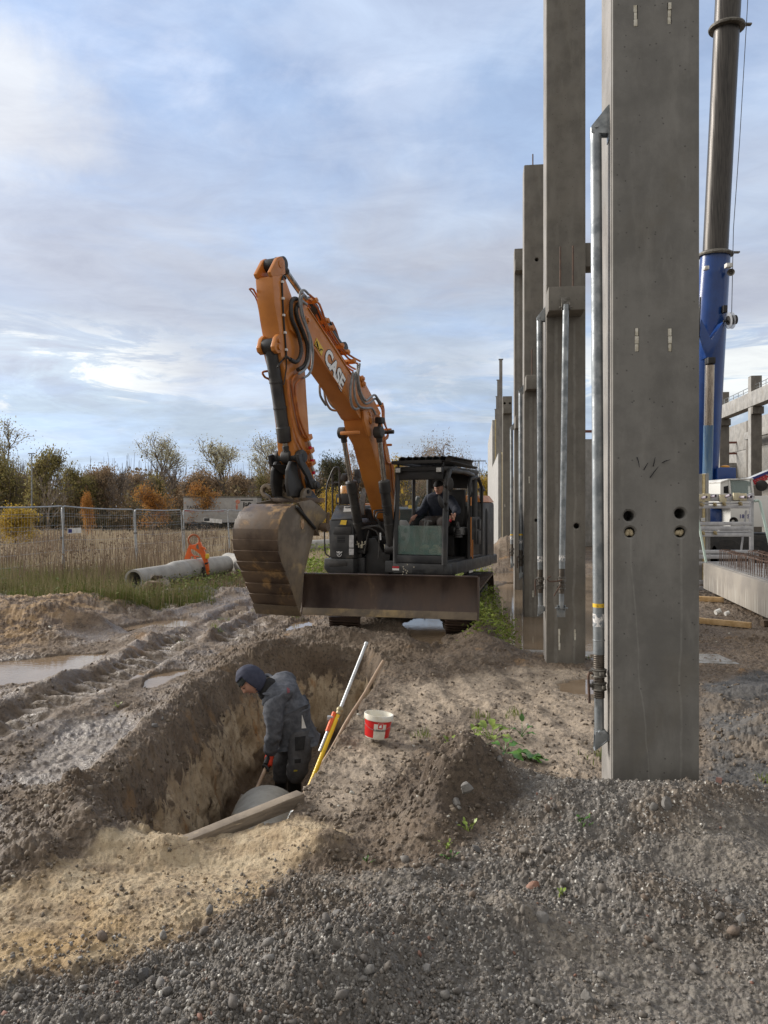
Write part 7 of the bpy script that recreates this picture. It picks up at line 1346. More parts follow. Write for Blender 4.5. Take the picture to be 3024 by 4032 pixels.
m = MB(); m.lathe((0, 0, 0), (0, 0, 1), [(.115, .001), (.117, .06), (.125, .10), (.14, .105)], 30, False); m.build('residue', mat('cream_residue', (.72, .68, .56), (.60, .52, .36), 14, .5, bump=.4), pail)
def arcp(a0, a1, z0, z1, dr, mt, nm, k=16):
    m = MB(); vs = []; fs = []
    for i in range(k + 1):
        a = math.radians(a0 + (a1 - a0) * i / k - 90); 
        for z in (z0, z1): r = pr0(z) + dr; vs.append((r * math.cos(a), r * math.sin(a), z))
    for i in range(k): fs.append((2 * i, 2 * i + 2, 2 * i + 3, 2 * i + 1))
    m.add(vs, fs); return m.build(nm, mt, pail, smooth=60)
arcp(-178, 178, .012, .146, .0012, M_rpl, 'red_label', 60); arcp(-17, 38, .010, .128, .0024, M_lab, 'white_label')
arcp(1, 22, .090, .134, .0034, M_rpl, 'logo_square'); arcp(0, 23, .088, .136, .0029, M_wlet, 'logo_border')
def wraptext(txt, size, ac, zc, dr, mt, nm, bold=.0, sx=1.0):
    vs, fs = text_mesh(txt, size, 0, bold); m = MB(); P = []
    for v in vs: a = math.radians(ac - 90) + v.x * sx / pr0(zc); r = pr0(zc) + dr; P.append((r * math.cos(a), r * math.sin(a), zc + v.y))
    m.add(P, fs); return m.build(nm, mt, pail, smooth=0)
wraptext('LUBRICANT', .021, 11, .077, .004, M_black, 'lubricant_lettering', .0006, .92); wraptext('- - - - -', .012, 11, .060, .004, M_gst, 'small_print'); wraptext('-- --- --', .010, 12, .038, .004, M_gst, 'small_print')
m = MB(); P = [(-.013, -.012), (-.010, .004), (-.004, .016), (.006, .018), (.012, .012), (.006, .008), (.010, .002), (.004, -.002), (.013, -.012)]; q = []
for x_, y_ in P: a = math.radians(11.5 - 90) + x_ / .11; r = pr0(.113) + .0045; q.append((r * math.cos(a), r * math.sin(a), .113 + y_))
m.add(q, [tuple(range(len(q)))]); m.build('logo_mark', M_wlet, pail, smooth=0)
m = MB(); m.tube([(.1225 * math.cos(a), .1225 * math.sin(a) - .003, .155 - .075 * math.sin(math.pi * (k / 16))) for k, a in enumerate([math.radians(-180 + 180 * k / 16) for k in range(17)])], .0016, 6); m.build('wire_handle', M_galv, pail)
# ---------------------------------------------------------------- site fence, pipes and lifting clamp on the left
FP = [(-9.75, 16.9, 1.98), (-8.83, 20.4, 1.99), (-8.04, 24.1, 1.89), (-7.42, 27.5, 1.86), (-6.46, 31.0, 1.84), (-5.6, 34.4, 1.84), (-4.9, 37.9, 1.84), (-4.3, 41.4, 1.84)]
M_fence = mat('fence_zinc', (.38, .40, .42), (.28, .30, .32), 6, .45, metal=.4); M_foot = concrete('fence_foot_concrete', (.33, .31, .29), pores=False)
names = ['site fence panel at the left edge of the picture', 'second site fence panel, holding a small blue and white sign', 'third site fence panel behind the nearest concrete pipe', 'fourth site fence panel, behind the orange clamp', 'fifth site fence panel, partly behind the bucket', 'sixth site fence panel far behind the bucket', 'last site fence panel far behind the machine']
for k in range(len(FP) - 1):
    a = Vector(FP[k]); b_ = Vector(FP[k + 1]); d = V(b_.x - a.x, b_.y - a.y, 0); L = d.length - .1; d.normalize(); H = a.z - .02
    lean = (-.02, .05, .06, .04, .07, .02, 0)[k]; r = thing('fence_panel', names[k], 'fence panel', (a.x, a.y, 0), math.atan2(d.y, d.x), 'wire mesh site fence panels')
    hz_ = lambda t, z: V(.05 + L * t, lean * z, z)
    dz = (b_.z - a.z)
    m = MB(); q = [hz_(0, .05)] + [hz_(0, z) for z in (.5, 1.0, 1.5, H - .08)] + [hz_(.012, H - .02), hz_(.035, H)] + [hz_(t, H + dz * t - .03 * math.sin(math.pi * t)) for t in (.2, .4, .6, .8)] + [hz_(.965, H + dz), hz_(.988, H + dz - .02), hz_(1, H + dz - .08)] + [hz_(1, z) for z in (1.5, 1.0, .5, .05)]
    m.tube(q, .021, 8); m.tube([hz_(0, .18), hz_(1, .18)], .018, 6); m.build('tube_frame', M_fence, r, smooth=60)
    m = MB(); n = int(L / .11)
    for i in range(1, n):
        t = i / n; m.tube([hz_(t, .18), hz_(t, .9) + V(0, .012 * math.sin(i * .7), 0), hz_(t, H + dz * t - .03 * math.sin(math.pi * t))], .0026, 3, False)
    for z in (.45, .75, 1.05, 1.35, 1.45, 1.7, 1.78): m.tube([hz_(t, z + dz * t - .03 * math.sin(math.pi * t)) for t in (0, .25, .5, .75, 1)], .0032, 3, False)
    m.build('wire_mesh', M_fence, r, smooth=0)
    if k < 5:
        ft = MB(); ft.prism([(-.36, -.11, -.02), (.36, -.11, -.02), (.36, .11, -.02), (-.36, .11, -.02)], (0, 0, .12)); fo = ft.build('base_block', M_foot, bevel=.02); fo.location = (b_.x, b_.y, 0); fo.rotation_euler = (0, 0, math.atan2(d.y, d.x) + 1.57)
        tag(fo, 'low concrete foot block under the fence joint ' + ('right of the first panel', 'behind the nearest concrete pipe', 'behind the orange clamp', 'beside the short pipe', 'hidden behind the bucket')[k], 'fence foot', 'fence foot blocks')
    m = MB(); m.box(hz_(0, 1.1) + V(-.05, 0, 0), (.14, .05, .05)); m.cyl(hz_(0, 1.1) + V(-.05, -.05, 0), hz_(0, 1.1) + V(-.05, .05, 0), .012, 6); m.build('coupler', M_cast, r, bevel=.005)
    if k in (1, 3):
        yaw = math.atan2(d.y, d.x); c = hz_(.13 if k == 1 else .62, 1.28 if k == 1 else 1.45); m = MB(); w_, h_ = (.62, .15) if k == 1 else (1.5, .16); m.prism([c + V(-w_ / 2, -.03, -h_ / 2), c + V(w_ / 2, -.03, -h_ / 2 - (.1 if k == 3 else 0)), c + V(w_ / 2, -.03, h_ / 2 - (.1 if k == 3 else 0)), c + V(-w_ / 2, -.03, h_ / 2)], (0, -.006, 0)); sg = m.build('sign_plate', M_white, r)
        m = MB(); m.prism([c + V(-w_ / 2 + .02, -.038, -h_ / 2 + .02), c + V(-w_ / 2 + w_ * .3, -.038, -h_ / 2 + .02), c + V(-w_ / 2 + w_ * .3, -.038, h_ / 2 - .03), c + V(-w_ / 2 + .02, -.038, h_ / 2 - .02)], (0, -.002, 0)); m.build('sign_mark', M_navy if k == 1 else M_black, sg)
GP = 'concrete pipes lying on the grass'
M_gpipe = mat('dry_pipe_concrete', (.36, .35, .325), (.28, .27, .25), 4, .8, bump=.3, c3=(.20, .18, .15), s3=2, t3=(.6, .8))
cpipe('drain_pipe', 'nearest concrete pipe on the grass, its open end toward the camera', (-5.87, 17.35, .235), (-5.28, 19.35, .25), .25, True, mt=M_gpipe, group=GP)
cpipe('drain_pipe', 'concrete pipe under the orange clamp', (-5.38, 19.55, .27), (-4.60, 21.5, .27), .27, False, mt=M_gpipe, group=GP)
cpipe('drain_pipe', 'concrete pipe whose end shows just left of the digging bucket', (-4.80, 22.8, .27), (-3.3, 20.05, .27), .27, False, mt=M_gpipe, group=GP)
cpipe('drain_pipe', 'short view of a concrete pipe between the bucket and the black cabinet', (-3.28, 31.2, .27), (-1.6, 32.6, .30), .27, False, mt=M_gpipe, group=GP)
# orange pipe clamp
zc3 = lambda x, y: (460 + x * .3255, 2080 + y * .3255); M_oc = mat('orange_clamp_paint', (.72, .14, .02), (.60, .11, .02), 5, .45, c3=(.30, .10, .04), s3=4, t3=(.62, .75))
cl_ = thing('lifting_clamp', 'bright orange pipe lifting clamp resting over a concrete pipe', 'lifting clamp', tuple(S(*zc3(960, 480), 20.2)), 0)
def cpoly(L, Y, th, nm, mt=M_oc): m = MB(); m.prism([S(*zc3(a, c), Y) for a, c in L], (0, th, 0)); return m.build(nm, mt, cl_, True, bevel=.015)
cpoly([(870, 205), (950, 195), (1010, 165), (1035, 240), (1000, 300), (930, 260), (890, 250), (900, 300), (930, 330), (880, 350), (900, 375), (812, 375), (840, 290)], 20.15, .07, 'left_jaw')
cpoly([(955, 190), (1010, 165), (1030, 215), (1065, 290), (1095, 380), (1110, 460), (1118, 560), (1082, 560), (1070, 470), (1040, 390), (1010, 320), (960, 280), (930, 260)], 20.05, .09, 'right_jaw'); cpoly([(1020, 220), (1060, 230), (1085, 262), (1040, 255)], 20.0, .05, 'jaw_tab')
cpoly([(900, 325), (990, 338), (990, 350), (900, 340)], 20.2, .05, 'tie_bar'); cpoly([(1058, 420), (1100, 410), (1102, 430), (1062, 442)], 20.03, .1, 'rubber_pad', M_blk); cpoly([(930, 345), (960, 372), (1010, 388), (1005, 398), (950, 385), (925, 360)], 20.1, .1, 'jaw_shoe')
c = S(*zc3(932, 145), 20.2); m = MB(); m.tube([c + V(.15 * math.cos(a), 0, .15 * math.sin(a)) for a in [2 * math.pi * k / 18 for k in range(19)]], .028, 8); m.build('lifting_ring', mat('rusty_orange', (.40, .12, .04), (.25, .09, .04), 9, .6), cl_, True)
m = MB(); m.box(S(*zc3(1095, 338), 20.05), (.10, .1, .14)); m.build('yellow_hook', M_yel, cl_, True, bevel=.03); m = MB(); m.cyl(S(*zc3(990, 222), 20.2), S(*zc3(990, 222), 20.05), .07, 14); m.build('pivot_pin', M_cast, cl_, True)
m = MB(); m.prism([S(*zc3(a, c_), 19.95) for a, c_ in ((1032, 470), (1052, 470), (1050, 555), (1026, 555))], (0, .1, 0)); m.build('rear_pad', M_blk, cl_, True)
# broken slabs by the pipe
def rock(name, label, c, s, mt, seed, cat='rock', group=None, sub=3, R=None):
    bm = bmesh.new(); bmesh.ops.create_icosphere(bm, subdivisions=sub, radius=1); rr = random.Random(seed); pl_ = [(Vector((rr.gauss(0, 1), rr.gauss(0, 1), rr.gauss(0, 1))).normalized(), rr.uniform(.50, .85)) for _ in range(16)]
    for v in bm.verts:
        d = v.co.normalized(); k = min([1.0] + [h / max(d.dot(n_), 1e-3) for n_, h in pl_ if d.dot(n_) > .2]); q = d * k; v.co = Vector((q.x * s[0], q.y * s[1], q.z * s[2]))
    me_ = bpy.data.meshes.new(name); bm.to_mesh(me_); bm.free(); o = bpy.data.objects.new(name, me_); COL.objects.link(o); me_.materials.append(mt); me_.shade_smooth(); me_.set_sharp_from_angle(angle=.3); o.location = c
    if R: o.rotation_euler = R
    return tag(o, label, cat, group)
M_rub = mat('rubble', (.20, .17, .13), (.30, .26, .20), 4, .85, bump=.8); M_rdark = mat('dark_stone', (.085, .082, .08), (.14, .135, .13), 9, .8, bump=.8); M_rbrown = mat('brown_rubble', (.16, .12, .085), (.24, .18, .12), 5, .85, bump=.8)
rock('broken_slab', 'pale brown broken slab standing against the nearest pipe', tuple(S(600, 2318, 16.3)), (.26, .22, .25), M_rbrown, 3, 'rubble', R=(.3, .4, .3)); rock('broken_slab', 'grey broken slab leaning right of the pale brown one', tuple(S(645, 2310, 16.6)), (.32, .20, .22), M_rub, 5, 'rubble', R=(.2, .7, .2)); rock('tree_stump', 'dark lump of wood on top of the broken slabs', tuple(S(612, 2275, 16.6)), (.20, .14, .12), mat('dark_wood', (.05, .04, .03), (.09, .07, .05), 9, .9, bump=.8), 8, 'stump')
# individual stones and fragments near the camera
def onground(x, y, dz=0): return (x, y, hz(x, y) + dz)
def RP(a, c):   # photograph/1.8228 pixel -> ground point (iterated)
    z = 0
    for _ in range(8): p = G(a * 1.8228, c * 1.8228, z); z = .5 * z + .5 * hz(p.x, p.y)
    return p
SG = 'larger stones lying on the soil and gravel'
stones = [((333, 1568), .040, 'round dark stone on the pale wet mud left of the trench', 0), ((351, 1552), .018, 'small black stone beyond the round dark one on the wet mud', 0), ((1150, 1920), .040, 'brown brick fragment with a white edge in the middle of the gravel', 2), ((1010, 1705), .048, 'big grey stone right of the dark earth clod', 1), ((985, 1735), .035, 'grey angular stone below the big one beside the clod', 1), ((1440, 1740), .045, 'large grey stone at the foot of the nearest column', 1), ((730, 1975), .030, 'grey stone at the edge where the yellow sand meets the gravel', 1), ((1170, 1985), .034, 'grey stone below the brown brick fragment', 1), ((760, 1985), .022, 'dark stone just right of the sand edge', 0), ((1030, 1835), .028, 'pair stone, brownish, in front of the dark clod', 0), ((1600, 1990), .034, 'grey stone near the right edge of the picture', 1), ((640, 2010), .026, 'stone alone on the lower yellow sand', 0), ((920, 2100), .030, 'pale grey stone low in the middle of the gravel', 1), ((865, 2095), .024, 'pointed stone low left of the pale grey one', 0), ((1270, 2160), .032, 'stone at the very bottom edge right of the middle', 1), ((385, 2105), .03, 'grey stone at the bottom end of the sand', 1), ((310, 2110), .032, 'dark flat stone near the bottom left corner', 0)]
for k, ((a, c), s_, lb, ty) in enumerate(stones):
    p = RP(a, c); rock('brick_fragment' if ty == 2 else 'stone', lb, (p.x, p.y, p.z + s_ * .12), (s_ * 1.25, s_ * (.8 if ty == 2 else 1), s_ * .75), (M_rdark, M_rub if False else mat('grey_stone', (.14, .132, .122), (.20, .19, .178), 12, .8, bump=.6) if 'grey_stone' not in bpy.data.materials else bpy.data.materials['grey_stone'], mat('brick', (.20, .10, .07), (.27, .16, .12), 12, .85, bump=.5) if ty == 2 else None)[ty], 20 + k, 'brick fragment' if ty == 2 else 'stone', SG if ty != 2 else None, 3, (k, k * 2.1, k * 1.3))
# ---------------------------------------------------------------- trees
def quadmesh(name, P, A, Bv, mt, parent=None):
    """many small quads: centres P, half axes A and Bv (n,3 arrays) as one mesh"""
    n = len(P); v = np.stack([P - A - Bv, P + A - Bv, P + A + Bv, P - A + Bv], 1).reshape(-1, 3); me = bpy.data.meshes.new(name)
    me.vertices.add(4 * n); me.vertices.foreach_set('co', v.astype(np.float32).ravel()); me.loops.add(4 * n); me.loops.foreach_set('vertex_index', np.arange(4 * n, dtype=np.int32))
    me.polygons.add(n); me.polygons.foreach_set('loop_start', (np.arange(n) * 4).astype(np.int32)); me.polygons.foreach_set('loop_total', np.full(n, 4, np.int32)); me.update(calc_edges=True); me.materials.append(mt)
    o = bpy.data.objects.new(name, me); COL.objects.link(o)
    if parent: o.parent = parent
    return o
def trimesh(name, v, f, mt, parent=None, smooth=False):
    me = bpy.data.meshes.new(name); k = f.shape[1]; me.vertices.add(len(v)); me.vertices.foreach_set('co', v.astype(np.float32).ravel()); me.loops.add(f.size); me.loops.foreach_set('vertex_index', f.astype(np.int32).ravel())
    me.polygons.add(len(f)); me.polygons.foreach_set('loop_start', (np.arange(len(f)) * k).astype(np.int32)); me.polygons.foreach_set('loop_total', np.full(len(f), k, np.int32)); me.update(calc_edges=True)
    if smooth: me.polygons.foreach_set('use_smooth', np.ones(len(f), bool))
    me.materials.append(mt); o = bpy.data.objects.new(name, me); COL.objects.link(o)
    if parent: o.parent = parent
    return o
def leafmat(name, a, b_, c, sc=.9):
    m = bpy.data.materials.new(name); m.use_nodes = True; t = m.node_tree; t.nodes.clear(); b = NB(t); p = b.n('ShaderNodeBsdfPrincipled'); o = b.n('ShaderNodeOutputMaterial'); g = b.n('ShaderNodeNewGeometry'); pos = g.outputs['Position']
    col = b.mix(b.rng(b.noise(pos, sc, 4, .6), .36, .62), a, b_); col = b.mix(b.rng(g.outputs['Random Per Island'], .55, 1.0, 0, .8), col, c); b.sock(p.inputs['Base Color'], col); p.inputs['Roughness'].default_value = .75; p.inputs['Specular IOR Level'].default_value = .2
    tr = b.n('ShaderNodeBsdfTranslucent'); b.sock(tr.inputs[0], col); mx = b.n('ShaderNodeMixShader'); mx.inputs[0].default_value = .3; t.links.new(p.outputs[0], mx.inputs[1]); t.links.new(tr.outputs[0], mx.inputs[2]); t.links.new(mx.outputs[0], o.inputs[0]); return m
L_brown = leafmat('russet_leaves', (.25, .185, .12), (.32, .22, .13), (.38, .28, .18)); L_olive = leafmat('olive_leaves', (.20, .185, .075), (.28, .24, .09), (.34, .27, .11)); L_or = leafmat('bright_orange_leaves', (.38, .17, .045), (.44, .24, .07), (.27, .13, .05))
L_yel = leafmat('yellow_leaves', (.40, .26, .04), (.50, .36, .06), (.28, .2, .05)); L_pale = leafmat('pale_sparse_leaves', (.46, .44, .30), (.36, .33, .20), (.52, .48, .32)); L_dk = leafmat('dark_green_leaves', (.06, .07, .035), (.09, .09, .05), (.13, .11, .06)); L_birch = leafmat('birch_twigs', (.22, .16, .13), (.30, .24, .17), (.38, .30, .16))
M_bark = mat('bark', (.13, .105, .085), (.20, .165, .135), 3, .9); M_bark2 = mat('pale_bark', (.26, .22, .18), (.16, .13, .11), 2, .85)
def tree_proto(seed, kind):
    """a tree of height 1: returns (branches, leaf quads)"""
    rr = random.Random(seed); br = MB(); LP = []
    cfg = dict(sparse=(5, 3, .27, .72, 3, .0095, .03), bush=(5, 4, .20, .68, 1, .015, .04), birch=(5, 3, .26, .68, 6, .010, .04), bare=(5, 3, .28, .72, 0, 0, 0), low=(4, 4, .22, .66, 5, .022, .07))[kind]
    dep, nch, L0, dec, nl, ls, lr = cfg
    def grow(p, d, L, r, k):
        pts = [p]; dd = d
        for i in range(3):
            j = .10 + .06 * k; dd = (dd + V(rr.uniform(-j, j), rr.uniform(-j, j), rr.uniform(-j, j) + (.10 if kind != 'birch' or k < 2 else -.22))).normalized(); pts.append(pts[-1] + dd * L / 3)
        br.tube(pts, [r, r * .86, r * .74, r * .6], 5 if k == 0 else (4 if k < 2 else 3), False)
        if k >= dep - 2 and nl:
            for q in pts[1:]:
                for _ in range(nl): LP.append((q.x + rr.gauss(0, lr), q.y + rr.gauss(0, lr), q.z + rr.gauss(0, lr) * (.9 if kind != 'birch' else 1.5) - (.03 if kind == 'birch' else 0)))
        if k < dep:
            for i in range(nch):
                a = rr.uniform(0, 6.28); sp = rr.uniform(.28, .62) * (1.25 if kind in ('bush', 'low') else 1.1) if k else rr.uniform(.3, .7)
                up_ = V(math.cos(a), math.sin(a), 0); nd = (dd * math.cos(sp) + (up_ - dd * up_.dot(dd)).normalized() * math.sin(sp)).normalized(); st = pts[3] if i == 0 else pts[rr.choice((2, 3, 3) if kind != 'sparse' or k else (1, 2, 3))]
                grow(st, nd if i else (dd + nd * .35).normalized(), L * dec * rr.uniform(.75, 1.15), r * .69, k + 1)
            if k == 0 and kind in ('bush', 'low', 'birch'):
                for i in range(5): a = rr.uniform(0, 6.28); grow(pts[1].lerp(pts[3], i / 5), V(math.cos(a), math.sin(a), rr.uniform(.35, .8)).normalized(), L * rr.uniform(.5, .8), r * .4, 2)
    grow(V(0, 0, 0), V(0, 0, 1), L0, .013 if kind != 'bare' else .011, 0)
    top = max(v.z for v in br.v); s_ = 1 / top
    br.v = [v * s_ for v in br.v]; P = np.array(LP) * s_ if LP else None
    return br, P, ls * s_ * .9
protos = {}
def proto_objs(kind, var):
    key = (kind, var)
    if key not in protos:
        br, P, ls = tree_proto(hash_(kind) + var * 17, kind); me = bpy.data.meshes.new('trunk'); me.from_pydata([tuple(v) for v in br.v], [], br.f); me.shade_smooth(); me.materials.append(M_bark); cm = None
        if P is not None:
            rg = np.random.default_rng(var + 5); n = len(P); a = rg.normal(size=(n, 3)); a /= np.linalg.norm(a, axis=1)[:, None]; c = np.cross(a, rg.normal(size=(n, 3))); c /= np.linalg.norm(c, axis=1)[:, None]; sz = ls * rg.uniform(.55, 1.2, n)[:, None]
            o = quadmesh('crown', P, a * sz * .5, c * sz * .36, L_brown); cm = o.data; bpy.data.objects.remove(o)
        protos[key] = (me, cm)
    return protos[key]
def hash_(s): return sum(ord(c) * 31 for c in s)
def put_tree(kind, var, x, Y, ytop, lm, label, wide=1.0, bark=None, group=None, z0=-.1, cat='tree', name=None):
    H = CZ + (PY - ytop) / FL * Y - z0; me, cm = proto_objs(kind, var); X = (x - PX) / FL * Y
    r = thing(name or ('birch_tree' if kind == 'birch' else 'autumn_tree'), label, cat, (X, Y, z0), (x * .37) % 6.28, group); w_ = H * wide
    o = bpy.data.objects.new('trunk', me); COL.objects.link(o); o.parent = r; o.scale = (w_, w_, H); o.material_slots[0].link = 'OBJECT'; o.material_slots[0].material = bark or M_bark
    if cm is not None: o = bpy.data.objects.new('crown', cm); COL.objects.link(o); o.parent = r; o.scale = (w_, w_, H); o.material_slots[0].link = 'OBJECT'; o.material_slots[0].material = lm
    return r
special = [('sparse', 0, 88, 70, 1655, L_pale, 'tall sparse tree with pale leaves at the far left of the wood', 1.0), ('sparse', 1, 606, 70, 1706, L_pale, 'tall forked sparse tree standing alone above the middle of the wood', .85), ('sparse', 2, 888, 68, 1722, L_pale, 'tall sparse tree left of the raised bucket linkage', 1.0), ('sparse', 0, 1050, 70, 1706, L_pale, 'tall sparse tree just behind the bucket linkage', .9),
    ('bush', 0, 185, 60, 1772, L_olive, 'broad olive green tree right of the tall tree at the far left', .75), ('bush', 1, 25, 64, 1790, L_olive, 'olive tree cut by the left edge of the picture', .8), ('bush', 1, 603, 48, 1905, L_or, 'small bright orange tree in front of the wood', 1.0), ('low', 1, 345, 46, 1965, L_or, 'thin little orange tree left of the bright orange one', .45), ('bare', 0, 187, 38, 1845, None, 'thin bare pale tree in the field behind the first fence panels', .8),
    ('low', 2, 62, 36, 2008, L_yel, 'low yellow bush behind the leftmost fence panel', 1.5), ('bush', 2, 1290, 62, 1795, L_dk, 'dark tree between the stick and the handrail of the machine', .6), ('birch', 0, 1350, 66, 1752, L_birch, 'drooping birch left of the lift cylinder', .8), ('birch', 1, 1640, 68, 1752, L_birch, 'drooping birch above the left part of the cab roof', .75), ('birch', 2, 1735, 64, 1738, L_birch, 'drooping birch above the middle of the cab roof', .75), ('birch', 0, 1835, 66, 1765, L_birch, 'drooping birch above the right end of the cab roof', .7),
    ('bush', 3, 1575, 60, 1805, L_yel, 'yellowing tree between the boom and the cab roof', .6), ('bush', 0, 1905, 52, 1880, L_yel, 'yellow brown tree between the cab and the pale wall panels', .6), ('bush', 1, 1942, 56, 1870, L_brown, 'brown tree touching the pale wall panels', .5), ('low', 0, 1318, 44, 1945, L_yel, 'small yellow tree behind the machine handrail', .8), ('bush', 3, 800, 58, 1905, L_or, 'rusty orange tree leaning over the white trailer', 1.0), ('bush', 2, 1165, 60, 1850, L_olive, 'olive tree behind the coupler of the bucket', .7)]
for kind, var, x, Y, yt, lm, lb, w_ in special: put_tree(kind, var, x, Y, yt, lm, lb, w_ * {'sparse': 1.15, 'bush': .85, 'birch': .8, 'bare': 1.0, 'low': .75}[kind], M_bark2 if kind in ('bare', 'birch') else None)
def zonex(x): return 'left of the bright orange tree' if x < 600 else 'between the orange tree and the bucket' if x < 1130 else 'behind the machine' if x < 1560 else 'behind the cab and the columns'
def lbl(x):
    o_ = rr_.random() < .28; c_ = 'olive' if o_ else 'russet'; w_ = rr_.uniform(.6, .9); return (L_olive if o_ else L_brown), c_ + ' autumn tree of the wood ' + zonex(x), w_, None, c_ + ' trees ' + zonex(x)
rr_ = random.Random(11); GT = 'russet trees of the wood behind the field'; GB = 'bare trees of the wood behind the field'; x = -120; k = 0
while x < 2010:
    k += 1; x += rr_.uniform(18, 34); 
    if rr_.random() < .62: put_tree('bare', k % 3, x, rr_.uniform(62, 74), rr_.uniform(1795, 1860), None, 'thin bare tree of the wood ' + zonex(x), .8, group='bare trees ' + zonex(x))
    else: put_tree('bush', k % 4, x, rr_.uniform(62, 80), rr_.uniform(1818, 1895), *lbl(x))
def scatter(n, x0, x1, y0, y1, seed, fn=None, inv=True):
    g = np.random.default_rng(seed); Y = 1 / g.uniform(1 / y1, 1 / y0, n) if inv else g.uniform(y0, y1, n); X = g.uniform(x0, x1, n)
    if fn is not None: kk = fn(X, Y, g); X, Y = X[kk], Y[kk]
    return X, Y, g
# undergrowth and the mass of the wood behind
g = np.random.default_rng(3); n = 26000; X = g.uniform(-46, 13, n); Y = g.uniform(58, 66, n); Z = np.abs(g.normal(0, 1.1, n)) * (1 + .5 * np.sin(X * .9)) ; a = g.normal(size=(n, 3)); a /= np.linalg.norm(a, axis=1)[:, None]; c = np.cross(a, g.normal(size=(n, 3))); c /= np.linalg.norm(c, axis=1)[:, None]; s_ = g.uniform(.05, .14, n)[:, None]
tag(quadmesh('undergrowth', np.stack([X, Y, Z], 1), a * s_, c * s_, leafmat('undergrowth_leaves', (.07, .07, .038), (.15, .11, .06), (.26, .18, .09), .4)), 'dark tangled undergrowth along the foot of the wood', 'undergrowth', kind='stuff')
n = 42000; X = g.uniform(-60, 26, n); Y = g.uniform(84, 100, n); H_ = 4.6 + 1.3 * np.sin(X * .35) + .8 * np.sin(X * 1.1 + 2) + .5 * np.sin(X * 2.7); Z = H_ * g.uniform(0, 1, n) ** .8; a = g.normal(size=(n, 3)); a /= np.linalg.norm(a, axis=1)[:, None]; c = np.cross(a, g.normal(size=(n, 3))); c /= np.linalg.norm(c, axis=1)[:, None]; s_ = g.uniform(.06, .17, n)[:, None]
tag(quadmesh('woodland', np.stack([X, Y, Z], 1), a * s_, c * s_, leafmat('woodland_leaves', (.16, .125, .085), (.25, .17, .09), (.28, .24, .18), .25)), 'far mass of brown autumn wood behind the single trees', 'wood', kind='stuff')
m = MB()
for k in range(520): X0 = rr_.uniform(-58, 24); Y0 = rr_.uniform(80, 96); h = rr_.uniform(4.5, 8.2); m.tube([(X0, Y0, 0), (X0 + rr_.uniform(-.2, .2), Y0, h * .5), (X0 + rr_.uniform(-.5, .5), Y0, h)], [.07, .05, .015], 3, False)
tag(m.build('wood_stems', M_bark, smooth=0), 'thin far stems standing in the brown wood', 'stems', kind='stuff')
# white trailer, low white shed, lamp posts
tz = 1.95 + 43 / FL * 66; a = S(722, 1996, 57); tl = thing('white_trailer', 'long white box trailer with dark lettering parked before the wood', 'trailer', (a.x, 57, 0), 0)
tw = S(1012, 1996, 57).x - a.x; M_tw = mat('trailer_white', (.36, .355, .345), (.29, .285, .28), 3, .5); tz = CZ + 37 / FL * 57
m = MB(); m.bb((0, 0, .75), (tw, 2.2, tz)); m.build('box', M_tw, tl, bevel=.03); m = MB(); m.bb((-.03, -.03, tz + .002), (tw + .03, 2.2, tz + .09)); m.build('roof_edge', M_cast, tl)
m = MB(); m.bb((.02, -.012, 1.62), (tw * .55, -.002, 1.68)); m.build('red_stripe', M_redp, tl); m = MB(); lettering(m, 'TAFELS & C', .36, (1.15, -.014, 1.9), V(1, 0, 0), V(0, 0, 1), .004); m.build('lettering', M_black, tl); m = MB(); lettering(m, 'lifi', .75, (tw - .75, -.014, 2.0), V(1, 0, 0), V(0, 0, 1), .004, .02); m.bb((tw - 1.25, -.014, 2.42), (tw - .3, -.004, 2.5)); m.build('big_lettering', M_black, tl)
m = MB(); m.ell((tw - 1.48, -.02, 2.35), .18, .012, .16); m.ell((tw - 1.55, -.02, 1.98), .09, .012, .25); m.build('red_mark', mat('faded_red', (.42, .14, .10), (.5, .28, .2), 6, .6), tl)
for wx in (.8, 1.6, tw - 1): m = MB(); m.lathe((wx, .0, .4), (wx, 1, .4), [(0, .1), (0, .42), (.3, .42), (.3, .1)], 16); m.build('wheel', M_blk, tl)
sh = thing('white_shed', 'low white building glimpsed behind the machine handrail', 'building', (-9.5, 62, 0), 0); m = MB(); m.bb((0, 0, 0), (4.4, 3, 1.95)); m.build('wall', M_tw, sh, bevel=.03); m = MB(); m.bb((-.1, -.1, 1.953), (4.5, 3.1, 2.08)); m.build('roof', M_cast, sh)
for xs, yt, Y, lb in ((1886, 1815, 60, 'slim street lamp between the cab and the wall panels'), (125, 1786, 58, 'slim street lamp in front of the olive tree at the left')):
    p = S(xs, yt, Y); r = thing('street_lamp', lb, 'street lamp', (p.x, Y, 0), 0); m = MB(); m.tube([(0, 0, 0), (0, 0, p.z)], [.07, .045], 6); m.build('pole', M_galv, r); m = MB(); m.box((0, 0, p.z), (1.1 if xs > 1000 else .5, .2, .07)); m.build('lamp_head', M_galv, r)
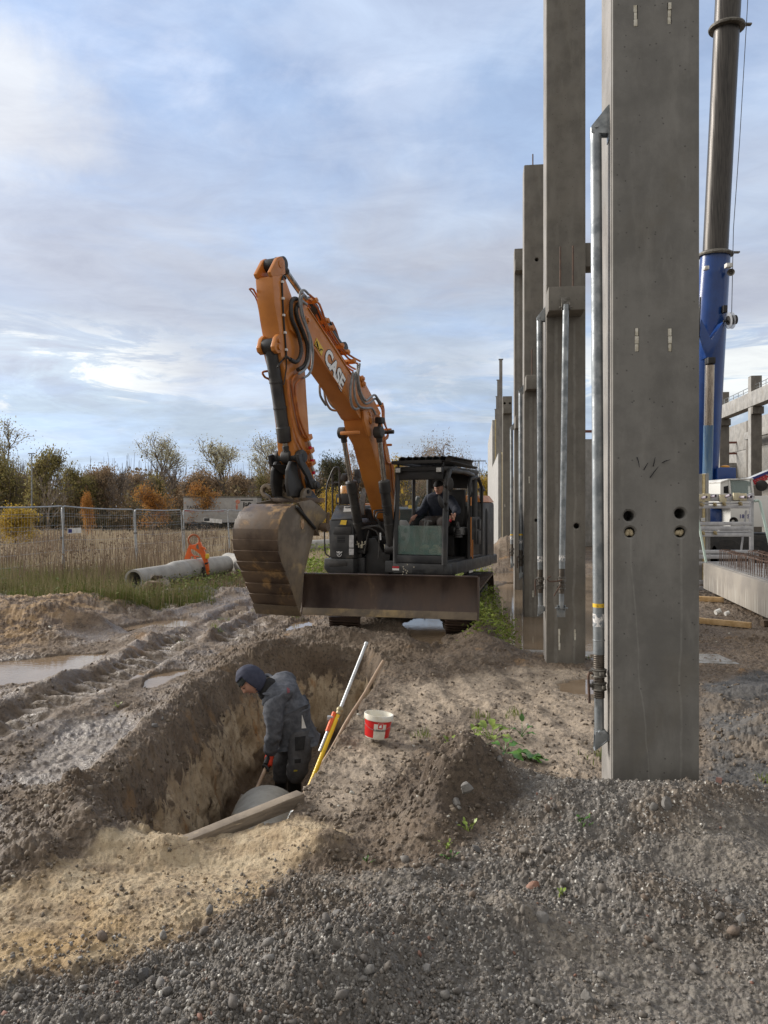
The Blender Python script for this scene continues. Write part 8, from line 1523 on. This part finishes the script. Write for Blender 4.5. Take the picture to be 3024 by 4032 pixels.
# ---------------------------------------------------------------- grass, weeds
CLR = [(-6.7, 14.6), (-3.6, 15.5), (-3.0, 22.5), (-6.0, 22.5)]
def clr(X, Y): return ss(sdp(X, Y, CLR), -.3, .3)
def blades(name, X, Y, Z, h, w, g, mt, lean=.35, label='', cat='grass', seg=True):
    n = len(X); a = g.uniform(0, 2 * np.pi, n); dx = np.cos(a) * w; dy = np.sin(a) * w * .3; la = g.uniform(0, 2 * np.pi, n); ll = g.uniform(0, lean, n) * h; tx = X + np.cos(la) * ll; ty = Y + np.sin(la) * ll; mx = X + np.cos(la) * ll * .35; my = Y + np.sin(la) * ll * .35
    v = np.stack([np.stack([X - dx, Y - dy, Z], 1), np.stack([X + dx, Y + dy, Z], 1), np.stack([mx + dx * .7, my + dy * .7, Z + h * .6], 1), np.stack([mx - dx * .7, my - dy * .7, Z + h * .6], 1), np.stack([tx, ty, Z + h * (1 - .25 * ll / h)], 1)], 1).reshape(-1, 3)
    i = np.arange(n) * 5; f = np.concatenate([np.stack([i, i + 1, i + 2], 1), np.stack([i, i + 2, i + 3], 1), np.stack([i + 3, i + 2, i + 4], 1)]); return tag(trimesh(name, v, f, mt), label, cat, kind='stuff')
G_dry = leafmat('dry_grass_blades', (.40, .33, .23), (.50, .42, .30), (.28, .22, .15), .35); G_green = leafmat('green_weed_blades', (.085, .115, .028), (.13, .16, .045), (.20, .17, .07), .8); G_mix = leafmat('mixed_grass_blades', (.16, .155, .06), (.24, .20, .11), (.30, .25, .16), .6); G_dead = leafmat('dead_weed_stalks', (.14, .10, .07), (.21, .16, .11), (.28, .21, .15), .5)
X, Y, g = scatter(95000, -36, 3, 18.0, 60, 21, lambda X, Y, g: (X > -.56 * Y - 1) & (X < 2.2) & (X < -.16 * Y + 1.2 + g.uniform(0, 3, len(X))))
blades('dry_grass', X, Y, -.03 * np.ones(len(X)), g.uniform(.12, .42, len(X)) * (1 + .5 * pn(X * .3, Y * .15, 7)) * (1 - .6 * clr(X, Y)) * (.5 + .5 * ss(Y, 19, 24)), .006 + .0005 * Y, g, G_dry, .5, 'pale dry grass of the field behind the site fence')
X, Y, g = scatter(15000, -26, 0, 17.2, 46, 22, lambda X, Y, g: (X > -.56 * Y - 1) & (X < -.155 * Y + .6) & (pn(X * .35, Y * .2, 9) > -.1 - .012 * (24 - Y)))
blades('dead_weeds', X, Y, -.03 * np.ones(len(X)), g.uniform(.35, 1.0, len(X)) * (1 - .7 * clr(X, Y)), .005 + .0004 * Y, g, G_dead, .16, 'brown dead weed stalks between the fence and the field', 'weeds')
hd_ = (g.uniform(0, 1, len(X)) < .3) & (clr(X, Y) < .05) & (sdp(X, Y, [(-7.4, 14), (-2.6, 14), (-2.6, 26), (-7.4, 26)]) < 0); X2, Y2 = X[hd_], Y[hd_]; n = len(X2) * 4; P = np.stack([np.repeat(X2, 4) + g.normal(0, .06, n), np.repeat(Y2, 4) + g.normal(0, .06, n), g.uniform(.35, .95, n)], 1); a = g.normal(size=(n, 3)); a /= np.linalg.norm(a, axis=1)[:, None]; c = np.cross(a, g.normal(size=(n, 3))); c /= np.linalg.norm(c, axis=1)[:, None]; s_ = g.uniform(.012, .03, n)[:, None]
tag(quadmesh('weed_seed_heads', P, a * s_, c * s_, G_dead), 'dark seed heads on the dead weed stalks', 'weeds', kind='stuff')
def inveg(X, Y, g): return sdp(X, Y, VEG) + .6 * fbm(X, Y, .9, 3, 80) > g.uniform(-.1, .5, len(X))
X, Y, g = scatter(60000, -12, -1.2, 13.2, 20.5, 23, inveg); zv = height(X, Y)[0]
blades('green_weeds', X, Y, zv - .02, g.uniform(.06, .34, len(X)) * (1 + .9 * pn(X * .9, Y * .9, 8)) * (1 - .62 * clr(X, Y)), .007, g, G_green, .7, 'green weeds and grass along the edge of the mud on the left', 'weeds')
kk = g.uniform(0, 1, len(X)) < .28; blades('rough_grass', X[kk], Y[kk], zv[kk] - .02, g.uniform(.2, .7, kk.sum()) * (1 - .75 * clr(X[kk], Y[kk])), .006, g, G_mix, .3, 'rough half dry grass standing among the green weeds', 'grass')
def leaves(name, X, Y, Z, s0, s1, g, mt, label, spread=.08, hgt=.15):
    n = len(X); P = np.stack([X + g.normal(0, spread, n), Y + g.normal(0, spread, n), Z + g.uniform(0, 1, n) ** 1.5 * hgt], 1); a = g.normal(size=(n, 3)) * np.array([1, 1, .45]); a /= np.linalg.norm(a, axis=1)[:, None]; c = np.cross(a, g.normal(size=(n, 3)) * np.array([.4, .4, 1.5])); c /= np.linalg.norm(c, axis=1)[:, None]; s_ = g.uniform(s0, s1, n)[:, None]
    return tag(quadmesh(name, P, a * s_, c * s_ * .55, mt), label, 'weeds', kind='stuff')
kk = g.uniform(0, 1, len(X)) < .30; leaves('weed_leaves', X[kk], Y[kk], zv[kk], .012, .035, g, G_green, 'small leafy weeds in the green strip on the left', .12, .28)
BK = [(1.25, 10.2), (1.3, 11.5), (1.4, 13), (1.5, 16), (1.7, 20), (3.2, 27), (3.9, 27), (3.2, 22), (2.6, 18), (2.35, 15), (2.15, 12.5), (1.95, 11), (1.7, 10.1)]
X, Y, g = scatter(26000, 1.0, 4, 9.8, 27, 24, lambda X, Y, g: sdp(X, Y, BK) + .25 * fbm(X, Y, 2.5, 2, 81) > g.uniform(-.05, .25, len(X))); zv = height(X, Y)[0]
G_lush = leafmat('lush_weed_leaves', (.12, .17, .030), (.20, .25, .05), (.28, .30, .08), 1.2)
leaves('bank_weeds', X, Y, zv, .010, .032, g, G_lush, 'bright green weeds covering the bank right of the dozer blade', .04, .26)
X, Y, g = scatter(7000, -4.2, -.6, 20, 33, 25, lambda X, Y, g: fbm(X, Y, .5, 2, 82) > -.1); leaves('far_weeds', X, Y, 0 * X, .02, .06, g, G_lush, 'green weeds behind the bucket and the black cabinet', .1, .45)
# small green sprouts on the soil
def tuftspots():
    L = [(1035, 1300, 1.0), (1075, 1345, .8), (1150, 1395, .5), (1095, 1365, .8), (905, 1590, .3), (1305, 1640, .8), (1250, 1422, .8), (1200, 1420, .6), (400, 1395, .5), (640, 1340, .4), (560, 1320, .8), (480, 1345, .9), (470, 1360, .6), (1040, 1550, .4), (1110, 1545, .4), (1310, 1430, .6), (1660, 1690, .3)]
    return L
XS, YS, ZS = [], [], []; g = np.random.default_rng(31)
for a, c, s_ in tuftspots():
    p = RP(a, c); n = int(60 * s_) + 14; XS.append(p.x + g.normal(0, .06 * s_ + .02, n)); YS.append(p.y + g.normal(0, .07 * s_ + .02, n))
X = np.concatenate(XS); Y = np.concatenate(YS); Z = height(X, Y)[0]; blades('grass_tufts', X, Y, Z - .004, g.uniform(.03, .10, len(X)), .0035, g, leafmat('fresh_grass', (.11, .17, .025), (.17, .23, .04), (.24, .25, .08), 3), .8, 'small fresh green grass tufts sprouting on the mud')
# leafy plants
def leafy(name, label, p, sizes, seed, mt, droop=.25, stem=.04, cat='plant', group=None, flowers=0):
    rr = random.Random(seed); r = thing(name, label, cat, tuple(p), 0, group); st = MB(); lf = MB()
    for (L, az_, el_) in sizes:
        d = V(math.cos(az_), math.sin(az_), 0); side = V(-d.y, d.x, 0); q0 = V(rr.uniform(-.02, .02), rr.uniform(-.02, .02), -.01); q1 = q0 + d * stem + V(0, 0, stem * (.5 + el_)); st.tube([q0, q0.lerp(q1, .6) + V(0, 0, .008), q1], [.0035, .003, .0022], 5)
        N = 7; vs = []; cur = q1; dd = (d * math.cos(el_) + V(0, 0, math.sin(el_))).normalized()
        for i in range(N + 1):
            t_ = i / N; wd = L * .30 * math.sin(math.pi * min(1, t_ ** .75)) ** .8 * (1 + .12 * math.sin(i * 2.2)) + .001; up_ = .22 * wd; vs += [cur - side * wd + V(0, 0, up_ + .2 * wd * math.sin(i * 1.9 + seed)), cur, cur + side * wd + V(0, 0, up_ + .2 * wd * math.sin(i * 2.3))]
            cur = cur + dd * L / N; dd = (dd + V(0, 0, -droop * .6)).normalized() if cur.z > .01 else (dd + V(0, 0, .15)).normalized()
        fs = []
        for i in range(N): b0 = i * 3; fs += [(b0, b0 + 1, b0 + 4, b0 + 3), (b0 + 1, b0 + 2, b0 + 5, b0 + 4)]
        lf.add(vs, fs)
    st.build('stem', mt, r); lf.build('leaves', mt, r, smooth=60)
    if flowers:
        fl = MB(); 
        for k in range(flowers): q = V(rr.uniform(-.06, .06), rr.uniform(-.05, .05), rr.uniform(.04, .12)); fl.ell(q, .006, .006, .006, 6, 4)
        fl.build('flowers', M_yel, r)
    return r
M_leaf = mat('broad_green_leaf', (.045, .12, .018), (.09, .20, .03), 9, .38, bump=.2, c3=(.20, .30, .07), s3=8, t3=(.60, .72)); M_leaf2 = mat('yellow_green_leaf', (.16, .24, .035), (.24, .30, .06), 14, .45)
leafy('burdock_plant', 'large drooping dark green leaves lying on the soil above the earth clod', RP(1090, 1628), [(.20, 2.9, .1), (.16, 3.5, .3), (.20, -.3, .05), (.15, .4, .3), (.14, -.9, .1), (.16, -.15, .0), (.13, 2.3, .3), (.17, -2.2, .1), (.10, 1.3, .5)], 3, M_leaf, .3, .07)
leafy('leafy_weed', 'lighter green leafy weed just behind the large dark leaves', RP(1060, 1598), [(.12, 2.8, .5), (.13, 2.2, .6), (.12, .3, .5), (.13, .8, .6), (.10, 1.5, .9), (.11, -.5, .3), (.10, 3.6, .4), (.08, -1.5, .4), (.09, 1.9, .9)], 5, M_leaf2, .3, .07)
leafy('leafy_weed', 'trailing dark weed right of the large leaves', RP(1140, 1640), [(.12, -.1, .1), (.10, .3, .2), (.09, 2.9, .1), (.09, -.6, .1)], 7, M_leaf, .3, .05)
leafy('leafy_weed', 'small upright dark weed in the pale path', RP(1128, 1592), [(.07, 1.4, 1.2), (.06, .4, .5), (.07, -.3, .2), (.06, 2.6, .4)], 9, M_leaf, .2, .07)
leafy('flowering_weed', 'small weed with tiny yellow flowers on the side of the earth clod', RP(1050, 1645), [(.05, 2.5, .6), (.06, .2, .4), (.05, -1.2, .3), (.05, 3.6, .5)], 11, M_leaf2, .3, .03, flowers=9)
SP_ = 'tiny green sprouts on the gravel'
for k, (a, c, s_, lb) in enumerate(((1258, 1775, .035, 'bright sprout in the gravel below the nearest column'), (965, 1830, .030, 'sprout on bare soil in front of the earth clod'), (1010, 1790, .045, 'tall thin sprout at the foot of the earth clod'), (975, 1855, .03, 'sprout below the one in front of the earth clod'), (975, 1610, .06, 'leafy green sprout on top of the earth clod, left side'), (1030, 1585, .06, 'leafy green sprout on top of the earth clod, right side'), (1265, 1780, .02, 'faint sprout right beside the bright one below the column'), (1215, 1930, .025, 'yellowish sprout in the gravel right of the brick fragment'), (790, 1560, .04, 'small sprout left of the lubricant pail'), (800, 1860, .02, 'sprout near the top edge of the dark gravel'), (255, 1525, .03, 'tiny sprout beside the small pool on the track'))):
    leafy('sprout', lb, RP(a, c), [(s_ * q, k + j * 1.6, .5 + .2 * j) for j, q in enumerate((1, .8, .9, .7, .6))], 40 + k, M_leaf2 if k % 3 else M_leaf, .2, s_ * .6, 'sprout', SP_)
# ---------------------------------------------------------------- loose gravel and crumbs of soil (too many to count)
def icos():
    bm = bmesh.new(); bmesh.ops.create_icosphere(bm, subdivisions=1, radius=1); bm.verts.ensure_lookup_table(); v = np.array([q.co[:] for q in bm.verts]); f = np.array([[a.index for a in q.verts] for q in bm.faces]); bm.free(); return v, f
IV, IF = icos()
def pebbles(name, n, fn, s0, s1, pw, mt, seed, label, x0, x1, y0, y1, sink=.25, flat=.7):
    g = np.random.default_rng(seed); Y = 1 / np.sqrt(g.uniform(1 / y1 ** 2, 1 / y0 ** 2, n)); X = g.uniform(-.56, .56, n) * (Y + .3); kk = fn(X, Y, g); X, Y = X[kk], Y[kk]; n = len(X); Z = height(X, Y)[0]
    s_ = s0 + (s1 - s0) * g.uniform(0, 1, n) ** pw; ax = np.stack([g.uniform(.75, 1.35, n), g.uniform(.7, 1.15, n), g.uniform(flat * .7, flat * 1.3, n)], 1) * s_[:, None]
    q = g.normal(size=(n, 4)); q /= np.linalg.norm(q, axis=1)[:, None]; w, x, y, z = q.T; R = np.stack([1 - 2 * (y * y + z * z), 2 * (x * y - z * w), 2 * (x * z + y * w), 2 * (x * y + z * w), 1 - 2 * (x * x + z * z), 2 * (y * z - x * w), 2 * (x * z - y * w), 2 * (y * z + x * w), 1 - 2 * (x * x + y * y)], 1).reshape(n, 3, 3)
    k = len(IV); v = IV[None] * (1 + g.uniform(-.42, .22, (n, k, 1))) * ax[:, None, :]; v = np.einsum('nij,nkj->nki', R, v); v += np.stack([X, Y, Z + s_ * (flat - sink)], 1)[:, None, :]
    f = (IF[None] + (np.arange(n) * k)[:, None, None]).reshape(-1, 3); return tag(trimesh(name, v.reshape(-1, 3), f, mt), label, 'gravel' if 'grav' in name else 'soil', kind='stuff')
def pebmat(name, cols, rough=.8):
    m = bpy.data.materials.new(name); m.use_nodes = True; t = m.node_tree; p = t.nodes['Principled BSDF']; b = NB(t); g = b.n('ShaderNodeNewGeometry'); r = g.outputs['Random Per Island']; cr = b.n('ShaderNodeValToRGB'); cr.color_ramp.interpolation = 'CONSTANT'
    while len(cr.color_ramp.elements) < len(cols): cr.color_ramp.elements.new(.5)
    for e_, (pos, c) in zip(cr.color_ramp.elements, cols): e_.position = pos; e_.color = (*c, 1)
    t.links.new(r, cr.inputs[0]); b.sock(p.inputs['Base Color'], b.mix(b.math('MULTIPLY', b.rng(b.noise(g.outputs['Position'], 90, 4, .7), .4, .65), .45), cr.outputs[0], (.07, .06, .05))); p.inputs['Roughness'].default_value = rough
    bp = b.n('ShaderNodeBump'); bp.inputs['Strength'].default_value = .5; bp.inputs['Distance'].default_value = .003; b.sock(bp.inputs['Height'], b.noise(g.outputs['Position'], 160, 4, .7)); t.links.new(bp.outputs[0], p.inputs['Normal']); return m
PG = pebmat('gravel_stones', [(0, (.135, .122, .107)), (.25, (.205, .19, .172)), (.5, (.16, .14, .118)), (.68, (.26, .245, .225)), (.84, (.195, .155, .12)), (.93, (.26, .25, .24)), (.965, (.20, .10, .07)), (.978, (.60, .58, .53))])
PC = pebmat('soil_crumb_stones', [(0, (.105, .08, .056)), (.35, (.14, .108, .078)), (.62, (.185, .145, .105)), (.85, (.23, .185, .135)), (.985, (.5, .48, .42))], .75); PK = pebmat('coarse_stones', [(0, (.13, .118, .107)), (.3, (.18, .17, .157)), (.55, (.15, .133, .115)), (.75, (.22, .21, .195)), (.9, (.17, .13, .10)), (.985, (.22, .11, .08))]); PS = pebmat('sand_crumb_stones', [(0, (.30, .22, .13)), (.3, (.20, .145, .09)), (.55, (.36, .27, .17)), (.8, (.12, .10, .075)), (.95, (.16, .155, .15))], .85)
ing = lambda X, Y, g: (np.maximum(sdp(X, Y, SWATH), sdp(X, Y, SWATH2)) + .22 * fbm(X, Y, 3.3, 4, 7) < g.uniform(-.12, .45, len(X)) ** 1) & (sdp(X, Y, GRAV) + .10 * fbm(X, Y, 1.7, 3, 5) + .15 * fbm(X, Y, 3.3, 4, 7) > g.uniform(-.28, .10, len(X))) & (fbm(X, Y, 2.2, 3, 91) > g.uniform(-.55, .45, len(X)) - .15)
pebbles('gravel', 72000, ing, .0022, .0105, 2.4, PG, 51, 'loose dark grey gravel of the foreground', -2, 4, 2.3, 7.0)
pebbles('coarse_gravel', 1100, ing, .011, .030, 2.4, PK, 52, 'coarser gravel stones scattered over the gravel', -2, 4, 2.3, 6.5)
inm = lambda X, Y, g: (sdp(X, Y, RIM) < .25) & (sdp(X, Y, GRAV) < 0) & (sdp(X, Y, SAND) < 0) & (sdp(X, Y, WETF) < .05) & (fbm(X, Y, 1.6, 3, 92) > g.uniform(-.6, .5, len(X))) & np.all([sdp(X, Y, P) < -.05 for P, _ in PUDW], 0)
pebbles('soil_crumbs', 34000, inm, .003, .026, 3.2, PC, 53, 'crumbs and clods of brown soil lying on the mud', -8, 6, 3.2, 14, .45, .6)
ins = lambda X, Y, g: (sdp(X, Y, SAND) > 0) & (fbm(X, Y, 2.1, 3, 93) > g.uniform(-.3, .6, len(X)))
pebbles('sand_crumbs', 14000, ins, .002, .013, 3.0, PS, 54, 'crumbs of sandy soil on the yellow sand', -4, 1, 2.5, 5, .35, .8)
